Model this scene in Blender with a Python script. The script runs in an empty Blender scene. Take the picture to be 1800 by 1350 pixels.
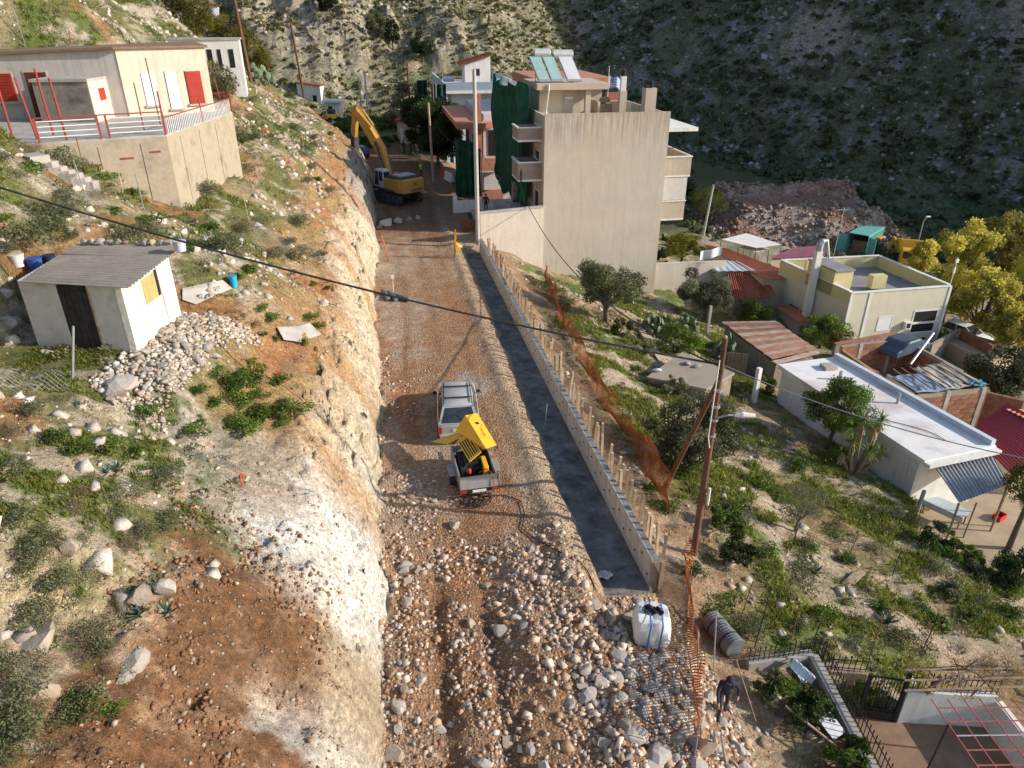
import bpy, bmesh, math, random
import numpy as np
from mathutils import Vector, Matrix, Euler

R = math.radians
SC = bpy.context.scene
COL = SC.collection
RNG = np.random.default_rng(7)
random.seed(7)

# ------------------------------------------------------------------ camera, sky, sun, exposure
CAM_H, PITCH, YAW, FPX = 16.3, R(27.0), R(10.0), 1250.0      # drone height, tilt, turn from the road axis, focal length in photo pixels
cam = bpy.data.cameras.new('camera')
cam.sensor_width = 36.0
cam.lens = FPX / 1800.0 * 36.0
cam.clip_start, cam.clip_end = 0.5, 2000.0
cam_ob = bpy.data.objects.new('camera', cam)
COL.objects.link(cam_ob)
cam_ob.location = (0, 0, CAM_H)
cam_ob.rotation_euler = (R(90) - PITCH, 0, -YAW)
SC.camera = cam_ob

SUN_EL, SUN_AZ = R(24.0), R(107.0)                            # azimuth clockwise from +Y: from the right, a little behind
world = bpy.data.worlds.new('World')
SC.world = world
world.use_nodes = True
wn = world.node_tree
sky = wn.nodes.new('ShaderNodeTexSky')
sky.sky_type = 'NISHITA'
sky.sun_disc = False
sky.sun_elevation = SUN_EL
sky.sun_rotation = SUN_AZ
sky.air_density, sky.dust_density, sky.ozone_density = 1.0, 0.8, 1.0
bg = wn.nodes['Background']
wn.links.new(sky.outputs[0], bg.inputs[0])
bg.inputs[1].default_value = 0.15
sl = bpy.data.lights.new('sun', 'SUN')
sl.energy = 4.2
sl.angle = R(0.55)
sl.color = (1.0, 0.925, 0.83)
sun_ob = bpy.data.objects.new('sun', sl)
COL.objects.link(sun_ob)
sun_dir = Vector((math.sin(SUN_AZ) * math.cos(SUN_EL), math.cos(SUN_AZ) * math.cos(SUN_EL), math.sin(SUN_EL)))
sun_ob.rotation_euler = sun_dir.to_track_quat('Z', 'Y').to_euler()
sun_ob.location = (60, -20, 60)
SC.view_settings.view_transform = 'Standard'
SC.view_settings.look = 'None'
SC.view_settings.exposure = 0.52
SC.view_settings.gamma = 1.0
SC.view_settings.use_curve_mapping = False
SC.cycles.max_bounces = 6
SC.cycles.diffuse_bounces = 3
SC.cycles.transparent_max_bounces = 8
SC.cycles.use_denoising = True

# ------------------------------------------------------------------ small maths
def smooth(a, b, x):
    t = np.clip((x - a) / (b - a), 0, 1)
    return t * t * (3 - 2 * t)

def hash2(ix, iy, s):
    n = (ix.astype(np.int64) * 374761393 + iy.astype(np.int64) * 668265263 + s * 974634599) & 0xffffffff
    n = ((n ^ (n >> 13)) * 1274126177) & 0xffffffff
    n = (n ^ (n >> 16)) & 0xffffffff
    return n / 4294967295.0

def vnoise(x, y, s=0):
    x = np.asarray(x, float); y = np.asarray(y, float)
    ix, iy = np.floor(x), np.floor(y)
    fx, fy = x - ix, y - iy
    fx = fx * fx * fx * (fx * (fx * 6 - 15) + 10); fy = fy * fy * fy * (fy * (fy * 6 - 15) + 10)
    a = hash2(ix, iy, s); b = hash2(ix + 1, iy, s); c = hash2(ix, iy + 1, s); d = hash2(ix + 1, iy + 1, s)
    return (a + (b - a) * fx) * (1 - fy) + (c + (d - c) * fx) * fy

def fbm(x, y, f, o=4, s=0, g=0.5):
    t, a, n = 0.0, 1.0, 0.0
    ca, sa = 0.8, 0.6
    for k in range(o):
        t = t + a * (vnoise(x * f, y * f, s + k * 17) - 0.5)
        n += a; a *= g; f *= 2.03
        x, y = x * ca - y * sa, x * sa + y * ca
    return t / n * 2          # about -1..1

def ridged(x, y, f, o=4, s=0):
    t, a, n = 0.0, 1.0, 0.0
    for k in range(o):
        t = t + a * (1 - np.abs(2 * vnoise(x * f, y * f, s + k * 13) - 1)); n += a; a *= .5; f *= 2.1
        x, y = x * .8 - y * .6, x * .6 + y * .8
    return t / n

# ------------------------------------------------------------------ photo pixel <-> place
CY, SY, CP, SP = math.cos(YAW), math.sin(YAW), math.cos(PITCH), math.sin(PITCH)
def ray(px, py):
    a, b = (px - 900) / FPX, (675 - py) / FPX
    f = CP + b * SP; up = -SP + b * CP                  # forward / up in the level camera frame
    return Vector((a * CY + f * SY, -a * SY + f * CY, up))
def at(px, py, z):                                      # point of the sight line at height z
    d = ray(px, py)
    t = (z - CAM_H) / d.z
    return Vector((d.x * t, d.y * t, z))
def atd(px, py, depth):                                 # point of the sight line at a depth
    d = ray(px, py) * depth
    return Vector((d.x, d.y, CAM_H + d.z))
def project(p):
    x, y, z = p[0], p[1], p[2] - CAM_H
    r = x * CY - y * SY; f = x * SY + y * CY
    dep = f * CP - z * SP; v = f * SP + z * CP
    return 900 + FPX * r / dep, 675 - FPX * v / dep, dep
# ------------------------------------------------------------------ terrain height
def road_left(y):
    y = np.asarray(y, float)
    return -1.0 + (0.30 * fbm(y * 0 + 3.1, y, .22, 3, 5) + .28 * fbm(y * 0 + 7.7, y, .8, 3, 6)) * smooth(110, 80, y) - 0.010 * np.clip(y - 78, 0, 500) ** 1.9
PL_D = [0, .45, 1.6, 4, 6.5, 9, 12, 20, 35, 60, 140]
PL_Z = [0, 1.5, 3.8, 5.5, 7.3, 8.4, 10.4, 16.0, 25.5, 41, 84]
PN_D = [0, .35, 1.3, 3.2, 5, 7, 9, 12, 20, 35, 60, 140]     # nearer the camera the cut is lower and softer
PN_Z = [0, 1.1, 2.8, 4.2, 5.5, 7.0, 8.2, 10.4, 16.0, 25.5, 41, 84]
PR_X = [7.6, 9, 11.5, 14.5, 22, 26, 39, 60, 90, 140, 400]
PR_Z = [-.45, -.75, -1.9, -3.1, -5.0, -6.2, -7.8, -10.5, -13.2, -14.5, -16]
DUMP = -4.9
TERR = 11.5                                               # level of the cream house's terrace
def in_poly(x, y, poly):
    c = np.zeros(np.shape(x), bool); n = len(poly)
    for i in range(n):
        x1, y1 = poly[i]; x2, y2 = poly[(i + 1) % n]
        if y1 == y2: continue
        c ^= ((y1 > y) != (y2 > y)) & (x < (x2 - x1) * (y - y1) / (y2 - y1) + x1)
    return c
PADS = []          # (polygon, z, edge softness) filled below for houses
def boxdist(x, y, cx, cy, a, hx, hy):
    ca, sa = math.cos(a), math.sin(a)
    u = (x - cx) * ca + (y - cy) * sa; v = -(x - cx) * sa + (y - cy) * ca
    return np.maximum(np.abs(u) - hx, np.abs(v) - hy)
def dump_pad(x, y):       # the flat-topped heap of excavated rock at the foot of the mountain
    c = at(1398, 350, DUMP)
    return boxdist(x + 1.6 * fbm(x, y, .13, 3, 91), y + 1.6 * fbm(x, y, .13, 3, 92), c.x, c.y, R(-12), 9.3, 5.6)
def crag_mask(x, y): return smooth(.08, .38, .8 * fbm(x, y * .6, .06, 3, 63) + .75 * np.exp(-((x + 17) / 15) ** 2) - .18) * smooth(153, 161, y + 4 * fbm(x, y, .08, 3, 66))
SHED_Z = 7.45
def height(x, y, detail=True):
    x = np.asarray(x, float); y = np.asarray(y, float)
    xl = road_left(y)
    d = np.maximum(xl - x, 0)
    w = smooth(11, 19, y)
    dd = d * (1 + .32 * fbm(x * .2, y, .16, 2, 13)) + (.75 * fbm(x, y, .38, 4, 11) * smooth(.4, 2.5, d) + .42 * (ridged(x * .35, y, .85, 3, 12) - .55) * smooth(.05, .5, d) * smooth(3.5, 1.5, d)) * (d > 0)
    dd = np.maximum(dd, 0)
    zl = np.interp(dd, PL_D, PL_Z) * w + np.interp(dd, PN_D, PN_Z) * (1 - w)
    zl = zl * (1 - .45 * smooth(88, 125, y) * smooth(30, 3, d))
    zr = np.interp(x, PR_X, PR_Z)
    far = smooth(85, 140, y)
    zr = zr * (1 - .35 * far)
    rel = smooth(9, 14, x)
    if detail:
        zr = zr + rel * (.55 * fbm(x, y, .16, 4, 21) + .30 * (ridged(x, y, .35, 3, 22) - .5)) * smooth(60, 20, np.abs(x - 20))
        zr = zr + rel * .8 * fbm(x, y, .05, 2, 23) + rel * smooth(45, 28, x) * (.16 * (ridged(x, y, .9, 4, 26) - .5) + .06 * fbm(x, y, 2.2, 3, 27))
        step = np.floor((x + 1.2 * fbm(x, y, .2, 2, 24)) / 2.7)
        zr = zr + smooth(9, 10, x) * smooth(32, 24, x) * .25 * (hash2(step, np.floor(y / 5.0), 25) - .5)
    # road bed with wheel ruts, berm beside the trench, trench, outer slope
    z = np.where(x < 7.6, 0.0, zr)
    if detail:
        rw = smooth(-1.2, -.4, x - (xl + 1)) * smooth(5.9, 5.2, x)
        z = z + np.where(x < 7.6, rw * (.05 * fbm(x, y, .6, 4, 31) + .05 * (ridged(x * 1.6, y * .35, .9, 3, 32) - .5)), 0)
        near = smooth(21, 16, y) * (x < 7.6)
        rut = np.exp(-((x - .55 - .05 * np.sin(y * .4)) / .33) ** 2) + .8 * np.exp(-((x - 1.95 - .08 * np.sin(y * .5)) / .3) ** 2)
        z = z - near * rut * .20 * smooth(-.6, .2, x)
        z = z + near * .30 * (ridged(x, y * .6, .75, 4, 33) - .5) * smooth(-.8, 0, x)
        z = z + near * .45 * smooth(2.2, 3.4, x) * smooth(6.6, 5.0, x) * (.6 + .5 * fbm(x, y, .5, 2, 34))
    berm = np.exp(-((x - 5.15) / .42) ** 2) * .16 * smooth(14, 18, y)
    z = z + np.where(x < 7.6, berm, 0)
    talus = np.exp(-np.abs(x - xl) / .55) * (x >= xl) * .55 * np.clip(fbm(x, y, .5, 3, 14) + .25, 0, 1)
    z = z + np.where(x < 4, talus, 0)
    tr = smooth(5.75, 6.15, x + .22 * fbm(x * 0, y, .9, 3, 41)) * (x < 7.75) * smooth(16.2, 16.7, y) * smooth(56.3, 55.9, y)
    z = z * (1 - tr) - .5 * tr
    # the fill in front of the trench ends in a slope to the right
    fx = 6.6 + .12 * (y - 10)
    fill = smooth(16.9, 15.6, y)
    zf = np.interp(x - fx, [-1.2, 0, 1.0, 2.5, 6, 9], [0, -.15, -.9, -1.5, -2.9, -3.6])
    fill = fill * smooth(11.5, 8.6, x)
    z = np.where((x > 5.2) & (x < 11.5), z * (1 - fill) + (np.minimum(z, zf) if not detail else np.minimum(z, zf + .06 * fbm(x, y, .8, 3, 42))) * fill, z)
    z = np.where(x < xl, zl, z)
    if detail:
        hl = smooth(.3, 2.5, d)
        wb = fbm(x, y, 1.1, 3, 81)
        blk = hash2(np.floor(y * 1.25 + .9 * wb), np.floor(z * 1.15 + 1.1 * wb), 82) - .5 + .5 * (hash2(np.floor(y * 2.9 + .9 * wb), np.floor(z * 2.6 + 1.1 * wb), 83) - .5)
        z = z + np.where(x < xl, blk * .46 * smooth(.08, .3, d) * smooth(3.6, 2.0, d) * smooth(11, 15, y), 0)
        z = z + np.where(x < xl, hl * (.22 * fbm(x, y, .45, 4, 51) + .30 * (ridged(x, y * .8, .30, 4, 52) - .55) * smooth(2, 6, d)), 0)
        sp_ = smooth(5.6, 4.4, d + .6 * fbm(x, y, .25, 2, 57)) * smooth(17, 14.5, y) * smooth(.8, 1.4, d)
        z = z + np.where(x < xl, smooth(.1, .6, d) * (.17 * (ridged(x, y, 1.05, 4, 55) - .5) + .07 * fbm(x, y, 2.6, 3, 56)) + sp_ * (.30 * fbm(x, y, 1.1, 4, 58) + .20 * (ridged(x, y, 2.0, 3, 59) - .5)), 0)
        z = z + np.where(x < xl, smooth(0, .3, d) * smooth(4, 1.5, d) * .42 * (ridged(x * .5 + z * .3, y, .8, 4, 53) - .5), 0)
    # sunlit hill beyond the houses, with crags, and the shaded mountain on the right
    my = y - 148 + .5 * np.clip(-(x + 5), 0, 60) * .4 - .62 * np.clip(x - 24, 0, 200)
    hill = my * .62
    q = (x - 95) * .72 + (y - 90) * .69
    q = q + 8 * smooth(120, 220, x) * 0 - np.clip(x - 150, 0, 400) * .55
    mt = -14 + np.where(q > 0, q * .86, q * .4)
    mt = np.where(q > 45, mt + (q - 45) * .25, mt)  # steeper higher up, shaped to throw the slope into full shadow
    mt = mt + 62 * smooth(112, 145, x) * smooth(48, 60, y) * smooth(102, 88, y)          # unseen shoulder beyond the right edge, added to shade the heap and slope
    if detail:
        hill = hill + 3.2 * fbm(x, y, .035, 4, 61) + 1.6 * (ridged(x, y, .06, 4, 62) - .5)
        hill = hill + crag_mask(x, y) * (2.5 + 7.0 * (ridged(x, y, .085, 4, 64) - .35) + 1.5 * (ridged(x, y, .3, 3, 65) - .5))
        mt = mt + smooth(0, 8, q) * (2.2 * fbm(x, y, .05, 4, 71) + 1.5 * (ridged(x, y, .09, 4, 72) - .5))
    k = 2.0
    def smax(a, b):
        h = np.clip(.5 + .5 * (a - b) / k, 0, 1)
        return b + (a - b) * h + k * h * (1 - h)
    z = np.where(y > 100, smax(z, hill), z)
    z = np.where((x > 25) & (y > 45), smax(z, mt), z)
    # rock dump
    b = dump_pad(x, y)
    top = DUMP + (.5 * fbm(x, y, .3, 3, 93) if detail else 0)
    c = at(1398, 350, DUMP)
    rim = smooth(-3, -.9, b) * smooth(2, -.4, b) * ((x - c.x) * .1 + (y - c.y) > 2.5)
    top = top + rim * 1.1 * (1 + .8 * fbm(x, y, .22, 3, 94))
    z = np.where(b < 5, np.maximum(z, top - np.maximum(b, 0) * 1.15 * (1 + .25 * fbm(x, y, .4, 3, 95))), z)
    sb_ = boxdist(x, y, -9.2, 22.6, R(-4), 2.3, 2.1)
    z = np.where(sb_ < 1.6, z + (SHED_Z - .12 - z) * smooth(1.5, .15, sb_) * np.where(z > SHED_Z - .12, 1, .75), z)
    for poly, pz, mode in PADS:
        m = in_poly(x, y, poly)
        if mode == 'max': z = np.where(m, np.minimum(z, pz), z)
        else: z = np.where(m, pz, z)
    return z
def hz(x, y): return float(height(np.array([x]), np.array([y]))[0])
def on(px, py, lift=0.0):                                 # where a sight line first meets the terrain
    d = ray(px, py)
    t = np.concatenate([np.arange(4, 60, .12), np.arange(60, 420, .4)])
    X, Y, Z = d.x * t, d.y * t, CAM_H + d.z * t
    h = height(X, Y)
    i = int(np.argmax(Z < h))
    if i == 0: i = 1 if Z[0] < h[0] else len(t) - 1
    a, b = Z[i - 1] - h[i - 1], Z[i] - h[i]
    u = t[i - 1] + (t[i] - t[i - 1]) * (a / (a - b) if a != b else 0)
    return Vector((d.x * u, d.y * u, hz(d.x * u, d.y * u) + lift))

# flat places cut into the slopes
cr_ = Vector((CY, -SY, 0)); cf_ = Vector((SY, CY, 0))          # right / forward of the view
F_ = TERR
KA = at(230, 206, F_)
KL = KA - cr_ * 12 - cf_ * 1.3
KE = KA + (cr_ * math.cos(R(38)) + cf_ * math.sin(R(38))) * 4.7
TA, TB, TC = at(292, 236, F_), at(408, 196, F_), at(-40, 258, F_)
terr_poly = [(TC.x, TC.y), (TA.x, TA.y), (TB.x, TB.y), (KE.x + .5, KE.y + .8), (KL.x, KL.y + 1)]
PADS.append((terr_poly, F_ - .6, 'max'))
YARD_Z = -2.65
yard_poly = [(12.25, 13.45), (13.0, 13.3), (14.0, 12.5), (18.5, 11.6), (18.5, 4), (10.6, 4), (11.35, 9.8)]
PADS.append((yard_poly, YARD_Z - .03, 'max'))
PATIO_Z = -6.3
patio_poly = [(22.6, 22.0), (25.2, 25.4), (30.5, 27.0), (33.5, 24.5), (27.5, 18.5)]
PADS.append((patio_poly, PATIO_Z - .04, 'max'))
# ------------------------------------------------------------------ materials
MATS = {}
def nt_new(name):
    m = bpy.data.materials.new(name); m.use_nodes = True
    nt = m.node_tree
    b = nt.nodes['Principled BSDF']
    b.inputs['Specular IOR Level'].default_value = .3
    return m, nt, b
def node(nt, typ, **kw):
    n = nt.nodes.new(typ)
    for k, v in kw.items(): setattr(n, k, v)
    return n
def coords(nt, scale=(1, 1, 1), obj=True):
    tc = node(nt, 'ShaderNodeTexCoord'); mp = node(nt, 'ShaderNodeMapping')
    mp.inputs['Scale'].default_value = scale
    nt.links.new(tc.outputs['Object' if obj else 'Generated'], mp.inputs[0])
    return mp.outputs[0]
def noise(nt, vec, scale, detail=4, rough=.6):
    n = node(nt, 'ShaderNodeTexNoise'); n.inputs['Scale'].default_value = scale
    n.inputs['Detail'].default_value = detail; n.inputs['Roughness'].default_value = rough
    nt.links.new(vec, n.inputs['Vector']); return n.outputs['Fac']
def ramp(nt, fac, stops):
    r = node(nt, 'ShaderNodeValToRGB'); e = r.color_ramp.elements
    while len(e) > len(stops): e.remove(e[-1])
    while len(e) < len(stops): e.new(.5)
    for i, (p, c) in enumerate(stops):
        e[i].position = p; e[i].color = (c[0], c[1], c[2], 1) if hasattr(c, '__len__') else (c, c, c, 1)
    nt.links.new(fac, r.inputs[0]); return r.outputs[0]
def mix(nt, fac, a, b, mode='MIX'):
    m = node(nt, 'ShaderNodeMix', data_type='RGBA', blend_type=mode)
    for sock, v in ((m.inputs[0], fac), (m.inputs[6], a), (m.inputs[7], b)):
        if isinstance(v, (int, float)): sock.default_value = v
        elif isinstance(v, (tuple, list)): sock.default_value = (v[0], v[1], v[2], 1)
        else: nt.links.new(v, sock)
    return m.outputs[2]
def bump(nt, b, h, strength=.4, dist=.02):
    bp = node(nt, 'ShaderNodeBump'); bp.inputs['Strength'].default_value = strength; bp.inputs['Distance'].default_value = dist
    nt.links.new(h, bp.inputs['Height']); nt.links.new(bp.outputs[0], b.inputs['Normal'])
def mat(name, col, rough=.8, var=.25, scale=2.0, dirt=None, dirt_amt=.5, dirt_scale=1.2, metal=0.0, bmp=.15, streak=False, fine=14.0, spec=.3, rand=0.0):
    """plain weathered surface: base colour, two sizes of mottling, optional dirt colour in patches or in streaks"""
    if name in MATS: return MATS[name]
    m, nt, b = nt_new(name)
    v = coords(nt)
    n1 = noise(nt, v, scale, 5); n2 = noise(nt, v, fine, 4)
    lo = tuple(c * (1 - var) for c in col); hi = tuple(min(1, c * (1 + var)) for c in col)
    c = ramp(nt, n1, [(.3, lo), (.7, hi)])
    c2 = ramp(nt, n2, [(.3, 1 - var * .6), (.7, 1.0)])
    c = mix(nt, 1.0, c, c2, 'MULTIPLY')
    if dirt:
        dv = coords(nt, (3.2, 3.2, .28)) if streak else v
        f = ramp(nt, noise(nt, dv, dirt_scale, 6, .65), [(.48, 0.0), (.72, dirt_amt)])
        c = mix(nt, f, c, dirt)
    if rand:
        oi = node(nt, 'ShaderNodeObjectInfo')
        c = mix(nt, 1.0, c, ramp(nt, oi.outputs['Random'], [(0, 1 - rand), (1, 1.0)]), 'MULTIPLY')
    nt.links.new(c, b.inputs['Base Color'])
    b.inputs['Roughness'].default_value = rough; b.inputs['Metallic'].default_value = metal
    b.inputs['Specular IOR Level'].default_value = spec
    if bmp: bump(nt, b, n2, bmp, .03)
    MATS[name] = m
    return m
def attr_mat(name, fine=((3.0, .35), (14.0, .35)), bmp=.5, bdist=.06, rough=.95, vor=0.0, pebble=0.0):
    """surface whose colour map is stored on the mesh, broken up with procedural grain"""
    m, nt, b = nt_new(name)
    a = node(nt, 'ShaderNodeAttribute', attribute_name='tint')
    v = coords(nt)
    c = a.outputs['Color']
    last = None
    for sc, amt in fine:
        n = noise(nt, v, sc, 5, .65); last = n
        c = mix(nt, 1.0, c, ramp(nt, n, [(.28, 1 - amt), (.5, 1.0), (.72, 1 + amt)]), 'MULTIPLY')
    h = last
    if vor:
        vo = node(nt, 'ShaderNodeTexVoronoi', feature='F1'); vo.inputs['Scale'].default_value = vor
        nt.links.new(v, vo.inputs['Vector'])
        g = node(nt, 'ShaderNodeSeparateColor'); nt.links.new(vo.outputs['Color'], g.inputs[0])
        c = mix(nt, 1.0, c, ramp(nt, g.outputs[0], [(0, .85), (1, 1.14)]), 'MULTIPLY')
        mth = node(nt, 'ShaderNodeMath', operation='MULTIPLY_ADD')
        nt.links.new(vo.outputs['Distance'], mth.inputs[0]); mth.inputs[1].default_value = -1.2
        nt.links.new(last, mth.inputs[2]); h = mth.outputs[0]
    if pebble:
        vp = node(nt, 'ShaderNodeTexVoronoi', feature='F1'); vp.inputs['Scale'].default_value = pebble
        nt.links.new(v, vp.inputs['Vector'])
        gp_ = node(nt, 'ShaderNodeSeparateColor'); nt.links.new(vp.outputs['Color'], gp_.inputs[0])
        on_ = ramp(nt, gp_.outputs[1], [(.74, 0.0), (.78, 1.0)])
        near_ = ramp(nt, vp.outputs['Distance'], [(.22, 1.0), (.38, 0.0)])
        f_ = mix(nt, 1.0, on_, near_, 'MULTIPLY')
        pc = mix(nt, 1.0, mix(nt, .55, c, (.46, .41, .34)), ramp(nt, gp_.outputs[2], [(0, .7), (1, 1.35)]), 'MULTIPLY')
        c = mix(nt, f_, c, pc)
        dk = ramp(nt, gp_.outputs[0], [(0, .82), (1, 1.12)])
        c = mix(nt, 1.0, c, dk, 'MULTIPLY')
        mp_ = node(nt, 'ShaderNodeMath', operation='MULTIPLY_ADD'); nt.links.new(f_, mp_.inputs[0]); mp_.inputs[1].default_value = 1.2; nt.links.new(h, mp_.inputs[2]); h = mp_.outputs[0]
    nt.links.new(c, b.inputs['Base Color'])
    b.inputs['Roughness'].default_value = rough; b.inputs['Specular IOR Level'].default_value = .15
    bump(nt, b, h, bmp, bdist)
    MATS[name] = m
    return m
def leaf_mat(name, col, var=.35, trans=.35):
    if name in MATS: return MATS[name]
    m, nt, b = nt_new(name)
    a = node(nt, 'ShaderNodeAttribute', attribute_name='tint')
    c = mix(nt, 1.0, col, a.outputs['Color'], 'MULTIPLY')
    nt.links.new(c, b.inputs['Base Color'])
    b.inputs['Roughness'].default_value = .6
    b.inputs['Specular IOR Level'].default_value = .25
    tr = node(nt, 'ShaderNodeBsdfTranslucent'); nt.links.new(c, tr.inputs[0])
    ms = node(nt, 'ShaderNodeMixShader'); ms.inputs[0].default_value = trans
    nt.links.new(b.outputs[0], ms.inputs[1]); nt.links.new(tr.outputs[0], ms.inputs[2])
    nt.links.new(ms.outputs[0], nt.nodes['Material Output'].inputs[0])
    MATS[name] = m
    return m
def glass_mat(name, col=(.02, .025, .03)):
    if name in MATS: return MATS[name]
    m, nt, b = nt_new(name)
    v = coords(nt)
    c = ramp(nt, noise(nt, v, 3.0), [(.3, col), (.7, tuple(min(1, x * 2.2) for x in col))])
    nt.links.new(c, b.inputs['Base Color'])
    b.inputs['Roughness'].default_value = .12; b.inputs['Specular IOR Level'].default_value = .6
    MATS[name] = m; return m

# ------------------------------------------------------------------ mesh helpers
def tag(o, label=None, cat=None, group=None, kind=None):
    if label: o['label'] = label
    if cat: o['category'] = cat
    if group: o['group'] = group
    if kind: o['kind'] = kind
    return o
def empty(name, loc=(0, 0, 0), rz=0.0, label=None, cat=None, group=None):
    o = bpy.data.objects.new(name, None); COL.objects.link(o)
    o.empty_display_size = .3
    o.location = loc; o.rotation_euler = (0, 0, rz)
    return tag(o, label, cat, group)
def mesh_np(name, verts, faces_flat, loop_tot, material, parent=None, tint=None, smooth_=False, poly_mat=None):
    me = bpy.data.meshes.new(name)
    verts = np.asarray(verts, np.float32); nv = len(verts)
    faces_flat = np.asarray(faces_flat, np.int32); loop_tot = np.asarray(loop_tot, np.int32)
    me.vertices.add(nv); me.vertices.foreach_set('co', verts.ravel())
    me.loops.add(len(faces_flat)); me.loops.foreach_set('vertex_index', faces_flat)
    me.polygons.add(len(loop_tot))
    st = np.concatenate([[0], np.cumsum(loop_tot)[:-1]]).astype(np.int32)
    me.polygons.foreach_set('loop_start', st)
    me.polygons.foreach_set('loop_total', loop_tot)
    if smooth_: me.polygons.foreach_set('use_smooth', np.ones(len(loop_tot), bool))
    me.update(calc_edges=True)
    if tint is not None:
        ca = me.color_attributes.new('tint', 'FLOAT_COLOR', 'POINT')
        t = np.ones((nv, 4), np.float32); t[:, :3] = tint
        ca.data.foreach_set('color', t.ravel())
    mats_ = material if isinstance(material, (list, tuple)) else [material]
    for mm in mats_: me.materials.append(mm)
    if poly_mat is not None: me.polygons.foreach_set('material_index', np.asarray(poly_mat, np.int32))
    o = bpy.data.objects.new(name, me); COL.objects.link(o)
    if parent is not None: o.parent = parent
    return o
class MB:
    """collects boxes, prisms, tubes and sheets; build() links them as one mesh object"""
    def __init__(s): s.v = []; s.f = []
    def add(s, vs, fs):
        k = len(s.v); s.v += [tuple(v) for v in vs]; s.f += [tuple(i + k for i in f) for f in fs]; return s
    def box(s, c, size, rz=0.0, rx=0.0, ry=0.0):
        hx, hy, hz_ = size[0] / 2, size[1] / 2, size[2] / 2
        M = Euler((rx, ry, rz)).to_matrix()
        vs = [M @ Vector((x, y, z)) + Vector(c) for z in (-hz_, hz_) for (x, y) in ((-hx, -hy), (hx, -hy), (hx, hy), (-hx, hy))]
        return s.add(vs, [(0, 3, 2, 1), (4, 5, 6, 7), (0, 1, 5, 4), (1, 2, 6, 5), (2, 3, 7, 6), (3, 0, 4, 7)])
    def bb(s, x0, x1, y0, y1, z0, z1):
        return s.box(((x0 + x1) / 2, (y0 + y1) / 2, (z0 + z1) / 2), (abs(x1 - x0), abs(y1 - y0), abs(z1 - z0)))
    def hexa(s, p): return s.add(p, [(0, 3, 2, 1), (4, 5, 6, 7), (0, 1, 5, 4), (1, 2, 6, 5), (2, 3, 7, 6), (3, 0, 4, 7)])
    def prism(s, pts, z0, z1):
        n = len(pts)
        a = sum(pts[i][0] * pts[(i + 1) % n][1] - pts[(i + 1) % n][0] * pts[i][1] for i in range(n))
        if a < 0: pts = pts[::-1]
        z0 = z0 if hasattr(z0, '__len__') else [z0] * n
        z1 = z1 if hasattr(z1, '__len__') else [z1] * n
        if a < 0: z0 = z0[::-1]; z1 = z1[::-1]
        vs = [(p[0], p[1], z) for p, z in zip(pts, z0)] + [(p[0], p[1], z) for p, z in zip(pts, z1)]
        fs = [tuple(range(n - 1, -1, -1)), tuple(range(n, 2 * n))] + [(i, (i + 1) % n, (i + 1) % n + n, i + n) for i in range(n)]
        return s.add(vs, fs)
    def profile(s, pts, x0, x1):          # closed outline in (y, z), extruded along x
        n = len(pts)
        a = sum(pts[i][0] * pts[(i + 1) % n][1] - pts[(i + 1) % n][0] * pts[i][1] for i in range(n))
        if a < 0: pts = pts[::-1]
        vs = [(x0, p[0], p[1]) for p in pts] + [(x1, p[0], p[1]) for p in pts]
        return s.add(vs, [tuple(range(n - 1, -1, -1)), tuple(range(n, 2 * n))] + [(i, (i + 1) % n, (i + 1) % n + n, i + n) for i in range(n)])
    def tube(s, pts, r, n=6, cap=True):
        pts = [Vector(p) for p in pts]; m = len(pts)
        rs = r if hasattr(r, '__len__') else [r] * m
        vs = []; prev = None
        for i, p in enumerate(pts):
            d = (pts[min(i + 1, m - 1)] - pts[max(i - 1, 0)])
            if d.length < 1e-9: d = Vector((0, 0, 1))
            d.normalize()
            if prev is None:
                u = d.cross(Vector((0, 0, 1)) if abs(d.z) < .9 else Vector((1, 0, 0)))
            else: u = prev - d * prev.dot(d)
            if u.length < 1e-6: u = d.orthogonal()
            u.normalize(); prev = u; w = d.cross(u)
            for k in range(n):
                a = 2 * math.pi * k / n
                vs.append(p + (u * math.cos(a) + w * math.sin(a)) * rs[i])
        fs = [(i * n + k, i * n + (k + 1) % n, (i + 1) * n + (k + 1) % n, (i + 1) * n + k) for i in range(m - 1) for k in range(n)]
        if cap: fs += [tuple(range(n - 1, -1, -1)), tuple((m - 1) * n + k for k in range(n))]
        return s.add(vs, fs)
    def lathe(s, prof, n=16, c=(0, 0, 0)):    # prof: (radius, z)
        vs = []
        for (r, z) in prof:
            for k in range(n):
                a = 2 * math.pi * k / n; vs.append((c[0] + r * math.cos(a), c[1] + r * math.sin(a), c[2] + z))
        m = len(prof)
        fs = [(i * n + k, i * n + (k + 1) % n, (i + 1) * n + (k + 1) % n, (i + 1) * n + k) for i in range(m - 1) for k in range(n)]
        fs += [tuple(range(n - 1, -1, -1)), tuple((m - 1) * n + k for k in range(n))]
        return s.add(vs, fs)
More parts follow.
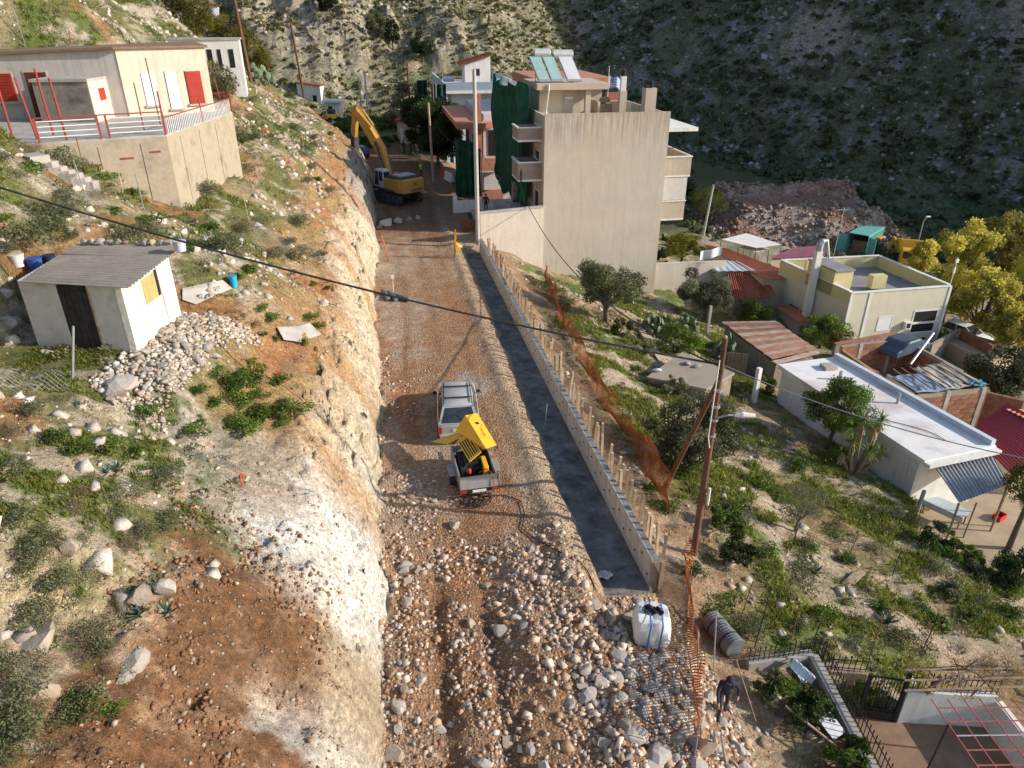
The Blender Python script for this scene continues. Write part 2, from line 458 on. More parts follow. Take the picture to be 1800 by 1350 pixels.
    def sheet(s, fn, nu, nv, thick=0.0):      # fn(u, v) -> point, u and v in 0..1
        k = len(s.v)
        g = [[Vector(fn(i / nu, j / nv)) for j in range(nv + 1)] for i in range(nu + 1)]
        P = lambda i, j: i * (nv + 1) + j
        vs = [p for row in g for p in row]
        fs = [(P(i, j), P(i + 1, j), P(i + 1, j + 1), P(i, j + 1)) for i in range(nu) for j in range(nv)]
        if thick:
            nrm = (g[nu][0] - g[0][0]).cross(g[0][nv] - g[0][0]); nrm.normalize()
            N = len(vs); vs = vs + [p - nrm * thick for p in vs]
            fs = fs + [tuple(i + N for i in f[::-1]) for f in fs]
            edge = [P(i, 0) for i in range(nu + 1)] + [P(nu, j) for j in range(1, nv + 1)] + [P(i, nv) for i in range(nu - 1, -1, -1)] + [P(0, j) for j in range(nv - 1, 0, -1)]
            fs += [(edge[i], edge[i] + N, edge[(i + 1) % len(edge)] + N, edge[(i + 1) % len(edge)]) for i in range(len(edge))]
        return s.add(vs, fs)
    def build(s, name, material, parent=None, smooth_=False, bevel=0.0, loc=None, rz=0.0, seg=1):
        me = bpy.data.meshes.new(name)
        me.from_pydata(s.v, [], s.f); me.update()
        if bevel:
            bm = bmesh.new(); bm.from_mesh(me)
            es = [e for e in bm.edges if len(e.link_faces) == 2 and e.calc_face_angle(0) > .6]
            bmesh.ops.bevel(bm, geom=es, offset=bevel, segments=seg, affect='EDGES', clamp_overlap=True)
            bm.to_mesh(me); bm.free()
        if smooth_:
            for p in me.polygons: p.use_smooth = True
            try: me.set_sharp_from_angle(angle=R(40))
            except Exception: pass
        me.materials.append(material)
        o = bpy.data.objects.new(name, me); COL.objects.link(o)
        if parent is not None: o.parent = parent
        if loc is not None: o.location = loc; o.rotation_euler = (0, 0, rz)
        return o
def copy_tree(o, parent=None):
    c = o.copy(); COL.objects.link(c)
    if parent is not None: c.parent = parent
    for ch in list(o.children): copy_tree(ch, c)
    return c

def ordinal(n):
    small = ['zeroth', 'first', 'second', 'third', 'fourth', 'fifth', 'sixth', 'seventh', 'eighth', 'ninth', 'tenth', 'eleventh', 'twelfth', 'thirteenth', 'fourteenth', 'fifteenth', 'sixteenth', 'seventeenth', 'eighteenth', 'nineteenth']
    if n < 20: return small[n]
    tens = ['', '', 'twenty', 'thirty', 'forty', 'fifty', 'sixty', 'seventy', 'eighty', 'ninety']
    if n % 10: return tens[n // 10] + '-' + small[n % 10]
    return tens[n // 10][:-1] + 'ieth'
def part(root, name, mb, m, **kw):
    """mb is in world coordinates; the part is stored relative to its (unrotated) thing"""
    L = root.location if root.parent is None else root.parent.location
    mb.v = [(x - L[0], y - L[1], z - L[2]) for (x, y, z) in mb.v]
    return mb.build(name, m, root, **kw)
def quad_box(P, z0, z1): return MB().prism([(p[0], p[1]) for p in P], z0, z1)
def wall_rect(A, B, u0, u1, z0, z1, proud=.02, thick=.05):
    """box lying on the vertical wall A-B (seen with A on the left), u along the wall in metres"""
    A = Vector((A[0], A[1], 0)); B = Vector((B[0], B[1], 0)); d = (B - A).normalized(); n = Vector((d.y, -d.x, 0))
    p = [A + d * u0 + n * (proud - thick), A + d * u1 + n * (proud - thick), A + d * u1 + n * proud, A + d * u0 + n * proud]
    return MB().hexa([(q.x, q.y, z0) for q in (p[3], p[2], p[1], p[0])] + [(q.x, q.y, z1) for q in (p[3], p[2], p[1], p[0])])
def corrugated(P, n, amp, nv=2, thick=.012, per=8):
    """corrugated sheet over the corner points P (A, B along the waves' crossing, then C, D); waves run from A-B to D-C"""
    A, B, C_, D = [Vector(p) for p in P]
    nr = (B - A).cross(D - A).normalized()
    if nr.z < 0: nr = -nr
    return MB().sheet(lambda u, v: (A * (1 - u) + B * u) * (1 - v) + (D * (1 - u) + C_ * u) * v + nr * amp * math.sin(u * n * 2 * math.pi), n * per, nv, thick)
def window(root, A, B, u0, u1, z0, z1, frame_m, pane_m, fw=.06, name='window', sill=None):
    f = MB()
    for a in ((u0, u1, z0, z0 + fw), (u0, u1, z1 - fw, z1), (u0, u0 + fw, z0 + fw, z1 - fw), (u1 - fw, u1, z0 + fw, z1 - fw)):
        q = wall_rect(A, B, a[0], a[1], a[2], a[3], .03, .08); f.add(q.v, q.f)
    o = part(root, name, f, frame_m)
    part(o, 'pane', wall_rect(A, B, u0 + fw, u1 - fw, z0 + fw, z1 - fw, .012, .06), pane_m)
    if sill: part(o, 'sill', wall_rect(A, B, u0 - .05, u1 + .05, z0 - .06, z0 - .003, .1, .12), sill)
    return o
# ------------------------------------------------------------------ terrain mesh and its colours
def axis(segs):
    out = [segs[0][0]]
    for a, b, st in segs:
        n = max(1, int(round((b - a) / st))); out += list(np.linspace(a, b, n + 1)[1:])
    return np.array(out)
C = lambda *c: np.array(c, float)
ROCK, CHALK, OCHRE, SOIL, REDSOIL = C(.40, .335, .245), C(.56, .515, .44), C(.42, .265, .12), C(.20, .11, .058), C(.33, .145, .065)
ROAD, GRAVEL, GREY = C(.34, .195, .105), C(.40, .295, .205), C(.34, .31, .275)
GRASS, GRASSY, OLIVE, DRY, SCRUB = C(.11, .135, .036), C(.19, .185, .055), C(.14, .135, .05), C(.29, .235, .13), C(.085, .09, .045)
def lerp(a, b, t): return a + (b - a) * t[..., None]
def ground_colour(x, y, z):
    xl = road_left(y); d = xl - x
    n1 = fbm(x, y, .25, 4, 201); n2 = fbm(x, y, .9, 4, 202); n3 = fbm(x, y, 2.6, 3, 203); n4 = fbm(x, y, .11, 3, 204); n5 = fbm(x, y, 4.2, 3, 207); n2 = n2 + .30 * n5; n3 = n3 + .5 * n5
    sh = x.shape + (3,)
    # road
    rd = np.broadcast_to(ROAD, sh).copy()
    rd = lerp(rd, np.broadcast_to(GRAVEL, sh), smooth(-.25, .5, n1 + .6 * n2))
    rd = lerp(rd, np.broadcast_to(REDSOIL, sh), .75 * smooth(.15, .55, fbm(x * 1.5, y * .4, .35, 4, 205) + .25 * n3))
    rd = lerp(rd, np.broadcast_to(SOIL, sh), .6 * smooth(.1, .5, fbm(x * 2.2, y * .3, .5, 3, 206)) * smooth(40, 52, y))
    for xc in (.55, 2.2, 3.95):
        tk = np.exp(-((x - xc - .25 * fbm(x * 0, y, .12, 2, 219)) / .26) ** 2) * smooth(-.25, .35, fbm(x * 2, y * .25, .6, 3, 220) + .2 * n2) * (y > 19)
        rd = lerp(rd, np.broadcast_to(C(.24, .125, .065), sh), tk * .7)
    nearr = smooth(21, 15, y)
    rd = lerp(rd, np.broadcast_to(SOIL * 1.15, sh), nearr * smooth(-.3, .35, n2 + .3 * n1) * .8)
    rut = np.exp(-((x - .55) / .4) ** 2) + .8 * np.exp(-((x - 1.95) / .35) ** 2)
    rd = lerp(rd, np.broadcast_to(SOIL * .85, sh), nearr * np.clip(rut, 0, 1) * .7)
    rd = lerp(rd, np.broadcast_to(GREY, sh), smooth(1.2, .4, np.hypot((x - 3.5) / 1.0, (y - 31.6) / 1.9)) * .8 * smooth(-.4, .3, n3 + .4))
    bm_ = smooth(4.3, 5.1, x) * smooth(14, 18, y)
    rd = lerp(rd, np.broadcast_to(C(.47, .345, .22), sh), bm_ * .8)
    rd = lerp(rd, np.broadcast_to(SOIL * .8, sh), smooth(56, 66, y) * .65)  # building's shade painted into the far road colour
    # left hillside
    lf = np.broadcast_to(OLIVE, sh).copy()
    lf = lerp(lf, np.broadcast_to(DRY, sh), smooth(-.1, .45, n1 - .3 * n2))
    lf = lerp(lf, np.broadcast_to(GRASS, sh), smooth(-.02, .3, n4 * .8 + .7 * fbm(x, y, .5, 3, 208)))
    lf = lerp(lf, np.broadcast_to(GRASSY, sh), .6 * smooth(.15, .5, fbm(x, y, .8, 3, 209)))
    rk = ridged(x, y, .42, 4, 210) - .56 + .5 * n2 + .25 * n3
    lf = lerp(lf, np.broadcast_to(ROCK * 1.05, sh), smooth(.08, .30, rk) * .95)
    lf = lerp(lf, np.broadcast_to(OCHRE * .9, sh), smooth(.2, .36, rk) * smooth(.1, .5, n1) * .6)
    lf = lerp(lf, np.broadcast_to(REDSOIL, sh), .7 * smooth(.25, .6, fbm(x, y, .3, 3, 211) + .2 * n3))
    # band of bared soil above the cut, brown spoil near the camera
    edge = smooth(5.6, 3.2, d + 1.3 * n1 + .9 * n2) * smooth(15, 20, y)
    lf = lerp(lf, np.broadcast_to(OCHRE * .85, sh), edge * .85)
    lf = lerp(lf, np.broadcast_to(REDSOIL * 1.15, sh), edge * .8 * smooth(-.1, .35, fbm(x, y, .45, 4, 212)))
    spoil = smooth(5.4, 4.5, d + 1.2 * n1 + .9 * n2) * smooth(16.2, 14.8, y + 2.0 * n1 + .9 * n2)
    lf = lerp(lf, lerp(np.broadcast_to(C(.20, .10, .05), sh), np.broadcast_to(C(.33, .20, .115), sh), smooth(-.1, .5, n2 + .5 * n3)), spoil * .95)
    lf = lerp(lf, np.broadcast_to(CHALK * .9, sh), spoil * smooth(.12, .3, fbm(x, y, .5, 4, 213) + .15 * n3 - .2 * smooth(1, 4, d)) * .9)
    grv = smooth(1.6, .6, np.hypot((x + 4.6) / 1.7, (y - 18.6) / 1.6)) + smooth(1.6, .6, np.hypot((x + 3.6) / 1.5, (y - 16.2) / 1.3))
    lf = lerp(lf, np.broadcast_to(GREY * 1.15, sh), np.clip(grv + .5 * n2, 0, 1) * (grv > .05) * .5)
    wht = smooth(1.35, .55, np.hypot((d - 1.7) / 1.9, (y - 16.2) / 2.7) + .5 * n1 + .3 * n2)
    # the cut itself
    cut = np.broadcast_to(C(.53, .44, .31), sh).copy()
    st = fbm(x * .5 + z * .25, y, .75, 4, 214)
    cut = lerp(cut, np.broadcast_to(OCHRE, sh), .75 * smooth(.05, .5, st + .2 * n3))
    cut = lerp(cut, np.broadcast_to(REDSOIL * 1.1, sh), .65 * smooth(.25, .6, fbm(x * .5 + z * .4, y, .42, 4, 215) + .25 * n2))
    chalk = 1.1 * smooth(13.0, 15.0, y) * smooth(21.0, 18.0, y) + .35 * smooth(-.1, .4, fbm(x, y, .18, 2, 216)) * (y > 22)
    cut = lerp(cut, np.broadcast_to(CHALK, sh), np.clip(chalk, 0, 1) * smooth(-.35, .25, n2 + .5) * .9)
    upr = smooth(.9, 1.9, d + .6 * n1 + .4 * n2) * smooth(19, 23, y)
    cut = lerp(cut, lerp(np.broadcast_to(OCHRE * 1.05, sh), np.broadcast_to(REDSOIL * 1.15, sh), smooth(-.2, .3, st)), upr * .38)
    cut = lerp(cut, np.broadcast_to(C(.41, .32, .215), sh), smooth(16, 13.5, y))
    cut = lerp(cut, np.broadcast_to(GREY * .8, sh), .7 * smooth(56, 66, y))  # same shade painted into the far end of the cut
    wcut = smooth(2.6, 1.8, d + .8 * n1 + .45 * n2) * smooth(15, 17, y) + smooth(1.6, 1.0, d + .3 * n1 + .15 * n2) * smooth(17, 15, y)
    lf = lerp(lf, cut, np.clip(wcut, 0, 1))
    lf = lerp(lf, np.broadcast_to(C(.68, .645, .58), sh), wht * .9)
    outc = smooth(.12, .4, fbm(x, y, .42, 4, 217) + .2 * n3) * smooth(13.5, 11.5, y) * (d > 4.2)
    lf = lerp(lf, np.broadcast_to(C(.50, .39, .24), sh), outc * .9)
    vein = smooth(.10, .22, fbm(x * 1.2, y * .8, .55, 4, 218) + .12 * n3) * smooth(12.2, 10.2, y) * smooth(3.0, 2.0, d)
    lf = lerp(lf, np.broadcast_to(CHALK, sh), vein * .85)
    # right slope
    rt = np.broadcast_to(OLIVE * 1.1, sh).copy()
    rt = lerp(rt, np.broadcast_to(GRASS * 1.15, sh), smooth(-.35, .05, fbm(x, y, .30, 4, 221) + .3 * n2))
    rt = lerp(rt, np.broadcast_to(GRASSY * 1.05, sh), .75 * smooth(.0, .4, fbm(x, y, .55, 3, 222)))
    rt = lerp(rt, np.broadcast_to(C(.45, .355, .25), sh), smooth(.12, .34, ridged(x * .9, y * 1.1, .36, 4, 223) - .5 + .35 * n2) * .9)
    rt = lerp(rt, np.broadcast_to(C(.31, .205, .115), sh), .7 * smooth(.25, .6, fbm(x, y, .28, 3, 224) + .2 * n3))
    rt = lerp(rt, lerp(np.broadcast_to(C(.34, .20, .115), sh), np.broadcast_to(C(.42, .31, .2), sh), smooth(-.2, .4, n2)), smooth(11.6, 9.4, x + 1.4 * n1 + .5 * n2) * .9)
    rt = lerp(rt, np.broadcast_to(C(.30, .26, .20), sh), smooth(30, 36, x) * .6)
    dr = smooth(2.2, .9, np.abs(x - 6 - (y + 4) * .75 + .7 * n1) / 1.3) * smooth(17, 13, y) * (x > 15)
    rt = lerp(rt, np.broadcast_to(C(.27, .165, .09), sh), dr * .8)
    wr = smooth(7.4, 7.8, x)
    wr = np.maximum(wr, smooth(6.5, 7.4, x - .12 * (y - 10)) * smooth(16.9, 15.9, y))
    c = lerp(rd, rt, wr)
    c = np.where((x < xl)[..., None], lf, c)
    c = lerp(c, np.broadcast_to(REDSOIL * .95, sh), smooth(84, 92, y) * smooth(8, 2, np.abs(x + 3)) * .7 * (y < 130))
    # far field: terraces, sunlit hill, shaded mountain
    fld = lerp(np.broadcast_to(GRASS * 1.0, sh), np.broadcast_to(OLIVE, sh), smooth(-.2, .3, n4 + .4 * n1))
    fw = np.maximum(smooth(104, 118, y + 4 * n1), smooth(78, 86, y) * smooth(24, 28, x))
    fld = lerp(fld, np.broadcast_to(C(.075, .085, .04), sh), smooth(22, 28, x) * .85)  # ground painted dark behind the apartments, standing in for a shaded slope
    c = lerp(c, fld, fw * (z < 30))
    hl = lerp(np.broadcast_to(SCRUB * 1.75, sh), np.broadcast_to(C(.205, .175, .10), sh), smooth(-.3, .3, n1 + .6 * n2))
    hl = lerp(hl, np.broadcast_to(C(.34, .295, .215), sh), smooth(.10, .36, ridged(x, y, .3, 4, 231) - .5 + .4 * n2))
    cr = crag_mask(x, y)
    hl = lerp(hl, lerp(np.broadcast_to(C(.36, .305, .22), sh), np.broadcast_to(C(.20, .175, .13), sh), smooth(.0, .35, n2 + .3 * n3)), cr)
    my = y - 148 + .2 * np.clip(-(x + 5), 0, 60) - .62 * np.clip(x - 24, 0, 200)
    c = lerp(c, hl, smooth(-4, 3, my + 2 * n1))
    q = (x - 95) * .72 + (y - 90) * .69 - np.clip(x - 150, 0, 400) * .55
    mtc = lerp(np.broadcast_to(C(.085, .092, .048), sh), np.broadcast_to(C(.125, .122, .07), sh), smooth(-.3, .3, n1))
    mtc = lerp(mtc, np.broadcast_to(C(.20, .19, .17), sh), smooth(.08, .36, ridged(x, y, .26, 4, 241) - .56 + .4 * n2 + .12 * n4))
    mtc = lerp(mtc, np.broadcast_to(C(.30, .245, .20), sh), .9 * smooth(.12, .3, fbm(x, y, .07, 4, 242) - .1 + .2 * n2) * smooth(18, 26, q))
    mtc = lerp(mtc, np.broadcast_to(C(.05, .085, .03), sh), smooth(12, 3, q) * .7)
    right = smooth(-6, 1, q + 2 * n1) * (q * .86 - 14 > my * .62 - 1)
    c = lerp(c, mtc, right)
    b = dump_pad(x, y)
    dm = lerp(np.broadcast_to(C(.30, .25, .215), sh), np.broadcast_to(C(.22, .115, .08), sh), smooth(-.3, .2, n1 + .4 * n2))
    dm = lerp(dm, lerp(np.broadcast_to(C(.24, .13, .095), sh), np.broadcast_to(C(.36, .27, .22), sh), smooth(.0, .4, n1 + .3 * n2)), smooth(-.6, -1.6, b) * .85)
    c = lerp(c, dm, smooth(3.8, 2.6, b))
    return np.clip(c, .01, .9)

GX = axis([(-95, -45, 1.6), (-45, -20, .55), (-20, -10, .26), (-10, 8.4, .105), (8.4, 16, .16), (16, 34, .36), (34, 60, .62), (60, 130, 1.25), (130, 260, 3.0)])
GY = axis([(-14, 5, .5), (5, 24, .105), (24, 42, .15), (42, 62, .24), (62, 105, .5), (105, 195, .8), (195, 330, 3.0)])
gx, gy = np.meshgrid(GX, GY, indexing='ij')
gz = height(gx, gy)
gc = ground_colour(gx, gy, gz)
nx, ny = gx.shape
fi = np.arange(nx * ny).reshape(nx, ny)
quads = np.stack([fi[:-1, :-1], fi[1:, :-1], fi[1:, 1:], fi[:-1, 1:]], -1)
cx, cy = (gx[:-1, :-1] + gx[1:, 1:]) / 2, (gy[:-1, :-1] + gy[1:, 1:]) / 2
cxl = road_left(cy)
cq = (cx - 95) * .72 + (cy - 90) * .69 - np.clip(cx - 150, 0, 400) * .55
cm = cy - 148 + .2 * np.clip(-(cx + 5), 0, 60) - .62 * np.clip(cx - 24, 0, 200)
zone = np.full(cx.shape, 2)                             # right slope and valley floor
zone[(cx >= cxl) & (cx < 7.7) & (cy < 112)] = 0         # dirt road
zone[(cx < cxl)] = 1                                    # left hillside
zone[(cy > 100) & (cm > -2)] = 3
zone[(cx > 25) & (cy > 45) & (cq > -4) & (cq * .86 - 14 > cm * .62)] = 4
zone[(dump_pad(cx, cy) < 4.4)] = 5
MG = attr_mat('ground_near', ((2.2, .25), (8.0, .42), (30.0, .40)), .9, .09, pebble=8.0)
MR = attr_mat('ground_road', ((1.1, .22), (6.0, .32), (26.0, .34)), .9, .07, vor=11.0, pebble=9.0)
MH = attr_mat('ground_far', ((.5, .3), (2.0, .5), (7.0, .5)), .8, .35)
znames = [('road', MR, 'orange brown dirt road graded along the hillside'), ('hillside', MG, 'rocky grassy hillside above the road cut'),
          ('slope', MG, 'grassy rocky slope falling from the road to the village'), ('hill', MH, 'sunlit scrub covered limestone hill behind the houses'),
          ('mountain', MH, 'steep shaded mountainside covered in scrub and grey rock'), ('rubble_terrace', MH, 'flat topped heap of excavated rock at the mountain foot')]
for zi, (nm, mm, lb) in enumerate(znames):
    qs = quads[zone == zi].reshape(-1, 4)
    if not len(qs): continue
    used, inv = np.unique(qs, return_inverse=True)
    vs = np.stack([gx.ravel()[used], gy.ravel()[used], gz.ravel()[used]], -1)
    o = mesh_np(nm, vs, inv.ravel(), np.full(len(qs), 4), mm, tint=gc.reshape(-1, 3)[used], smooth_=True)
    tag(o, lb, kind='structure')

# from here on heights are read off the mesh grid
def _cell(a, v):
    i = np.clip(np.searchsorted(a, v) - 1, 0, len(a) - 2); return i, np.clip((v - a[i]) / (a[i + 1] - a[i]), 0, 1)
def height(x, y, detail=True):
    x = np.asarray(x, float); y = np.asarray(y, float)
    i, u = _cell(GX, x); j, v = _cell(GY, y)
    return (gz[i, j] * (1 - u) + gz[i + 1, j] * u) * (1 - v) + (gz[i, j + 1] * (1 - u) + gz[i + 1, j + 1] * u) * v
# ------------------------------------------------------------------ concrete wall with its formwork, trench slab, stakes
M_PLY = mat('plywood', (.70, .64, .55), .8, .18, 1.5, (.30, .25, .2), .6, 2.0, streak=True, rand=.18)
M_CONC = mat('concrete', (.40, .37, .33), .9, .2, 1.2, (.22, .20, .18), .5, 1.5)
M_CONCD = mat('damp_concrete', (.20, .20, .195), .85, .35, 2.2, (.34, .33, .31), .7, 3.0)
M_SLAB = mat('gravelly_concrete', (.17, .165, .158), .95, .5, 1.3, (.33, .31, .28), .7, 1.4, bmp=.8, fine=16)
M_WOOD = mat('raw_timber', (.52, .39, .26), .85, .3, 5.0, (.25, .17, .1), .6, 4.0, rand=.3)
M_WOODD = mat('old_timber', (.30, .22, .15), .9, .3, 4.0, (.16, .12, .09), .6, 3.0)
M_POLE = mat('brown_pole', (.15, .07, .042), .8, .3, 2.0, (.10, .05, .03), .6, 3.0, streak=True)
M_GALV = mat('galvanised', (.42, .43, .43), .5, .15, 4.0, metal=.6, bmp=.03)
M_DARK = mat('dark_steel', (.035, .034, .034), .6, .3, 4.0, (.10, .05, .03), .4, 5.0)
M_RUST = mat('rust', (.22, .085, .04), .9, .35, 3.0, (.10, .05, .03), .6, 4.0)
M_BLACK = mat('black_rubber', (.022, .022, .024), .75, .3, 6.0, (.10, .085, .07), .45, 4.0)
M_WHITEP = mat('white_paint', (.72, .70, .66), .7, .08, 1.2, (.48, .44, .38), .6, 1.3, streak=True)
M_ORANGEN = mat('orange_net', (.40, .125, .035), .8, .35, .6, (.20, .08, .035), .7, .7, bmp=0)
W0, W1 = Vector((7.62, 16.85, 0)), Vector((7.2, 55.9, 0))
WL = (W1 - W0).length; WA = math.atan2(W1.x - W0.x, W1.y - W0.y)
wall = empty('retaining_wall', (W0.x, W0.y, -.5), -WA, 'long low concrete retaining wall with plywood formwork beside the dirt road', 'retaining wall')
MB().bb(0, .22, 0, WL, -.3, 1.24).build('core', M_CONC, wall)
cop = MB()
n = 44
for i in range(n):
    y0, y1 = i * WL / n, (i + 1) * WL / n
    h = 1.243 + random.uniform(0, .035)
    cop.bb(.022, .215, y0, y1 - random.choice((0, 0, .05)), 1.2, h)
cop.build('coping', M_CONCD, wall)
pl = MB().bb(-.024, 0, 0.006, 1.194, .02, 1.262).build('panel', M_PLY, wall)
tb = MB().box((0, 0, 0), (.05, .06, .06)).build('tie_bolt', M_DARK, pl)
tb.location = (-.03, .3, .45)
tb2 = tb.copy(); COL.objects.link(tb2); tb2.location = (-.03, .9, .85)
npan = int(WL / 1.2)
for i in range(1, npan):
    p = pl.copy(); COL.objects.link(p); p.location = (random.uniform(-.006, .006), i * 1.2, random.uniform(-.02, .02))
    for (yy, zz) in ((.3, .45), (.9, .85), (.3, .9))[:2]:
        t = tb.copy(); COL.objects.link(t); t.parent = p; t.location = (-.03, yy, zz)
MB().box((.15, -.06, .55), (.46, .05, 1.35), rx=R(-3)).build('end_board', M_WOODD, wall)
MB().box((.24, -.14, .6), (.1, .1, 1.5), rx=R(4)).build('end_post', M_WOODD, wall)
# outer form boards
MB().bb(.222, .245, 0, WL, .1, 1.15).build('outer_board', M_PLY, wall)
slab = MB()
ns = 60
def trench_edge(y): return 6.1 - .22 * float(fbm(np.array([0.]), np.array([y]), .9, 3, 41)[0])
vs, fs = [], []
for i in range(ns + 1):
    y = 16.55 + (55.95 - 16.55) * i / ns
    xr = W0.x + (W1.x - W0.x) * (y - W0.y) / (W1.y - W0.y)
    for u in range(7):
        xx = 5.9 + (xr - 5.9) * u / 6
        vs.append((xx, y, -.44 + .012 * math.sin(i * 1.7 + u * 2.1)))
for i in range(ns):
    for u in range(6):
        a = i * 7 + u; fs.append((a, a + 1, a + 8, a + 7))
slab.add(vs, fs)
so = slab.build('trench_floor', M_SLAB, None, True); tag(so, 'grey gravelly concrete floor of the trench along the wall', kind='structure')
fb = MB().box((6.8, 16.5, -.5), (1.75, .06, .3)).build('formwork_board', M_WOODD); tag(fb, 'wooden formwork board closing the near end of the trench floor', 'board')
q_ = at(1062, 1012, -.42); rgo = MB().sheet(lambda u, v: (.5 * (u - .5), .35 * (v - .5), .06 + .07 * math.sin(u * 8 + v * 5) + .05 * math.sin(v * 11)), 9, 7, .01).build('white_rag', mat('rag_cloth', (.55, .54, .52), .9, .1), loc=q_); tag(rgo, 'crumpled white rag on the trench floor near its end', 'rag')
q_ = at(957, 752, -.44); o = MB().tube([(0, 0, 0), (.12, .1, 1.2)], .025, 6).build('steel_rod', M_GALV, loc=q_); tag(o, 'grey steel rod sticking up from the trench floor', 'rod')
# stakes behind the wall
st_me = []
for k in range(6):
    h = random.uniform(1.95, 2.4)
    o = MB().hexa([(-.055, -.045, 0), (.055, -.045, 0), (.055, .045, 0), (-.055, .045, 0), (-.05, -.04, h), (.05, -.044, h - .02), (.048, .04, h), (-.05, .04, h + .02)]).build('stake', M_WOOD)
    st_me.append(o)
ys = 17.3; k = 0
while ys < 55:
    x = W0.x + (W1.x - W0.x) * (ys - W0.y) / (W1.y - W0.y) + .46 + random.uniform(-.06, .1)
    o = st_me[k] if k < 6 else st_me[random.randrange(6)].copy()
    if k >= 6: COL.objects.link(o)
    o.location = (x, ys, -.85 + random.uniform(-.12, .1)); o.rotation_euler = (R(random.uniform(-4, 4)), R(random.uniform(-3, 6)), R(random.uniform(-20, 20)))
    tag(o, f'rough wooden stake behind the concrete wall, {ordinal(k + 1)} from its near end', 'stake', 'stakes behind the retaining wall')
    ys += random.uniform(.36, .60); k += 1
# ------------------------------------------------------------------ orange netting fence
def net_fence(name, label, pxs, h, m, cell=.12, wid=.032, posts=True, postm=None):
    pts = [on(*p) for p in pxs]
    P = []
    for a, b in zip(pts[:-1], pts[1:]):
        k = max(1, int((b - a).length / cell)); P += [a + (b - a) * (i / k) for i in range(k)]
    P.append(pts[-1])
    gz_ = height(np.array([p.x for p in P]), np.array([p.y for p in P]))
    for p, zz in zip(P, gz_): p.z = zz
    root = empty(name, pts[0], 0, label, 'fence')
    org = pts[0]; N = len(P); rows = int(h / cell)
    tops = [h * (.86 + .22 * math.sin(i * .05 * 1.7) * math.sin(i * .021 + 1) + .08 * math.sin(i * .31)) for i in range(N)]
    mb = MB()
    def pos(i, j):
        f = j / rows; i = min(max(i, 0), N - 1)
        t = (P[min(i + 1, N - 1)] - P[max(i - 1, 0)]); t.normalize(); nrm = Vector((t.y, -t.x, 0))
        return P[i] - org + Vector((0, 0, .02 + tops[i] * f)) + nrm * (.10 * math.sin(i * .13 + j * .5) + .06 * math.sin(i * .43) * f)
    # diagonals in both directions, each a thin ribbon
    for sgn in (1, -1):
        for i0 in range(-rows, N + rows):
            prev = None
            for j in range(rows + 1):
                i = i0 + sgn * j
                if i < 0 or i >= N: prev = None; continue
                q = pos(i, j)
                if prev is not None:
                    t = q - prev; up = Vector((0, 0, wid / 2)) if abs(t.z) < abs(t.x) + abs(t.y) else Vector((t.y, -t.x, 0)).normalized() * wid / 2
                    side = t.cross(Vector((t.y, -t.x, 0))); side = side.normalized() * wid / 2 if side.length > 1e-6 else up
                    mb.add([prev - side, prev + side, q + side, q - side], [(0, 1, 2, 3)])
                prev = q
    mb.build('netting', m, root)
    if posts:
        step = int(2.2 / cell)
        for i in range(0, N, step):
            b = P[i] - org
            MB().tube([b + Vector((0, 0, -.3)), b + Vector((random.uniform(-.08, .08), random.uniform(-.08, .08), tops[i] + .25))], .016, 5).build('post', postm or M_RUST, root)
    return root
net_fence('netting_fence', 'rusty orange plastic netting fence running along the slope outside the wall', [(1172, 905), (1120, 800), (1075, 735), (1030, 660), (985, 570), (958, 495)], 1.65, M_ORANGEN)
net_fence('netting_fence', 'orange plastic netting fence along the edge of the near boulder fill', [(1222, 1330), (1218, 1180), (1210, 1075), (1205, 985)], 1.35, M_ORANGEN, postm=M_GALV)
# ------------------------------------------------------------------ white bulk bag
M_BAG = mat('woven_white', (.70, .69, .67), .75, .1, 6.0, (.5, .48, .45), .4, 3.0, bmp=.25, fine=9)
M_BLUE = mat('blue_strap', (.05, .16, .42), .6, .15)
b0 = on(1143, 1118)
bag = empty('bulk_bag', b0, R(-14), 'white woven bulk bag with blue straps at the near end of the wall', 'bulk bag')
mb = MB()
nr, ns_ = 9, 28
vs = []
for j in range(nr):
    f = j / (nr - 1); z = .02 + .92 * f
    bulge = .50 + .07 * math.sin(math.pi * f) - .04 * f
    for k in range(ns_):
        a = 2 * math.pi * k / ns_
        ca, sa = math.cos(a), math.sin(a)
        rr = bulge / max(abs(ca), abs(sa)) ** .78
        rr *= 1 + .03 * math.sin(a * 7 + f * 5) + .02 * math.sin(a * 13 - f * 9)
        vs.append((rr * ca, rr * sa * .95, z + .035 * math.sin(a * 4 + 1) * f))
for (s_, z_) in ((.72, .965), (.4, .93), (.1, .9)):
    for k in range(ns_):
        a = 2 * math.pi * k / ns_; rr = .48 * s_ / max(abs(math.cos(a)), abs(math.sin(a))) ** .7
        vs.append((rr * math.cos(a), rr * math.sin(a), z_ + .05 * math.sin(a * 3 + s_ * 7) * s_))
nrr = nr + 3
fs = [(i * ns_ + k, i * ns_ + (k + 1) % ns_, (i + 1) * ns_ + (k + 1) % ns_, (i + 1) * ns_ + k) for i in range(nrr - 1) for k in range(ns_)] + [tuple((nrr - 1) * ns_ + k for k in range(ns_))]
mb.add(vs, fs).build('sack', M_BAG, bag, True)
for sx in (-.12, .22):
    MB().sheet(lambda u, v, sx=sx: (sx + .05 * (v - .5) + .1 * (u - .5), -.60 + .0 * u if u < .45 else (-.6 + (u - .45) * 1.9), (.05 + u / .45 * .95) if u < .45 else 1.02 - .05 * (u - .45)), 20, 1).build('strap', M_BLUE, bag)
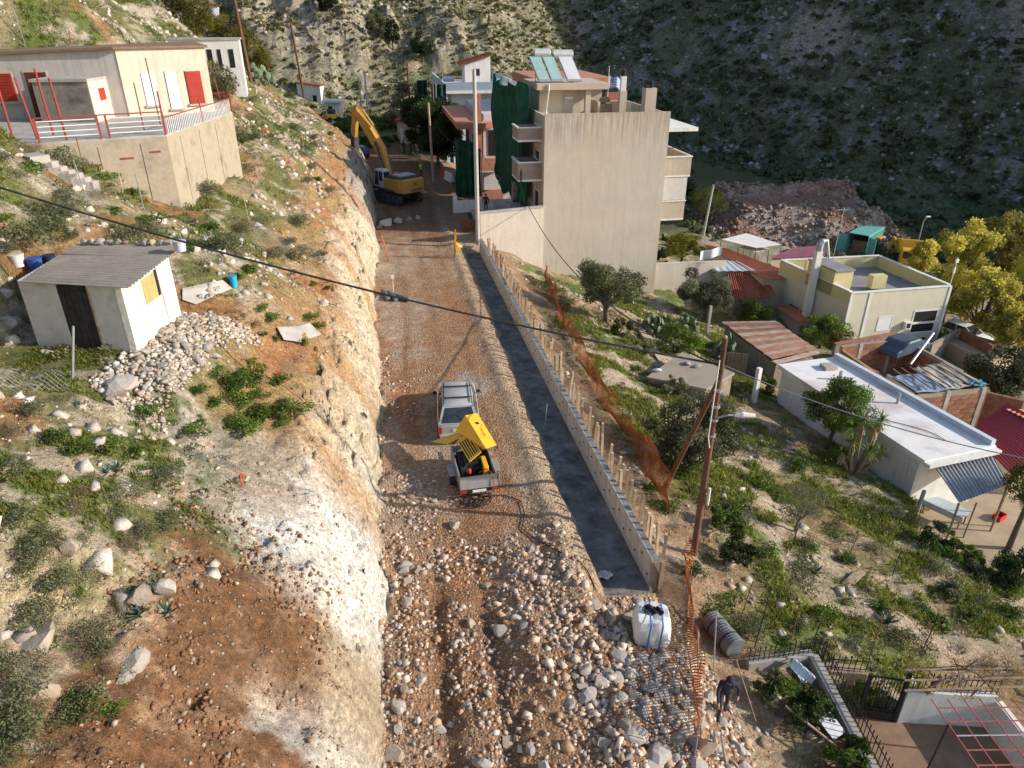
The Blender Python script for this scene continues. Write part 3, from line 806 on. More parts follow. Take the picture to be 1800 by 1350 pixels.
for (x, y, s) in ((-.1, .05, 1), (.15, .0, .8)):
    MB().sheet(lambda u, v: (x + (u - .5) * .34 * s, y + (v - .5) * .3 * s, 1.03 + .05 * math.sin(u * 7 + v * 5) + .03 * math.sin(v * 9)), 7, 7, .03).build('black_wrapping', M_BLACK, bag)
# roll of wire mesh / culvert pipe lying by the fence
p0 = on(1268, 1128)
M_PIPE = mat('grey_plastic', (.12, .13, .135), .6, .25, 4.0, (.25, .23, .2), .4)
rl = empty('corrugated_pipe', p0, R(12), 'dark grey ribbed pipe section lying on the grass beside the path', 'pipe')
mb = MB(); pr = []
for i in range(28):
    y = -.65 + i * 1.3 / 27; pr.append((.34 + .02 * (i % 2), y))
mb.lathe(pr, 18)
mb.v = [(x, z, y + .34) for (x, y, z) in mb.v]
mb.build('tube', M_PIPE, rl, False)
for yy in (-.3, .3): MB().lathe([(.362, -.03), (.372, 0), (.362, .03)], 18).build('band', M_BLACK, rl).matrix_local = Matrix.Translation((0, yy, .34)) @ Matrix.Rotation(R(90), 4, 'X')
# ------------------------------------------------------------------ text helper
def text_mesh(txt, size, material, parent, M, name='lettering', extrude=.004, bold=1.0):
    cu = bpy.data.curves.new('lettering_curve', 'FONT'); cu.body = txt; cu.size = size; cu.align_x = 'CENTER'; cu.align_y = 'CENTER'; cu.extrude = extrude
    cu.offset = .01 * size * bold
    cu.resolution_u = 2
    to = bpy.data.objects.new('lettering_source', cu)
    COL.objects.link(to)
    dg = bpy.context.evaluated_depsgraph_get()
    me = bpy.data.meshes.new_from_object(to.evaluated_get(dg))
    bpy.data.objects.remove(to); 
    me.name = name; me.materials.clear(); me.materials.append(material)
    o = bpy.data.objects.new(name, me); COL.objects.link(o); o.parent = parent
    o.matrix_local = M
    return o
# ------------------------------------------------------------------ silver off-road car
M_CAR = mat('silver_paint', (.42, .41, .38), .38, .08, 3.0, (.38, .33, .26), .55, 2.0, metal=.25, bmp=0, spec=.5)
M_ROOFD = mat('dusty_roof', (.36, .37, .38), .6, .12, 2.0, (.44, .40, .34), .6, 2.5, bmp=0)
M_GLASS = glass_mat('dark_glass', (.018, .022, .028))
M_TYRE = mat('tyre', (.028, .027, .026), .85, .3, 6.0, (.16, .11, .07), .6, 4.0)
M_LAMP = mat('red_lamp', (.38, .03, .02), .3, .15, 8, bmp=0, spec=.5)
M_RIM = mat('rim', (.35, .35, .35), .4, .1, 5, metal=.6, bmp=0)
def loft(mb, rings, closed=True):
    n = len(rings[0]); vs = [p for r in rings for p in r]
    fs = []
    for i in range(len(rings) - 1):
        for k in range(n if closed else n - 1):
            fs.append((i * n + k, i * n + (k + 1) % n, (i + 1) * n + (k + 1) % n, (i + 1) * n + k))
    fs += [tuple(range(n - 1, -1, -1)), tuple((len(rings) - 1) * n + k for k in range(n))]
    mb.add(vs, fs); return mb
def wheel(parent, x, y, r, w, name='wheel'):
    o = MB()
    prof = [(r * .62, -w / 2), (r * .93, -w / 2), (r, -w * .34), (r, w * .34), (r * .93, w / 2), (r * .62, w / 2)]
    o.lathe(prof, 20)
    o.v = [(z, a, b) for (a, b, z) in o.v]
    t = o.build(name, M_TYRE, parent, True); t.location = (x, y, r)
    rm = MB().lathe([(r * .1, -w * .3), (r * .62, -w * .42), (r * .62, w * .42), (r * .1, w * .3)], 12)
    rm.v = [(z, a, b) for (a, b, z) in rm.v]
    rm.build('rim', M_RIM, t)
    return t
def offroad_car(loc, rz, label):
    root = empty('parked_car', loc, rz, label, 'car')
    # local: y forward, rear at y=0, length 4.6, width 1.80
    def ring(y, w, zb, zt, r=.1):
        h = w / 2
        return [(-h, y, zb), (-h - .0, y, (zb + zt) * .45), (-h, y, zt - r), (-h + r * .9, y, zt), (h - r * .9, y, zt), (h, y, zt - r), (h, y, (zb + zt) * .45), (h, y, zb)]
    body = loft(MB(), [ring(0.0, 1.60, .50, .92), ring(.08, 1.74, .42, .98), ring(.5, 1.80, .40, 1.02), ring(1.6, 1.82, .38, 1.02), ring(2.8, 1.82, .38, 1.02), ring(3.3, 1.80, .40, 1.02), ring(4.1, 1.76, .42, .96), ring(4.45, 1.66, .46, .86), ring(4.6, 1.45, .50, .72)])
    body.build('body', M_CAR, root, True)
    def cab(y, w, z): return (-w / 2, y, z), (w / 2, y, z)
    # greenhouse: lower ring at the belt, upper ring at the roof
    belt = [(-.86, .10), (.86, .10), (.88, 2.0), (.84, 3.35), (-.84, 3.35), (-.88, 2.0)]
    roof = [(-.66, .48), (.66, .48), (.68, 1.7), (.62, 2.72), (-.62, 2.72), (-.68, 1.7)]
    g = MB()
    n = 6
    vs = [(x, y, 1.0) for x, y in belt] + [(x, y, 1.66) for x, y in roof]
    g.add(vs, [(i, (i + 1) % n, (i + 1) % n + n, i + n) for i in range(n)] + [tuple(range(n, 2 * n))])
    g.build('cabin', M_CAR, root, True)
    rf = MB(); rr = [(x * 1.0, y, 1.665) for x, y in roof]
    rf.add([(x * .97, y, 1.67) for x, y in roof] + [(x * .86, .6 + (y - .48) * .9, 1.715) for x, y in roof], [(i, (i + 1) % n, (i + 1) % n + n, i + n) for i in range(n)] + [tuple(range(n, 2 * n))])
    rf.build('roof', M_ROOFD, root, True)
    def pane(name, a, b, c, d, inset=.12, push=.012):
        P = [Vector(p) for p in (a, b, c, d)]; cen = sum(P, Vector()) / 4
        nr = (P[1] - P[0]).cross(P[3] - P[0]); nr.normalize()
        if nr.dot(cen - Vector((0, 1.7, 1.2))) < 0: nr = -nr
        Q = [p + (cen - p) * inset + nr * push for p in P]
        return MB().add(Q, [(0, 1, 2, 3)]).build(name, M_GLASS, root)
    B = lambda i: (belt[i][0], belt[i][1], 1.0); T = lambda i: (roof[i][0], roof[i][1], 1.66)
    pane('rear_window', B(0), B(1), T(1), T(0), .14)
    pane('windscreen', B(3), B(4), T(4), T(3), .1)
    pane('side_window', B(1), B(2), T(2), T(1), .13); pane('side_window', B(2), B(3), T(3), T(2), .13)
    pane('side_window', B(5), B(0), T(0), T(5), .13); pane('side_window', B(4), B(5), T(5), T(4), .13)
    for sx in (-1, 1):
        MB().tube([(sx * .60, .62, 1.70), (sx * .60, .66, 1.77), (sx * .58, 2.5, 1.77), (sx * .58, 2.56, 1.70)], .022, 5).build('roof_rail', M_BLACK, root)
        MB().bb(sx * .80 - .07, sx * .80 + .07, -.025, .05, .62, .90).build('tail_lamp', M_LAMP, root)
        MB().box((sx * 1.0, 2.95, 1.06), (.2, .1, .15)).build('mirror', M_BLACK, root, bevel=.03)
        for yy in (.85, 3.55): wheel(root, sx * .82, yy, .36, .24)
    for yy in (1.05, 2.1): MB().box((0, yy, 1.79), (1.24, .06, .035)).build('roof_bar', M_BLACK, root)
    MB().bb(-.84, .84, -.10, .06, .42, .60).build('bumper', M_CAR, root, bevel=.03)
    MB().bb(-.26, .26, -.02, .02, .70, .82).build('number_plate', M_WHITEP, root)
    MB().tube([(-.1, .28, 1.38), (.22, .13, 1.12)], .012, 4).build('wiper', M_BLACK, root)
    return root
c0 = at(806, 768, .5)
offroad_car((c0.x + .05, c0.y + .1, .02), R(-4), 'dusty silver off-road car with roof bars parked on the dirt road')
# ------------------------------------------------------------------ compressor on a trailer
M_YEL = mat('machine_yellow', (.74, .43, .025), .5, .12, 2.0, (.50, .33, .12), .5, 2.5, bmp=0, spec=.45)
M_TRL = mat('trailer_grey', (.33, .33, .32), .55, .15, 3.0, (.30, .24, .18), .5, 2.0, metal=.3, bmp=.05)
M_BLKM = mat('engine_black', (.015, .015, .015), .6, .4, 5.0, (.06, .05, .045), .5, 6)
M_GRN = mat('green_can', (.02, .30, .14), .5, .15)
M_REDP = mat('red_plastic', (.55, .03, .04), .5, .15)
t0 = at(842, 862, .35)
TR = empty('compressor_trailer', (t0.x, t0.y, .02), R(3), 'grey trailer carrying a yellow compressor with its hood raised behind the car', 'trailer')
tub = MB()
L_, Wd, z0_, z1_ = 2.35, 1.44, .42, .98
tub.bb(-Wd / 2, Wd / 2, 0, L_, z0_, z0_ + .04)
tub.bb(-Wd / 2, -Wd / 2 + .04, 0, L_, z0_ + .04, z1_); tub.bb(Wd / 2 - .04, Wd / 2, 0, L_, z0_ + .04, z1_)
tub.bb(-Wd / 2 + .04, Wd / 2 - .04, L_ - .04, L_, z0_ + .04, z1_)
tub.build('tub', M_TRL, TR)
MB().hexa([(-.72, -.04, .46), (.72, -.04, .46), (.72, 0, .46), (-.72, 0, .46), (-.70, .02, .98), (.70, .02, .98), (.70, .06, .98), (-.70, .06, .98)]).build('tailgate', M_TRL, TR)
MB().bb(-.78, .78, -.1, -.045, .34, .45).build('bumper', M_BLKM, TR)
for sx in (-1, 1):
    MB().bb(sx * .62 - .14, sx * .62 + .14, -.125, -.1, .35, .45).build('tail_lamp', M_LAMP, TR)
    wheel(TR, sx * .86, 1.15, .30, .2)
    MB().box((sx * .88, 1.15, .64), (.26, .86, .03)).build('mudguard', M_TRL, TR, bevel=.01)
pl_ = MB().bb(-.26, .26, -.122, -.105, .345, .455).build('number_plate', M_WHITEP, TR)
MB().tube([(0, L_, .45), (0, L_ + .9, .45)], .05, 6).build('drawbar', M_TRL, TR)
eng = MB().bb(-.55, .35, .75, 2.1, .47, .86).bb(-.35, .15, .9, 1.6, .86, 1.02).tube([(.45, .8, .7), (.45, 1.9, .7)], .16, 10).tube([(-.5, .6, .95), (0, 1.2, 1.1), (.3, 1.8, .95)], .035, 6)
eng.build('engine', M_BLKM, TR, bevel=.02)
MB().bb(.30, .48, .45, 1.25, .50, 1.06).build('yellow_frame', M_YEL, TR, bevel=.015)
jc = MB().lathe([(.02, 0), (.14, .01), (.17, .06), (.16, .2), (.09, .26), (.02, .27)], 10, (.18, .28, .50)).build('green_can', M_GRN, TR, True)
MB().lathe([(.02, 0), (.08, .02), (.08, .16), (.02, .2)], 8, (-.28, .45, .86)).build('red_valve', M_REDP, TR)
MB().tube([(.1, .5, .8), (.35, .4, 1.0), (.5, .15, 1.0), (.55, -.06, .8), (.58, -.1, .55)], .018, 5).build('red_cable', M_REDP, TR)
def hoodplate(name, P, th=.03, m=M_YEL):
    # P: (photo px, photo py, height above the road) of the corners of a plate of the raised hood
    inv = Matrix.Rotation(-TR.rotation_euler.z, 4, 'Z') @ Matrix.Translation(-TR.location)
    Q = [inv @ at(*p) for p in P]
    nr = (Q[1] - Q[0]).cross(Q[2] - Q[0]).normalized()
    n = len(Q)
    mb = MB().add(Q + [q - nr * th for q in Q], [tuple(range(n)), tuple(range(2 * n - 1, n - 1, -1))] + [(i, i + n, (i + 1) % n + n, (i + 1) % n) for i in range(n)])
    return mb.build(name, m, TR), Q, nr
h1, Q1, n1_ = hoodplate('hood_top', [(818, 730, 1.95), (854, 788, 1.62), (873, 782, 1.42), (839, 726, 1.72)])
if n1_.z < 0: n1_ = -n1_
hoodplate('hood_side', [(818, 730, 1.94), (800, 757, 1.28), (826, 762, 1.22), (848, 793, 1.12), (854, 788, 1.60)])
hoodplate('hood_flap', [(757, 777, .95), (800, 762, 1.22), (828, 760, 1.30), (787, 781, 1.0)], .02)
# lettering and round badge on the hood
M_INK = mat('dark_ink', (.03, .03, .035), .6, .1, bmp=0)
ex = (Q1[1] - Q1[0]).normalized(); ey = n1_.cross(ex).normalized(); 
cen = (Q1[0] + Q1[1] + Q1[2] + Q1[3]) / 4 + n1_ * .035
Mt = Matrix((( ex.x, ey.x, n1_.x, cen.x), (ex.y, ey.y, n1_.y, cen.y), (ex.z, ey.z, n1_.z, cen.z), (0, 0, 0, 1)))
for (x_, y_, w_, h_) in ((-.30, .12, .09, .05), (-.12, .05, .10, .045), (-.02, .03, .16, .04), (.02, -.03, .2, .035), (.16, -.02, .12, .04), (.24, .03, .2, .03), (.30, -.03, .22, .03), (.28, -.08, .16, .025)):
    for q_ in range(int(w_ / .03)):
        MB().box((x_ + q_ * .03, y_ + random.uniform(-.008, .008), 0), (.017, h_ * random.uniform(.6, 1), .004)).build('faded_lettering', M_INK, TR).matrix_local = Mt
MB().lathe([(.045, 0), (.075, 0), (.075, .01), (.045, .01)], 14).build('badge', M_INK, TR).matrix_local = Mt @ Matrix.Translation((-.42, 0, 0))
# slotted grille panel
inv = Matrix.Rotation(-TR.rotation_euler.z, 4, 'Z') @ Matrix.Translation(-TR.location)
G = [inv @ at(*p) for p in ((804, 776, 1.18), (827, 762, 1.42), (846, 794, 1.36), (825, 812, 1.10))]
def gp(u, v): return (G[0] * (1 - u) + G[1] * u) * (1 - v) + (G[3] * (1 - u) + G[2] * u) * v
gn = (G[1] - G[0]).cross(G[3] - G[0]).normalized()
if gn.z < 0: gn = -gn
def strip(u0, u1, v0, v1, th=.03):
    Q = [gp(u0, v0), gp(u1, v0), gp(u1, v1), gp(u0, v1)]
    return MB().hexa([q - gn * th for q in Q] + [q for q in Q])
fr = MB()
for a in ((0, 1, 0, .09), (0, 1, .91, 1), (0, .08, .09, .91), (.92, 1, .09, .91)):
    Q = strip(*a); fr.add(Q.v, Q.f)
fr.build('grille_frame', M_YEL, TR)
for k in range(5):
    u = .17 + k * .16
    strip(u, u + .075, .09, .91, .02).build('grille_bar', M_YEL, TR)
MB().add([gp(0, 0) - gn * .06, gp(1, 0) - gn * .06, gp(1, 1) - gn * .06, gp(0, 1) - gn * .06], [(0, 1, 2, 3)]).build('grille_backing', M_BLKM, TR)
# coiled air hose behind the trailer
hc = on(836, 884)
hose = empty('air_hose', hc, 0, 'black air hose coiled behind the trailer and trailing to the trench', 'hose')
mb = MB(); pts = []
for i in range(190):
    a = i * .21; rr = .34 + .16 * math.sin(i * .37) + .09 * math.sin(i * .11 + 1)
    pts.append((rr * 1.25 * math.cos(a) + .06 * math.sin(i * .5), rr * .8 * math.sin(a), .05 + .10 * (.5 + .5 * math.sin(i * .71)) + .0006 * i))
mb.tube(pts, .02, 5).build('coil', M_BLACK, hose, True)
tp = [on(*p) for p in ((850, 875), (885, 872), (915, 882), (922, 905), (917, 930), (935, 945), (965, 962), (990, 975), (1015, 985), (1035, 1010), (1048, 1040))]
MB().tube([p - hc + Vector((0, 0, .05)) for p in tp], .02, 5).build('trailing_end', M_BLACK, hose, True)
# dark pipes and wrapped rolls dropped at the left edge of the road
for k, (px, py, L, rz, r, lb) in enumerate(((678, 522, 1.5, 12, .16, 'dark grey pipe at the left end of the bundle by the cut'), (690, 524, 1.4, 18, .15, 'dark grey pipe in the middle of the bundle by the cut'), (704, 526, 1.6, 40, .15, 'dark grey pipe lying askew at the right of the bundle by the cut'))):
    p = on(px, py); o = MB().tube([(0, -L / 2, r), (0, L / 2, r + .02)], r, 12).tube([(0, -L / 2 - .01, r), (0, -L / 2 + .02, r)], r * .8, 12).build('pipe', M_PIPE, None, True, loc=p, rz=R(rz)); tag(o, lb, 'pipe')
p = on(692, 520)
o = MB().tube([(0, 0, 0), (.02, .05, 1.25)], .02, 6).box((.02, .05, 1.3), (.2, .03, .24)).build('marker_post', M_WHITEP, loc=p); tag(o, 'white topped marker post standing among the dark pipes', 'post')
p = on(684, 458); o = MB().tube([(0, 0, 0), (-.45, .5, 1.9)], .05, 8).build('leaning_post', mat('orange_post', (.50, .14, .05), .7, .2, 4, (.5, .4, .3), .4), loc=p); tag(o, 'orange red post leaning against the foot of the cut', 'post')
# yellow warning net hung on a rod
M_YELN = mat('yellow_net', (.80, .50, .02), .6, .2, 3.0, bmp=0)
p = on(799, 452); fl = empty('warning_flag', p, R(20), 'bright yellow warning net hung on a rod beside the far end of the trench', 'flag')
MB().tube([(0, 0, 0), (0, 0, 2.3)], .02, 6).build('rod', M_DARK, fl)
MB().sheet(lambda u, v: (.02 + .26 * u * (1 - .55 * v) + .04 * math.sin(v * 9), .06 * math.sin(u * 9 + v * 4), .15 + 2.0 * v), 8, 14, .01).build('net', M_YELN, fl, True)
MB().sheet(lambda u, v: (.1 + .75 * u, .25 * u + .07 * math.sin(u * 8), .9 - .35 * u + .3 * v * (1 - u * .6)), 8, 4, .01).build('loose_end', M_YELN, fl, True)
# ------------------------------------------------------------------ tracked excavator with hydraulic breaker
M_EXY = mat('excavator_yellow', (.50, .27, .045), .6, .18, 1.5, (.30, .19, .08), .7, 1.6, bmp=0, spec=.4)
M_EXG = mat('cab_grey', (.50, .51, .51), .5, .1, 2.0, (.36, .32, .27), .4, 2.0, bmp=0)
M_EXD = mat('machine_dark', (.06, .06, .06), .7, .3, 3.0, (.20, .15, .1), .5, 3.0)
E0 = at(695, 362, 0)
EX = empty('excavator', (E0.x + .3, E0.y + 2.1, .05), R(34), 'yellow tracked excavator with hydraulic breaker working at the cut', 'excavator')
for sx in (-1, 1):
    prof = []
    for k in range(24):
        a = 2 * math.pi * k / 24
        prof.append((math.copysign(1.75, math.cos(a)) + .48 * math.cos(a), .50 + .48 * math.sin(a)))
    MB().profile(prof, sx * 1.25 - .26, sx * 1.25 + .26).build('track', M_EXD, EX)
    tr_ = [c for c in EX.children if c.name.startswith('track')][-1]
    shoe = None
    for k in range(30):
        t = k / 30 * (7 + 2 * math.pi * .48) ; per = 2 * math.pi * .48
        if t < 3.5: y, z, a = -1.75 + t, .99, 0
        elif t < 3.5 + per / 2: g = (t - 3.5) / .48; y, z, a = 1.75 + .49 * math.sin(g), .5 + .49 * math.cos(g), -g
        elif t < 7 + per / 2: y, z, a = 1.75 - (t - 3.5 - per / 2), .012, math.pi
        else: g = (t - 7 - per / 2) / .48; y, z, a = -1.75 - .49 * math.sin(g), .5 - .49 * math.cos(g), math.pi - g
        if shoe is None: o = shoe = MB().box((0, 0, 0), (.58, .26, .05)).build('track_shoe', M_EXD, tr_)
        else: o = shoe.copy(); COL.objects.link(o); o.parent = tr_
        o.location = (sx * 1.25, y, z); o.rotation_euler = (a, 0, 0)
MB().bb(-1.0, 1.0, -1.0, 1.0, .45, 1.0).lathe([(.75, 1.0), (.75, 1.2)], 20).build('undercarriage', M_EXD, EX)
up = empty('upper', (0, 0, 0)); bpy.data.objects.remove(up)
MB().bb(-1.45, 1.45, -2.2, 2.2, 1.2, 1.42).build('deck', M_EXD, EX)
cw = MB().prism([(-1.48, -2.3), (-1.2, -3.0), (1.2, -3.0), (1.48, -2.3), (1.48, -1.6), (-1.48, -1.6)], 1.25, 2.55).build('counterweight', M_EXY, EX, bevel=.06)
MB().bb(-1.48, -.62, -1.58, .1, 1.43, 2.45).build('side_housing', M_EXY, EX, bevel=.04)
MB().bb(.5, 1.48, -1.58, 1.9, 1.43, 2.4).build('side_housing', M_EXY, EX, bevel=.04)
MB().bb(-1.25, 1.25, -2.4, -.2, 2.46, 2.75).build('engine_hood', M_EXD, EX, bevel=.05)
MB().bb(-.95, .95, -2.1, -.6, 2.752, 2.80).build('hood_grille', M_GALV, EX)
MB().bb(-.6, .48, -1.58, -.1, 1.43, 2.44).build('engine_bay', M_EXD, EX)
cabg = MB().hexa([(-1.46, .12, 1.43), (-.52, .12, 1.43), (-.52, 1.95, 1.43), (-1.46, 1.95, 1.43), (-1.42, .2, 3.15), (-.56, .2, 3.15), (-.56, 1.55, 3.15), (-1.42, 1.55, 3.15)]).build('cab', M_EXG, EX, bevel=.05)
def cpane(P):
    MB().add(P, [(0, 1, 2, 3)]).build('cab_window', M_GLASS, cabg)
cpane([(-1.466, .98, 1.62), (-1.466, 1.72, 1.62), (-1.44, 1.44, 2.98), (-1.44, 1.0, 2.98)]); cpane([(-1.466, .26, 2.1), (-1.466, .88, 2.1), (-1.44, .88, 2.98), (-1.44, .30, 2.98)])
cpane([(-1.36, .13, 2.1), (-.62, .13, 2.1), (-.64, .186, 2.98), (-1.34, .186, 2.98)]); cpane([(-1.38, 1.93, 1.65), (-.6, 1.93, 1.65), (-.62, 1.60, 3.0), (-1.36, 1.60, 3.0)])
MB().box((-.95, .35, 3.19), (.3, .2, .08)).build('cab_lamp', M_WHITEP, EX)
# boom in the plane x = 0
def arm(name, prof, w, m=M_EXY): return MB().profile(prof, -w / 2, w / 2).build(name, m, EX, bevel=.03)
arm('boom', [(.5, 1.6), (1.0, 1.5), (2.6, 4.3), (6.2, 7.75), (6.35, 8.15), (5.95, 8.4), (3.6, 6.8), (1.7, 5.0)], .6)
arm('stick', [(5.85, 8.6), (6.5, 8.5), (7.25, 6.0), (7.0, 5.2), (6.72, 5.3), (6.1, 7.3)], .42)
MB().tube([(-.42, .9, 2.0), (-.42, 2.6, 5.5)], .10, 8).build('lift_cylinder', M_EXD, EX); MB().tube([(.42, .9, 2.0), (.42, 2.6, 5.5)], .10, 8).build('lift_cylinder', M_EXD, EX)
MB().tube([(0, 3.3, 6.95), (0, 5.0, 8.3)], .13, 8).tube([(0, 5.0, 8.3), (0, 5.95, 8.75)], .06, 8).build('stick_cylinder', M_EXY, EX)
MB().tube([(0, 6.7, 8.1), (0, 7.6, 6.1)], .1, 8).build('tool_cylinder', M_EXD, EX)
brk = MB().profile([(6.55, 5.5), (7.35, 5.65), (7.45, 3.5), (6.75, 3.4)], -.3, .3).build('breaker', M_EXD, EX, bevel=.05)
MB().tube([(0, 7.1, 3.45), (0, 7.15, 2.1), (0, 7.15, 1.9)], [.11, .1, .03], 8).build('chisel', M_GALV, brk)
MB().tube([(.2, .8, 2.4), (.3, 1.8, 5.4), (.32, 3.8, 7.2), (.3, 6.0, 8.7), (.3, 7.4, 6.4), (.35, 7.3, 5.4)], .035, 5).build('hydraulic_hose', M_BLACK, EX)
Mr = Matrix.Translation((0, -3.005, 1.58)) @ Matrix.Rotation(R(90), 4, 'X')
text_mesh('LIEBHERR', .34, M_INK, EX, Matrix.Translation((.30, -3.008, 1.52)) @ Matrix.Rotation(R(90), 4, 'X'))
for (x_, z_, w_, h_) in ((-.02, 2.08, .14, .34), (.14, 2.14, .14, .12), (.30, 2.22, .12, .14), (.34, 2.04, .2, .1), (.16, 1.98, .1, .08)):
    MB().box((x_, -3.006, z_), (w_, .006, h_)).build('worn_emblem', mat('worn_ink', (.16, .09, .03), .7, .3, 6, bmp=0), EX)
hzs = MB()
for k in range(6): hzs.add([(-1.15 + k * .11, -3.008, 1.36), (-1.09 + k * .11, -3.008, 1.36), (-1.05 + k * .11, -3.008, 1.62), (-1.11 + k * .11, -3.008, 1.62)], [(0, 1, 2, 3)])
hzs.build('hazard_marking', mat('hazard_red', (.6, .25, .2), .6, .1, bmp=0), EX)
# ------------------------------------------------------------------ apartment buildings along the road
def facade_mat(name, col):
    m, nt, b = nt_new(name); v = coords(nt)
    c = ramp(nt, noise(nt, v, .35, 5, .6), [(.3, tuple(x * .90 for x in col)), (.7, tuple(x * 1.06 for x in col))])
    c = mix(nt, ramp(nt, noise(nt, coords(nt, (1, 1, .5)), 1.1, 6, .7), [(.50, 0.0), (.66, .45)]), c, (.66, .59, .50))
    c = mix(nt, ramp(nt, noise(nt, coords(nt, (2.6, 2.6, .16)), 1.0, 6, .7), [(.52, 0.0), (.78, .6)]), c, tuple(x * .62 for x in col))
    c = mix(nt, ramp(nt, noise(nt, v, .16, 4, .6), [(.50, 0.0), (.70, .5)]), c, (.52, .40, .26))
    g = node(nt, 'ShaderNodeSeparateXYZ'); nt.links.new(v, g.inputs[0])
    w = node(nt, 'ShaderNodeMath', operation='PINGPONG'); nt.links.new(g.outputs[2], w.inputs[0]); w.inputs[1].default_value = 1.52
    c = mix(nt, ramp(nt, w.outputs[0], [(0.0, .30), (.03, 0.0)]), c, tuple(x * .75 for x in col))
    top_ = node(nt, 'ShaderNodeMapRange'); nt.links.new(g.outputs[2], top_.inputs[0]); top_.inputs[1].default_value = 13.2; top_.inputs[2].default_value = 15.6
    drip = mix(nt, 1.0, ramp(nt, noise(nt, coords(nt, (5.0, 5.0, .25)), 1.0, 5, .7), [(.42, 0.0), (.64, 1.0)]), top_.outputs[0], 'MULTIPLY')
    c = mix(nt, mix(nt, 1.0, drip, (.75, .75, .75), 'MULTIPLY'), c, tuple(x * .38 for x in col))
    n2 = noise(nt, v, 16, 4); c = mix(nt, 1.0, c, ramp(nt, n2, [(.3, .84), (.7, 1.0)]), 'MULTIPLY')
    nt.links.new(c, b.inputs['Base Color']); b.inputs['Roughness'].default_value = .95
    bump(nt, b, noise(nt, v, 5.0, 6, .7), .35, .04); MATS[name] = m; return m
M_BEIGE = facade_mat('beige_render', (.57, .495, .415))
M_BEIGE2 = mat('beige_trim', (.50, .41, .32), .9, .1, .8, (.34, .28, .22), .5, 1.2, streak=True)
M_CREAMR = mat('cream_render', (.55, .46, .33), .9, .1, .8, (.42, .34, .25), .5, 1.1, streak=True)
M_TAUPE = mat('taupe_panel', (.33, .26, .215), .85, .12, 1.2, (.24, .19, .16), .4, 2.0)
M_PINK = mat('salmon_paint', (.48, .21, .135), .85, .12, 1.0, (.33, .16, .11), .4, 1.2, streak=True)
M_LILAC = mat('pale_render', (.58, .53, .52), .9, .08, .8, (.45, .40, .38), .5, 1.3, streak=True)
M_BLUEW = mat('pale_blue_render', (.55, .60, .66), .85, .08, .8, (.42, .45, .5), .5, 1.0, streak=True)
M_BLUEB = mat('blue_grey_band', (.30, .35, .42), .8, .1, 1.0)
M_TILE = mat('red_tile', (.36, .10, .05), .85, .25, 2.5, (.22, .08, .05), .6, 3.0, rand=.3)
M_COLL = mat('collector_glass', (.30, .44, .42), .25, .12, 1.0, bmp=0, spec=.6)
M_COLLW = mat('collector_pale', (.55, .57, .57), .3, .08, 1.0, bmp=0, spec=.5)
M_TANK = mat('tank_steel', (.62, .61, .60), .35, .1, 3.0, metal=.4, bmp=0)
M_SOOT = mat('soot', (.03, .028, .027), .9, .3, 3.0)
M_BRICKR = mat('red_brick', (.33, .14, .085), .9, .25, 3.0, (.40, .28, .2), .5, 2.0, rand=.3)
M_WINDK = mat('dark_opening', (.02, .02, .022), .5, .3, 3.0, bmp=0)
M_NET = mat('green_net', (.012, .075, .040), .8, .35, 1.2, (.02, .11, .06), .6, 2.0, bmp=.2)
M_NETD = mat('dark_net', (.010, .030, .020), .85, .35, 1.2, (.03, .06, .03), .5, 2.0, bmp=.2)
B1 = empty('apartment_building', (13, 58.6, -6.5), 0, 'tall beige apartment building with blank front wall, roof room and solar heaters', 'building')
X0, X1, Y0, Y1, ZR, ZP = 13.0, 23.5, 58.6, 70.2, 8.75, 9.72
part(B1, 'wall', MB().bb(X0, X1, Y0, Y1, -8, ZR), M_BEIGE)
for a in ((X0, X1, Y0, Y0 + .2), (X1 - .2, X1, Y0 + .2, Y1), (X0, X0 + .2, Y0 + .2, Y1), (X0 + .2, X1 - .2, Y1 - .2, Y1)):
    part(B1, 'parapet', MB().bb(*a, ZR + .001, ZP + (.05 if a[2] == Y0 else -.12)), M_BEIGE)
part(B1, 'roof_deck', MB().bb(X0 + .2, X1 - .2, Y0 + .2, Y1 - .2, ZR + .002, ZR + .03), M_CONC)
# roof room with canopy
rr = part(B1, 'roof_room', MB().bb(13.5, 17.6, 63.2, 67.8, ZR + .03, 11.25), M_CREAMR)
part(B1, 'room_canopy', MB().bb(13.05, 19.2, 62.0, 68.0, 11.25, 11.75), M_BEIGE2)
part(rr, 'door', MB().bb(15.6, 17.1, 63.15, 63.2, ZR + .05, 10.95), M_BEIGE2)
part(rr, 'lamp', MB().bb(15.7, 16.4, 63.08, 63.15, 10.45, 10.6), M_WHITEP)
part(rr, 'column', MB().bb(17.3, 17.75, 62.3, 62.75, ZR + .03, 11.25), M_BEIGE2)
part(rr, 'drain_pipe', MB().tube([(14.0, 61.9, 11.7), (14.0, 61.92, 11.2), (14.05, 62.9, 9.7), (14.05, 62.9, 8.9)], .07, 8), M_WHITEP)
part(B1, 'roof_wall', MB().bb(18.6, 18.8, 63, 69, ZR + .03, 10.2), M_CREAMR)
part(B1, 'inner_parapet', MB().prism([(18.8, 66.0), (22.0, 64.2), (22.0, 64.4), (18.8, 66.2)], ZR + .03, 10.0), M_CREAMR)
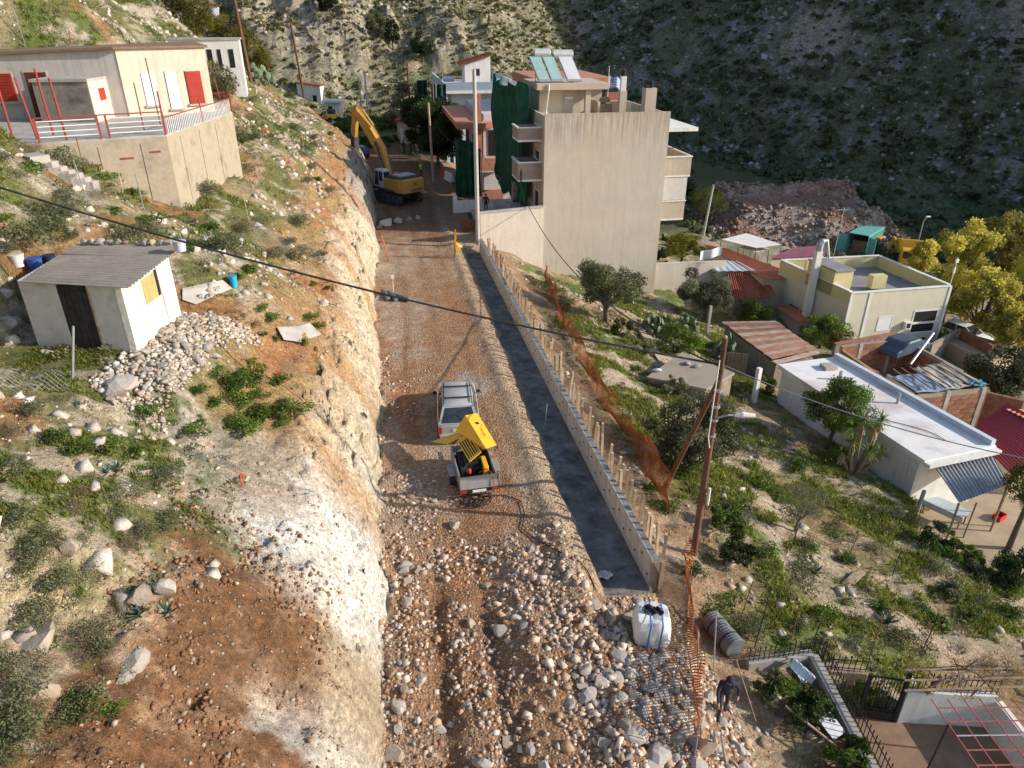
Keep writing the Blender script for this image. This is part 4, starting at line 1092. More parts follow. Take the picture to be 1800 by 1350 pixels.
# solar water heaters
for i, (x, m) in enumerate(((13.3, M_COLL), (14.4, M_COLL), (15.75, M_COLLW))):
    w = 1.0 if i < 2 else 1.25
    a, b, c, d = (x, 62.6, 11.9), (x + w, 62.6, 11.9), (x + w - .55, 64.3, 13.75), (x - .55, 64.3, 13.75)
    cl = part(B1, 'solar_collector', MB().hexa([Vector(p) - Vector((0, -.06, .08)) for p in (a, b, c, d)] + [a, b, c, d]), M_GALV)
    ins = lambda p, q: Vector(p) + (Vector(q) - Vector(p)) * .05
    part(cl, 'collector_glass', MB().add([ins(a, c) + Vector((0, -.02, .02)), ins(b, d) + Vector((0, -.02, .02)), ins(c, a) + Vector((0, -.02, .02)), ins(d, b) + Vector((0, -.02, .02))], [(0, 1, 2, 3)]), m)
for x0, x1, z in ((13.2, 14.65, 13.95), (14.85, 16.6, 13.85)):
    tk = part(B1, 'water_tank', MB().tube([(x0, 64.5, z), (x0 + .08, 64.5, z), (x1 - .08, 64.5, z), (x1, 64.5, z)], [.25, .36, .36, .25], 14), M_TANK, smooth_=True)
    part(tk, 'end_cap', MB().tube([(x0 - .02, 64.35, z - .12), (x0 + .02, 64.35, z - .12)], .12, 10), M_LAMP)
for x in (13.4, 16.3): part(B1, 'tank_frame', MB().tube([(x, 64.5, 11.75), (x, 64.5, 13.7)], .03, 5).tube([(x, 62.7, 11.78), (x, 64.5, 11.78)], .03, 5), M_GALV)
# chimneys
for (x, y, w, zt, zw, m2) in ((20.9, 63.5, .62, 11.0, 12.15, M_WHITEP), (22.6, 61.5, .95, 11.35, 11.36, M_BEIGE2)):
    c = part(B1, 'chimney', MB().bb(x - w / 2, x + w / 2, y - w / 2, y + w / 2, ZR + .03, zt), M_BEIGE2)
    if zw > zt + .1: part(c, 'flue', MB().bb(x - w * .36, x + w * .36, y - w * .36, y + w * .36, zt, zw), m2)
    part(c, 'cowl', MB().lathe([(.14, 0), (.2, .1), (.2, .38), (.26, .42), (.1, .55)], 10, (x + (.12 if w > .8 else 0), y, max(zt, zw))), M_SOOT)
    if w > .8: part(c, 'cowl', MB().bb(x - .42, x - .1, y - .2, y + .2, zt, zt + .3), M_SOOT)
part(B1, 'firewood_heap', MB().tube([(18.9, 64.3, 9.9), (20.1, 64.6, 10.0)], .18, 6).tube([(19.0, 64.2, 10.1), (20.0, 64.1, 10.2)], .16, 6).tube([(19.2, 64.5, 10.25), (19.9, 64.2, 10.35)], .14, 6).bb(18.9, 20.2, 64, 64.8, 8.8, 9.9), M_WOODD)
# balconies on the road side and at the back right
def balcony(x0, x1, y0, y1, zb, zt, mfront, lip=True):
    b = part(B1, 'balcony', MB().bb(x0, x1, y0, y1, zb, zb + .16), M_WHITEP)
    for a in ((x0, x1, y0, y0 + .1), (x0, x0 + .1, y0 + .1, y1), (x1 - .1, x1, y0 + .1, y1), (x0 + .1, x1 - .1, y1 - .1, y1)):
        part(b, 'balcony_panel', MB().bb(*a, zb + .161, zt - .1), mfront)
    f = MB()
    for a in ((x0 - .06, x1 + .06, y0 - .06, y0 + .14), (x0 - .06, x0 + .14, y0 + .14, y1), (x1 - .14, x1 + .06, y0 + .14, y1)): f.bb(*a, zt - .099, zt)
    part(b, 'balcony_coping', f, M_WHITEP)
    return b
balcony(11.0, 13.0, 59.6, 62.2, 7.55, 8.7, M_TAUPE)
balcony(11.0, 13.0, 59.4, 62.4, 4.4, 6.0, M_TAUPE)
balcony(11.4, 13.0, 59.6, 62.4, .5, 1.5, M_LILAC)
for z in (1.4, 4.7, 7.6):
    o = part(B1, 'window', MB().bb(12.93, 13.0, 60.2, 61.6, z, z + (2.0 if z < 7 else 1.0)), M_WHITEP)
    part(o, 'pane', MB().bb(12.9, 12.93, 60.3, 61.5, z + .08, z + (1.9 if z < 7 else .9)), M_WINDK)
bx = part(B1, 'balcony', MB().bb(23.5, 26.5, 59.6, 66, 8.05, 8.35), M_WHITEP)
balcony(23.5, 26.2, 59.6, 66.5, 4.3, 6.05, M_BEIGE2)
balcony(23.5, 26.0, 59.6, 66.5, .55, 2.3, M_BEIGE2)
part(B1, 'awning_screen', MB().bb(23.6, 26.0, 59.62, 59.67, 2.35, 4.25), mat('canvas', (.58, .54, .48), .9, .08, 2.0))
part(B1, 'balcony_railing', MB().tube([(23.6, 60.5, 6.1), (23.6, 60.5, 6.6), (25.2, 60.5, 6.6), (25.2, 66, 6.6)], .03, 5), M_DARK)
# Yard wall on the road side
yw = empty('boundary_wall', (7.5, 57.2, 0), 0, 'beige garden wall joining the apartment building to the road', 'wall')
part(yw, 'wall', MB().prism([(7.45, 57.1), (13.0, 58.4), (13.0, 58.7), (7.45, 57.4)], -4.5, 2.45), M_BEIGE)
part(yw, 'coping', MB().prism([(7.40, 57.02), (13.0, 58.33), (13.0, 58.76), (7.40, 57.46)], 2.452, 2.56), M_CONC)
yd = MB().prism([(7.5, 57.5), (12.95, 58.8), (12.95, 72), (8.2, 72)], -1, .25).build('paved_yard', M_CONC); tag(yd, 'grey concrete yard between the garden wall and the apartment building', 'yard')
stp = empty('steps', (10.5, 63, .25), 0, 'concrete steps with metal handrails rising to the apartment door', 'steps')
for k in range(6): part(stp, 'step', MB().bb(9.4 + k * .32, 12.9, 63.4, 65.2, .25 + k * .2, .45 + k * .2), M_CONC)
for yy in (63.35, 65.25): part(stp, 'handrail', MB().tube([(9.4, yy, .3), (9.4, yy, 1.3), (11.2, yy, 2.4), (11.2, yy, 1.4)], .03, 5), M_GALV)
part(stp, 'pillar', MB().bb(11.6, 12.3, 65.4, 66, .3, 3.2), M_TAUPE)
lw = empty('garden_wall', (6.6, 66, 0), 0, 'low white block wall with end pillar beside the shaded road', 'wall')
part(lw, 'wall', MB().bb(6.7, 10.2, 67.9, 68.1, 0, 1.15), M_WHITEP); part(lw, 'pillar', MB().bb(6.3, 6.7, 67.8, 68.2, 0, 1.6), M_WHITEP)
o = MB().bb(6.3, 8.6, 61.0, 61.5, 0, .95).bb(6.3, 8.6, 61.5, 62.6, 0, .12).build('rubbish_skip', M_RUST, bevel=.04); tag(o, 'rusty brown metal bin by the foot of the concrete pole', 'bin')
# green debris nets
def net(name, label, fn, m=M_NET, nu=44, nv=26):
    o = MB().sheet(fn, nu, nv, .02).build(name, m, None, True); return tag(o, label, 'netting')
net('debris_net', 'large dark green debris net hanging over the side of the beige building',
    lambda u, v: (12.1 - .5 * math.sin(u * 3.1) * (1 - v * .6) + .26 * math.sin(u * 27 + v * 3 + 2 * math.sin(v * 4)) + .14 * math.sin(u * 51 - v * 5) + .25 * math.sin(v * 9 + u * 4) * (1 - v) - .9 * u * (.3 + .7 * v), 62.7 + 11.5 * u + .2 * math.sin(v * 7 + u * 9), 1.0 + (1.6 * math.sin(u * 17) * .3 + .6) * (1 - v) + (10.5 + .35 * math.sin(u * 21)) * v))
net('debris_net', 'narrow green net hanging from the lower balcony of the beige building', lambda u, v: (11.2 + .9 * u * (1 - v) + .06 * math.sin(u * 20), 59.35 + .1 * math.sin(u * 15 + v * 4), 1.2 + (4.3 - 1.4 * u) * v), M_NET, 16, 12)
# second building: pale with salmon balconies
B2 = empty('apartment_building', (10.2, 76, 0), 0, 'narrow pale building with salmon balconies half hidden by green nets', 'building')
part(B2, 'wall', MB().bb(10.4, 20, 76, 92, -4, 7.4), M_LILAC)
part(B2, 'roof_parapet', MB().bb(10.5, 20, 76.2, 92, 7.41, 7.9), M_LILAC)
part(B2, 'eave', MB().prism([(7.6, 74.2), (11.6, 74.6), (11.6, 92), (7.6, 92)], 6.75, 7.25), M_PINK)
part(B2, 'chimney', MB().bb(9.4, 10.1, 75.0, 75.7, 3.0, 9.9), M_PINK)
part(B2, 'recess', MB().bb(10.9, 11.8, 75.93, 76, 3.9, 6.4), M_WINDK)
for z in (2.6, -.6):
    b = part(B2, 'balcony', MB().bb(9.7, 12.2, 74.6, 75.98, z - .15, z), M_LILAC)
    part(b, 'balcony_panel', MB().bb(9.7, 12.2, 74.6, 74.72, z + .001, z + 1.25), M_PINK); part(b, 'balcony_panel', MB().bb(9.7, 9.82, 74.721, 75.98, z + .001, z + 1.25), M_PINK)
for (y, z) in ((79, 3.2), (83, 3.2), (88, 3.2), (80, .3), (86, .3)):
    o = part(B2, 'window', MB().bb(10.32, 10.4, y, y + 1.3, z, z + 1.9), M_WHITEP); part(o, 'pane', MB().bb(10.29, 10.32, y + .1, y + 1.2, z + .1, z + 1.8), M_WINDK)
net('debris_net', 'dark green net draped over the ground floor of the pale building', lambda u, v: (7.2 + 2.7 * u + .1 * math.sin(u * 22 + v * 3), 74.3 - .3 * math.sin(u * 3.1) + .15 * math.sin(u * 31), .1 + (5.9 - .9 * abs(u - .35) * 2 + .2 * math.sin(u * 13)) * v), M_NET, 30, 16)
for x in (8.9, 9.5):
    o = MB().tube([(x, 71.2, .2), (x, 71.2, 4.6)], .06, 6).build('steel_post', M_GALV); tag(o, 'thin grey steel post by the yard, ' + ('left' if x < 9 else 'right') + ' one of a pair', 'post', 'steel posts')
# third building: white and pale blue
B3 = empty('apartment_building', (9.4, 100, 0), 0, 'white and pale blue building with a tiled stair hut on its flat roof', 'building')
part(B3, 'wall', MB().bb(9.6, 17.5, 100, 119, -3, 8.0), M_BLUEW)
part(B3, 'roof_slab', MB().bb(8.4, 18.2, 98.6, 120, 8.0, 8.35), M_WHITEP)
for a in ((8.5, 18.1, 98.7, 98.9), (8.5, 8.7, 98.9, 119.8), (17.9, 18.1, 98.9, 119.8)): part(B3, 'parapet', MB().bb(*a, 8.351, 9.35), M_BLUEB if a[3] - a[2] < .3 else M_BLUEW)
part(B3, 'stair_hut', MB().prism([(11.6, 101.5), (15.0, 101.5), (15.0, 105), (11.6, 105)], 8.36, [11.3, 12.3, 12.3, 11.3]), M_WHITEP)
rf = part(B3, 'hut_roof', MB().hexa([(11.0, 101.1, 11.25), (15.3, 101.1, 12.42), (15.3, 105.4, 12.42), (11.0, 105.4, 11.25), (11.0, 101.1, 11.42), (15.3, 101.1, 12.6), (15.3, 105.4, 12.6), (11.0, 105.4, 11.42)]), M_TILE)
for k in range(14):
    x = 11.05 + k * .31; z = 11.42 + (x - 11) * .274
    part(rf, 'roof_tile', MB().tube([(x, 101.05, z), (x, 105.4, z)], .11, 6), M_TILE)
window(B3, (11.6, 101.5), (15, 101.5), 1.2, 2.0, 9.9, 10.8, M_BLUEB, M_WINDK)
window(B3, (9.6, 100), (17.5, 100), 2.0, 5.0, 4.8, 7.2, M_WHITEP, M_GLASS)
window(B3, (9.6, 100), (17.5, 100), 5.8, 7.2, 5.2, 7.0, M_WHITEP, M_WINDK)
ac = part(B3, 'air_conditioner', MB().bb(14.2, 15.3, 99.6, 99.97, 6.6, 7.4), M_WHITEP); part(ac, 'fan', MB().tube([(14.6, 99.58, 7.0), (14.6, 99.6, 7.0)], .28, 12), M_WINDK)
for y in (102, 106, 110, 114):
    o = part(B3, 'window', MB().bb(9.53, 9.6, y, y + 1.6, 4.6, 6.8), M_WHITEP); part(o, 'pane', MB().bb(9.5, 9.53, y + .1, y + 1.5, 4.7, 6.7), M_WINDK)
part(B3, 'dish', MB().lathe([(.02, 0), (.3, .05), (.5, .16), (.52, .17)], 14, (15.8, 100.5, 9.4)), M_WHITEP)
part(B3, 'water_tank', MB().tube([(9.0, 106, 9.3), (10.6, 106, 9.3)], .4, 12), M_TANK)
part(B3, 'column', MB().bb(8.6, 9.0, 98.9, 99.3, -1, 8.0), M_BLUEW)
for i, (x, y, w, ln) in enumerate(((8.2, 98.3, 1.3, 9.5), (6.2, 105.5, 1.4, 8.5))):
    net('debris_net', ('dark green net hanging in folds at the corner of the white building', 'dark net hanging down the road side of the white building')[i],
        lambda u, v, x=x, y=y, w=w, ln=ln: (x + w * (u - .5) * (.45 + .55 * v) + .1 * math.sin(u * 19 + v * 5), y + .2 * math.sin(u * 11), 9.2 - ln * (1 - v) + .3 * math.sin(u * 9) * (1 - v)), (M_NET, M_NETD)[i], 24, 14)
net('debris_net', 'grey brown net strip hanging beside the green one on the white building', lambda u, v: (7.2 + .7 * (u - .5), 98.2 + .12 * math.sin(u * 14), 2.0 + 7.3 * v), mat('grey_net', (.16, .145, .13), .9, .3, 2.0), 10, 10)
# building behind with salmon band, flag and brick chimney
B4 = empty('apartment_building', (17, 78, 0), 0, 'cream building with a salmon roof band behind the beige apartments', 'building')
part(B4, 'wall', MB().bb(17, 23.4, 78, 90, -6, 10.1), M_CREAMR)
part(B4, 'roof_band', MB().bb(16.0, 24.4, 77.4, 90.6, 10.101, 11.1), M_PINK)
part(B4, 'chimney', MB().bb(23.5, 24.9, 76.6, 77.35, 3, 9.7), mat('terracotta_render', (.34, .13, .08), .85, .12, 1.0))
part(B4, 'antenna', MB().tube([(19.2, 78, 11.1), (19.0, 78, 12.6), (19.4, 78, 12.9), (19.7, 78, 12.5), (19.5, 78, 11.1)], .04, 5), M_GALV)

fl = empty('flag', (23.4, 75.9, 8.6), 0, 'faded blue and white striped flag on a pole on the roof', 'flag')
part(fl, 'pole', MB().tube([(23.4, 75.9, 8.6), (23.4, 75.9, 12.3)], .03, 6), M_WHITEP)
M_FB = mat('flag_blue', (.22, .26, .48), .8, .1, bmp=0); M_FW = mat('flag_white', (.62, .60, .64), .8, .1, bmp=0)
for k in range(9):
    part(fl, 'stripe', MB().sheet(lambda u, v, k=k: (23.45 + 1.35 * u, 75.9 + .12 * math.sin(u * 8), 11.4 - (k + v) * .115 - .5 * u * u - .1 * math.sin(u * 7)), 12, 1, .004), M_FB if k % 2 == 0 else M_FW)
part(fl, 'canton', MB().sheet(lambda u, v: (23.45 + .5 * u, 75.885 + .12 * math.sin(u * .37 * 8), 11.402 - v * .575 - .5 * (u * .37) ** 2 - .1 * math.sin(u * .37 * 7)), 6, 4, .004), M_FB)
# house with red roof further along the road, distant small houses
def simple_house(name, label, P, z0, z1, wall_m, roof_m, over=.35, rt=.16, slope=(0, 0, 0, 0), wins=()):
    root = empty(name, (P[0][0], P[0][1], z0), 0, label, 'house')
    part(root, 'wall', MB().prism([(p[0], p[1]) for p in P], z0 - 1.5, [z1 + s for s in slope]), wall_m)
    c = sum((Vector((p[0], p[1], 0)) for p in P), Vector()) / len(P)
    Q = [Vector((p[0], p[1], 0)) + (Vector((p[0], p[1], 0)) - c).normalized() * over for p in P]
    part(root, 'roof', MB().prism([(q.x, q.y) for q in Q], [z1 + s + .002 for s in slope], [z1 + s + rt for s in slope]), roof_m)
    for (i, u0, u1, za, zb, mm) in wins:
        part(root, 'window', wall_rect(P[i], P[(i + 1) % len(P)], u0, u1, z0 + za, z0 + zb, .03, .06), mm)
    return root
def quad_at(pts, z): return [at(px, py, z) for px, py in pts]
p = at(700, 250, 0); q = at(762, 262, 0)
H = simple_house('roadside_house', 'cream house with a red tiled roof beside the far road', [(p.x, p.y), (q.x, q.y - 1), (q.x + 1.5, q.y + 6), (p.x + 1.5, p.y + 6)], 0, 3.0, M_CREAMR, M_TILE, .4, .2, (0, .6, .9, .3), ((0, .8, 1.6, 0, 2.1, M_WHITEP), (0, 2.4, 3.4, .9, 2.1, M_WINDK)))
p = at(524, 172, 3.2); 
H = simple_house('white_shed', 'small white house with a low red roof beside the upper track', [(p.x, p.y), (p.x + 4.4, p.y - 1.5), (p.x + 5.6, p.y + 4), (p.x + 1.2, p.y + 5)], 1.5, 5.6, M_WHITEP, M_TILE, .3, .15, (.3, -.3, -.3, .3), ((0, 3.0, 3.8, .2, 2.2, M_WINDK),))
p = at(574, 206, 1.2)
H = simple_house('white_kiosk', 'tiny white flat roofed kiosk above the excavator boom', [(p.x, p.y), (p.x + 2.4, p.y - .4), (p.x + 2.8, p.y + 2.5), (p.x + .4, p.y + 2.9)], 1.0, 3.6, M_WHITEP, M_WHITEP, .7, .35, (0, 0, 0, 0), ((0, .5, 1.2, .2, 2.0, M_WINDK),))
# yellow machine, red barrier, car far down the road
p = at(585, 214, 1.2); ym = empty('loader', p, R(30), 'small yellow machine parked by the far white kiosk', 'machine')
MB().bb(-1.3, 1.3, -.6, .6, .5, 1.25).build('body', M_YEL, ym, bevel=.06); MB().bb(-.6, .4, -.5, .5, 1.25, 2.0).build('cab', M_EXD, ym)
for (x, y) in ((-.8, -.6), (.8, -.6), (-.8, .6), (.8, .6)): wheel(ym, x, y, .42, .25).rotation_euler = (0, 0, R(90))
p = at(640, 275, .3)
def simple_car(loc, rz, label, paint, L=4.1, Wc=1.7, Hc=1.45, group=None):
    root = empty('parked_car', loc, rz, label, 'car', group)
    h = Wc / 2
    MB().profile([(0, .35), (-.02, .75), (.25, .88), (1.0, .92), (3.0, .92), (L - .15, .78), (L, .55), (L - .05, .32), (.1, .3)], -h, h).build('body', paint, root, True, bevel=.07)
    cb = MB(); belt = [(-h * .95, .15), (h * .95, .15), (h * .95, 3.05), (-h * .95, 3.05)]; rf_ = [(-h * .74, .55), (h * .74, .55), (h * .74, 2.2), (-h * .74, 2.2)]
    cb.add([(x, y, .9) for x, y in belt] + [(x, y, Hc) for x, y in rf_], [(i, (i + 1) % 4, (i + 1) % 4 + 4, i + 4) for i in range(4)])
    cb.build('windows', M_GLASS, root)
    MB().add([(x * 1.03, y, Hc + .004) for x, y in rf_] + [(x * .8, .7 + (y - .55) * .8, Hc + .05) for x, y in rf_], [(i, (i + 1) % 4, (i + 1) % 4 + 4, i + 4) for i in range(4)] + [(4, 5, 6, 7)]).build('roof', paint, root, True)
    for sx in (-1, 1):
        MB().tube([(sx * h * .95, .15, .9), (sx * h * .74, .55, Hc)], .05, 5).tube([(sx * h * .95, 3.05, .9), (sx * h * .74, 2.2, Hc)], .05, 5).tube([(sx * h * .96, 1.5, .9), (sx * h * .75, 1.4, Hc)], .04, 5).build('pillar', paint, root)
        MB().box((sx * h * .82, 0, .72), (.2, .08, .16)).build('tail_lamp', M_LAMP, root)
        for yy in (.75, L - .85): wheel(root, sx * h * .92, yy, .31, .2)
    return root
simple_car((p.x, p.y, .0), R(20), 'small dark car far down the road behind the excavator', mat('dark_blue_paint', (.04, .07, .13), .35, .1, 3, bmp=0, spec=.5))
o = empty('barrier', at(783, 314, 0), R(-75), 'red and white plastic road barrier on the shaded road', 'barrier')
MB().profile([(-.28, 0), (.28, 0), (.18, .35), (.12, .95), (-.12, .95), (-.18, .35)], -1.3, .1).build('block', mat('barrier_red', (.50, .05, .05), .55, .15), o, bevel=.03)
MB().profile([(-.28, 0), (.28, 0), (.18, .35), (.12, .95), (-.12, .95), (-.18, .35)], .12, 2.4).build('block', M_WHITEP, o, bevel=.03)
# ------------------------------------------------------------------ cream house on its terrace, shed, houses above
M_CREAM = mat('cream_wall', (.60, .53, .42), .9, .10, .8, (.42, .35, .27), .6, 1.2, streak=True)
M_CREAMSH = mat('shaded_cream_wall', (.50, .46, .42), .9, .12, .8, (.30, .28, .26), .6, 1.2, streak=True)  # cream wall with the shade of its front mixed into the colour
M_REDS = mat('red_shutter', (.36, .035, .022), .6, .12, 3.0, bmp=0)
M_REDD = mat('dark_red_door', (.14, .028, .022), .6, .15, 3.0, bmp=0)
M_WHITES = mat('white_shutter', (.74, .74, .73), .6, .05, 3.0, bmp=0)
M_MOULD = mat('mouldy_concrete', (.26, .23, .20), .95, .2, .9, (.05, .045, .04), .9, .7)
M_RETW = mat('stained_retaining', (.40, .34, .25), .95, .22, .8, (.15, .115, .085), .85, .8, bmp=.5, fine=6)
M_FIBRO = mat('fibre_cement', (.33, .285, .235), .9, .15, 1.5, (.22, .19, .16), .6, 2.0)
M_LIME = mat('lime_wash', (.66, .62, .56), .95, .12, 1.2, (.40, .35, .30), .6, 1.4, bmp=.6, fine=5)
KB = KE - cr_ * 2.5 + cf_ * 4; KB2 = KL + cf_ * 6
ch = empty('cream_house', (KA.x, KA.y, F_), 0, 'cream single storey house with red shutters on a terrace above the cut', 'house')
zt = 14.95
part(ch, 'wall', MB().prism([(p.x, p.y) for p in (KL, KA, KB, KB2)], F_ - 1, [zt - .5, zt, zt + .1, zt - .4]), M_CREAMSH)
part(ch, 'side_wing', MB().prism([(p.x, p.y) for p in (KA - cr_ * .02 - cf_ * .04, KE, KB)], F_ - 1, zt + .002), M_CREAM)
ov = lambda p, c, k: p + (p - c).normalized() * k
cc = (KL + KE + KB + KB2) / 4
part(ch, 'roof_slab', MB().prism([(p.x, p.y) for p in (ov(KL, cc, .2), KA - cf_ * .25, ov(KE, cc, .2), ov(KB, cc, .2), ov(KB2, cc, .2))], [zt - .49, zt + .015, zt + .015, zt + .11, zt - .39], [zt - .33, zt + .14, zt + .14, zt + .26, zt - .23]), mat('roof_edge', (.22, .14, .10), .9, .2, 2.0))
LW = (KA - KL).length
A_, B_ = (KL.x, KL.y), (KA.x, KA.y)
for (u0, u1, z0, z1, m, nm) in ((LW - 6.9, LW - 5.7, .9, 2.3, M_REDS, 'shutter'), (LW - 5.0, LW - 3.9, .02, 2.35, M_REDD, 'door')):
    o = part(ch, nm, wall_rect(A_, B_, u0, u1, F_ + z0, F_ + z1, .05, .08), m)
    part(o, 'frame', wall_rect(A_, B_, u0 - .08, u1 + .08, F_ + z0 - .08, F_ + z1 + .08, .028, .06), M_CREAMR); part(o, 'sill', wall_rect(A_, B_, u0 - .12, u1 + .12, F_ + z0 - .16, F_ + z0 - .082, .12, .16), M_CONC)
    if nm == 'shutter':
        for k in range(9): part(o, 'slat', wall_rect(A_, B_, u0 + .08, u1 - .08, F_ + z0 + .1 + k * .145, F_ + z0 + .19 + k * .145, .065, .02), m)
    else: part(o, 'pane', wall_rect(A_, B_, u0 + .2, u1 - .5, F_ + 1.5, F_ + 2.1, .06, .02), M_WINDK)
A2, B2_ = (KA.x, KA.y), (KE.x, KE.y)
for (u0, u1, z0, z1, m, nm) in ((1.0, 1.6, .55, 2.25, M_WHITES, 'white_shutter'), (2.25, 2.85, .3, 2.25, M_WHITES, 'white_shutter'), (3.35, 4.2, .5, 2.25, M_REDS, 'red_shutter')):
    o = part(ch, nm, wall_rect(A2, B2_, u0, u1, F_ + z0, F_ + z1, .06, .1), m)
    part(o, 'sill', wall_rect(A2, B2_, u0 - .1, u1 + .1, F_ + z0 - .1, F_ + z0 - .003, .14, .18), M_CONC); part(o, 'painted_shadow_strip', wall_rect(A2, B2_, u0 - .04, u0 - .003, F_ + z0, F_ + z1 + .04, .015, .05), M_WINDK)  # thin dark strip beside each shutter is a painted shadow line
    part(o, 'reveal', wall_rect(A2, B2_, u1 + .003, u1 + .14, F_ + z0, F_ + z1, .01, .05), M_CREAMR)
    if m is M_REDS:
        for k in range(11): part(o, 'slat', wall_rect(A2, B2_, u0 + .06, u1 - .06, F_ + z0 + .1 + k * .148, F_ + z0 + .19 + k * .148, .075, .02), m)
# annex in front of the corner
a1 = KA - cf_ * 2.3 - cr_ * .75; a1 = Vector((a1.x, a1.y, 0)); a0 = a1 - cr_ * 2.75 - cf_ * .2
ad = (a1 - a0).normalized(); ab = Vector((-ad.y, ad.x, 0))
an = part(ch, 'annex', MB().prism([(p.x, p.y) for p in (a0, a1, a1 + ab * 2.6, a0 + ab * 2.6)], F_ - .5, F_ + 2.0), M_MOULD)
part(an, 'annex_roof', MB().prism([(p.x, p.y) for p in (a0 - ad * .08 - ab * .08, a1 + ad * .08 - ab * .08, a1 + ad * .08 + ab * 2.6, a0 - ad * .08 + ab * 2.6)], F_ + 2.002, F_ + 2.14), M_CONC)
part(an, 'annex_side', MB().prism([(p.x, p.y) for p in (a1 + ad * .003, a1 + ad * .06, a1 + ad * .06 + ab * 2.6, a1 + ad * .003 + ab * 2.6)], F_ - .5, F_ + 2.0), M_CREAM)
sw0, sw1 = a1 + ad * .06, a1 + ad * .06 + ab * 2.6
o = part(an, 'window', wall_rect((sw0.x, sw0.y), (sw1.x, sw1.y), 1.0, 1.7, F_ + 1.0, F_ + 1.6, .03, .05), M_REDS)
# terrace
tr = empty('terrace', (TA.x, TA.y, F_ - 3), 0, 'stained concrete retaining terrace under the cream house', 'terrace')
part(tr, 'retaining_wall', MB().prism(terr_poly, F_ - 6, F_ - .1), M_RETW)
part(tr, 'paving', MB().prism(terr_poly, F_ - .099, F_), M_CONC)
tdir = (TB - TA).normalized(); tn = Vector((tdir.y, -tdir.x, 0))
ldir = (TA - TC).normalized(); ln_ = Vector((ldir.y, -ldir.x, 0))
for u in (1.2, 3.0, 5.0, 7.0): part(tr, 'buttress', wall_rect((TC.x, TC.y), (TA.x, TA.y), (TA - TC).length - u, (TA - TC).length - u + .28, F_ - 3.2, F_ - .35, .03, .2), M_RETW)
for u in (1.5, 4.0, 6.5): part(tr, 'buttress', wall_rect((TA.x, TA.y), (TB.x, TB.y), u, u + .25, F_ - 3.4, F_ - .3, .03, .2), M_RETW)
for (u, z) in ((2.2, -1.0), (3.6, -1.2), (1.0, -.8)): part(tr, 'drain_stain', wall_rect((TC.x, TC.y), (TA.x, TA.y), (TA - TC).length - u, (TA - TC).length - u + .6, F_ + z, F_ + z + .09, .02, .03), M_RUST)
# railings: white bars with red posts, then red lattice
M_RED = mat('red_metal', (.30, .055, .04), .65, .2, 3.0, (.20, .07, .04), .5, 4)
rl_ = empty('railing', (TA.x, TA.y, F_), 0, 'white barred railing with red posts along the terrace front', 'railing')
Lr = 7.0
for u in (0, 2.4, 2.75, 5.2):
    p = TA - ldir * u; part(rl_, 'post', MB().box((p.x, p.y, F_ + .5), (.09, .09, 1.0), math.atan2(ldir.y, ldir.x)), M_RED)
for zz in (.2, .42, .64, .86):
    for (u0, u1) in ((.06, 2.34), (2.82, 5.14)):
        p, q = TA - ldir * u0, TA - ldir * u1
        part(rl_, 'bar', MB().tube([(p.x, p.y, F_ + zz), (q.x, q.y, F_ + zz)], .022, 5), M_WHITES)
p, q = TA, TA - ldir * 5.2; part(rl_, 'top_rail', MB().tube([(p.x, p.y, F_ + 1.01), (q.x, q.y, F_ + 1.01)], .03, 5), M_RED)
rg = empty('railing', (TB.x, TB.y, F_), 0, 'red railing with thin pale balusters along the terrace side', 'railing')
LB = (TB - TA).length
for k in range(int(LB / .22)):
    p = TA + tdir * (k * .22 + .1); part(rg, 'baluster', MB().tube([(p.x, p.y, F_), (p.x, p.y, F_ + .72)], .016, 4), M_WHITES)
part(rg, 'top_rail', MB().tube([(TA.x, TA.y, F_ + .74), (TB.x, TB.y, F_ + .74)], .03, 5), M_RED)
e2 = TB + Vector((-2.8, 2.0, 0))
part(rg, 'top_rail', MB().tube([(TB.x, TB.y, F_ + .74), (e2.x, e2.y, F_ + .74)], .03, 5), M_RED); part(rg, 'end_beam', MB().box(((TB + e2) * .5).to_tuple()[:2] + (F_ + .95,), (3.4, .2, .1), math.atan2(2.0, -2.8)), M_RED)
for u in (0, LB * .5, LB): p = TA + tdir * u; part(rg, 'post', MB().tube([(p.x, p.y, F_), (p.x, p.y, F_ + (1.9 if u == 0 else 1.1))], .04, 6), M_RED)
for i, (px, py, h, lb) in enumerate(((24, 246, 2.9, 'leftmost tall rusty red post by the terrace edge'), (66, 244, 2.6, 'second tall rusty red post along the terrace edge'), (95, 238, 2.9, 'thick red post beside the dark red door'), (118, 246, 2.6, 'slim red post at the left end of the white railing'), (254, 230, 2.2, 'thin rusty post in front of the white shutters'), (392, 196, 1.9, 'thin red post at the right corner of the terrace'), (283, 222, 3.2, 'tall thin brown post at the corner of the cream house terrace'))):
    p = at(px, py, F_); o = MB().tube([(0, 0, -.1), (random.uniform(-.25, .0), .05, h)], .05 if i < 4 else .03, 6).build('post', M_RED if i != 6 else M_RUST, loc=p); tag(o, lb, 'post')
# steps below the terrace
sr = empty('steps', on(60, 285), 0, 'worn concrete steps descending in front of the terrace wall', 'steps')
s0 = on(62, 286); s1 = on(150, 330)
for k in range(7):
    p = s0 + (s1 - s0) * (k / 6); zt_ = max(hz(p.x, p.y) + .25, 0)
    part(sr, 'step', MB().box((p.x, p.y, zt_ - .3), (.75, 1.1, .75), math.atan2((s1 - s0).y, (s1 - s0).x)), M_CONC)
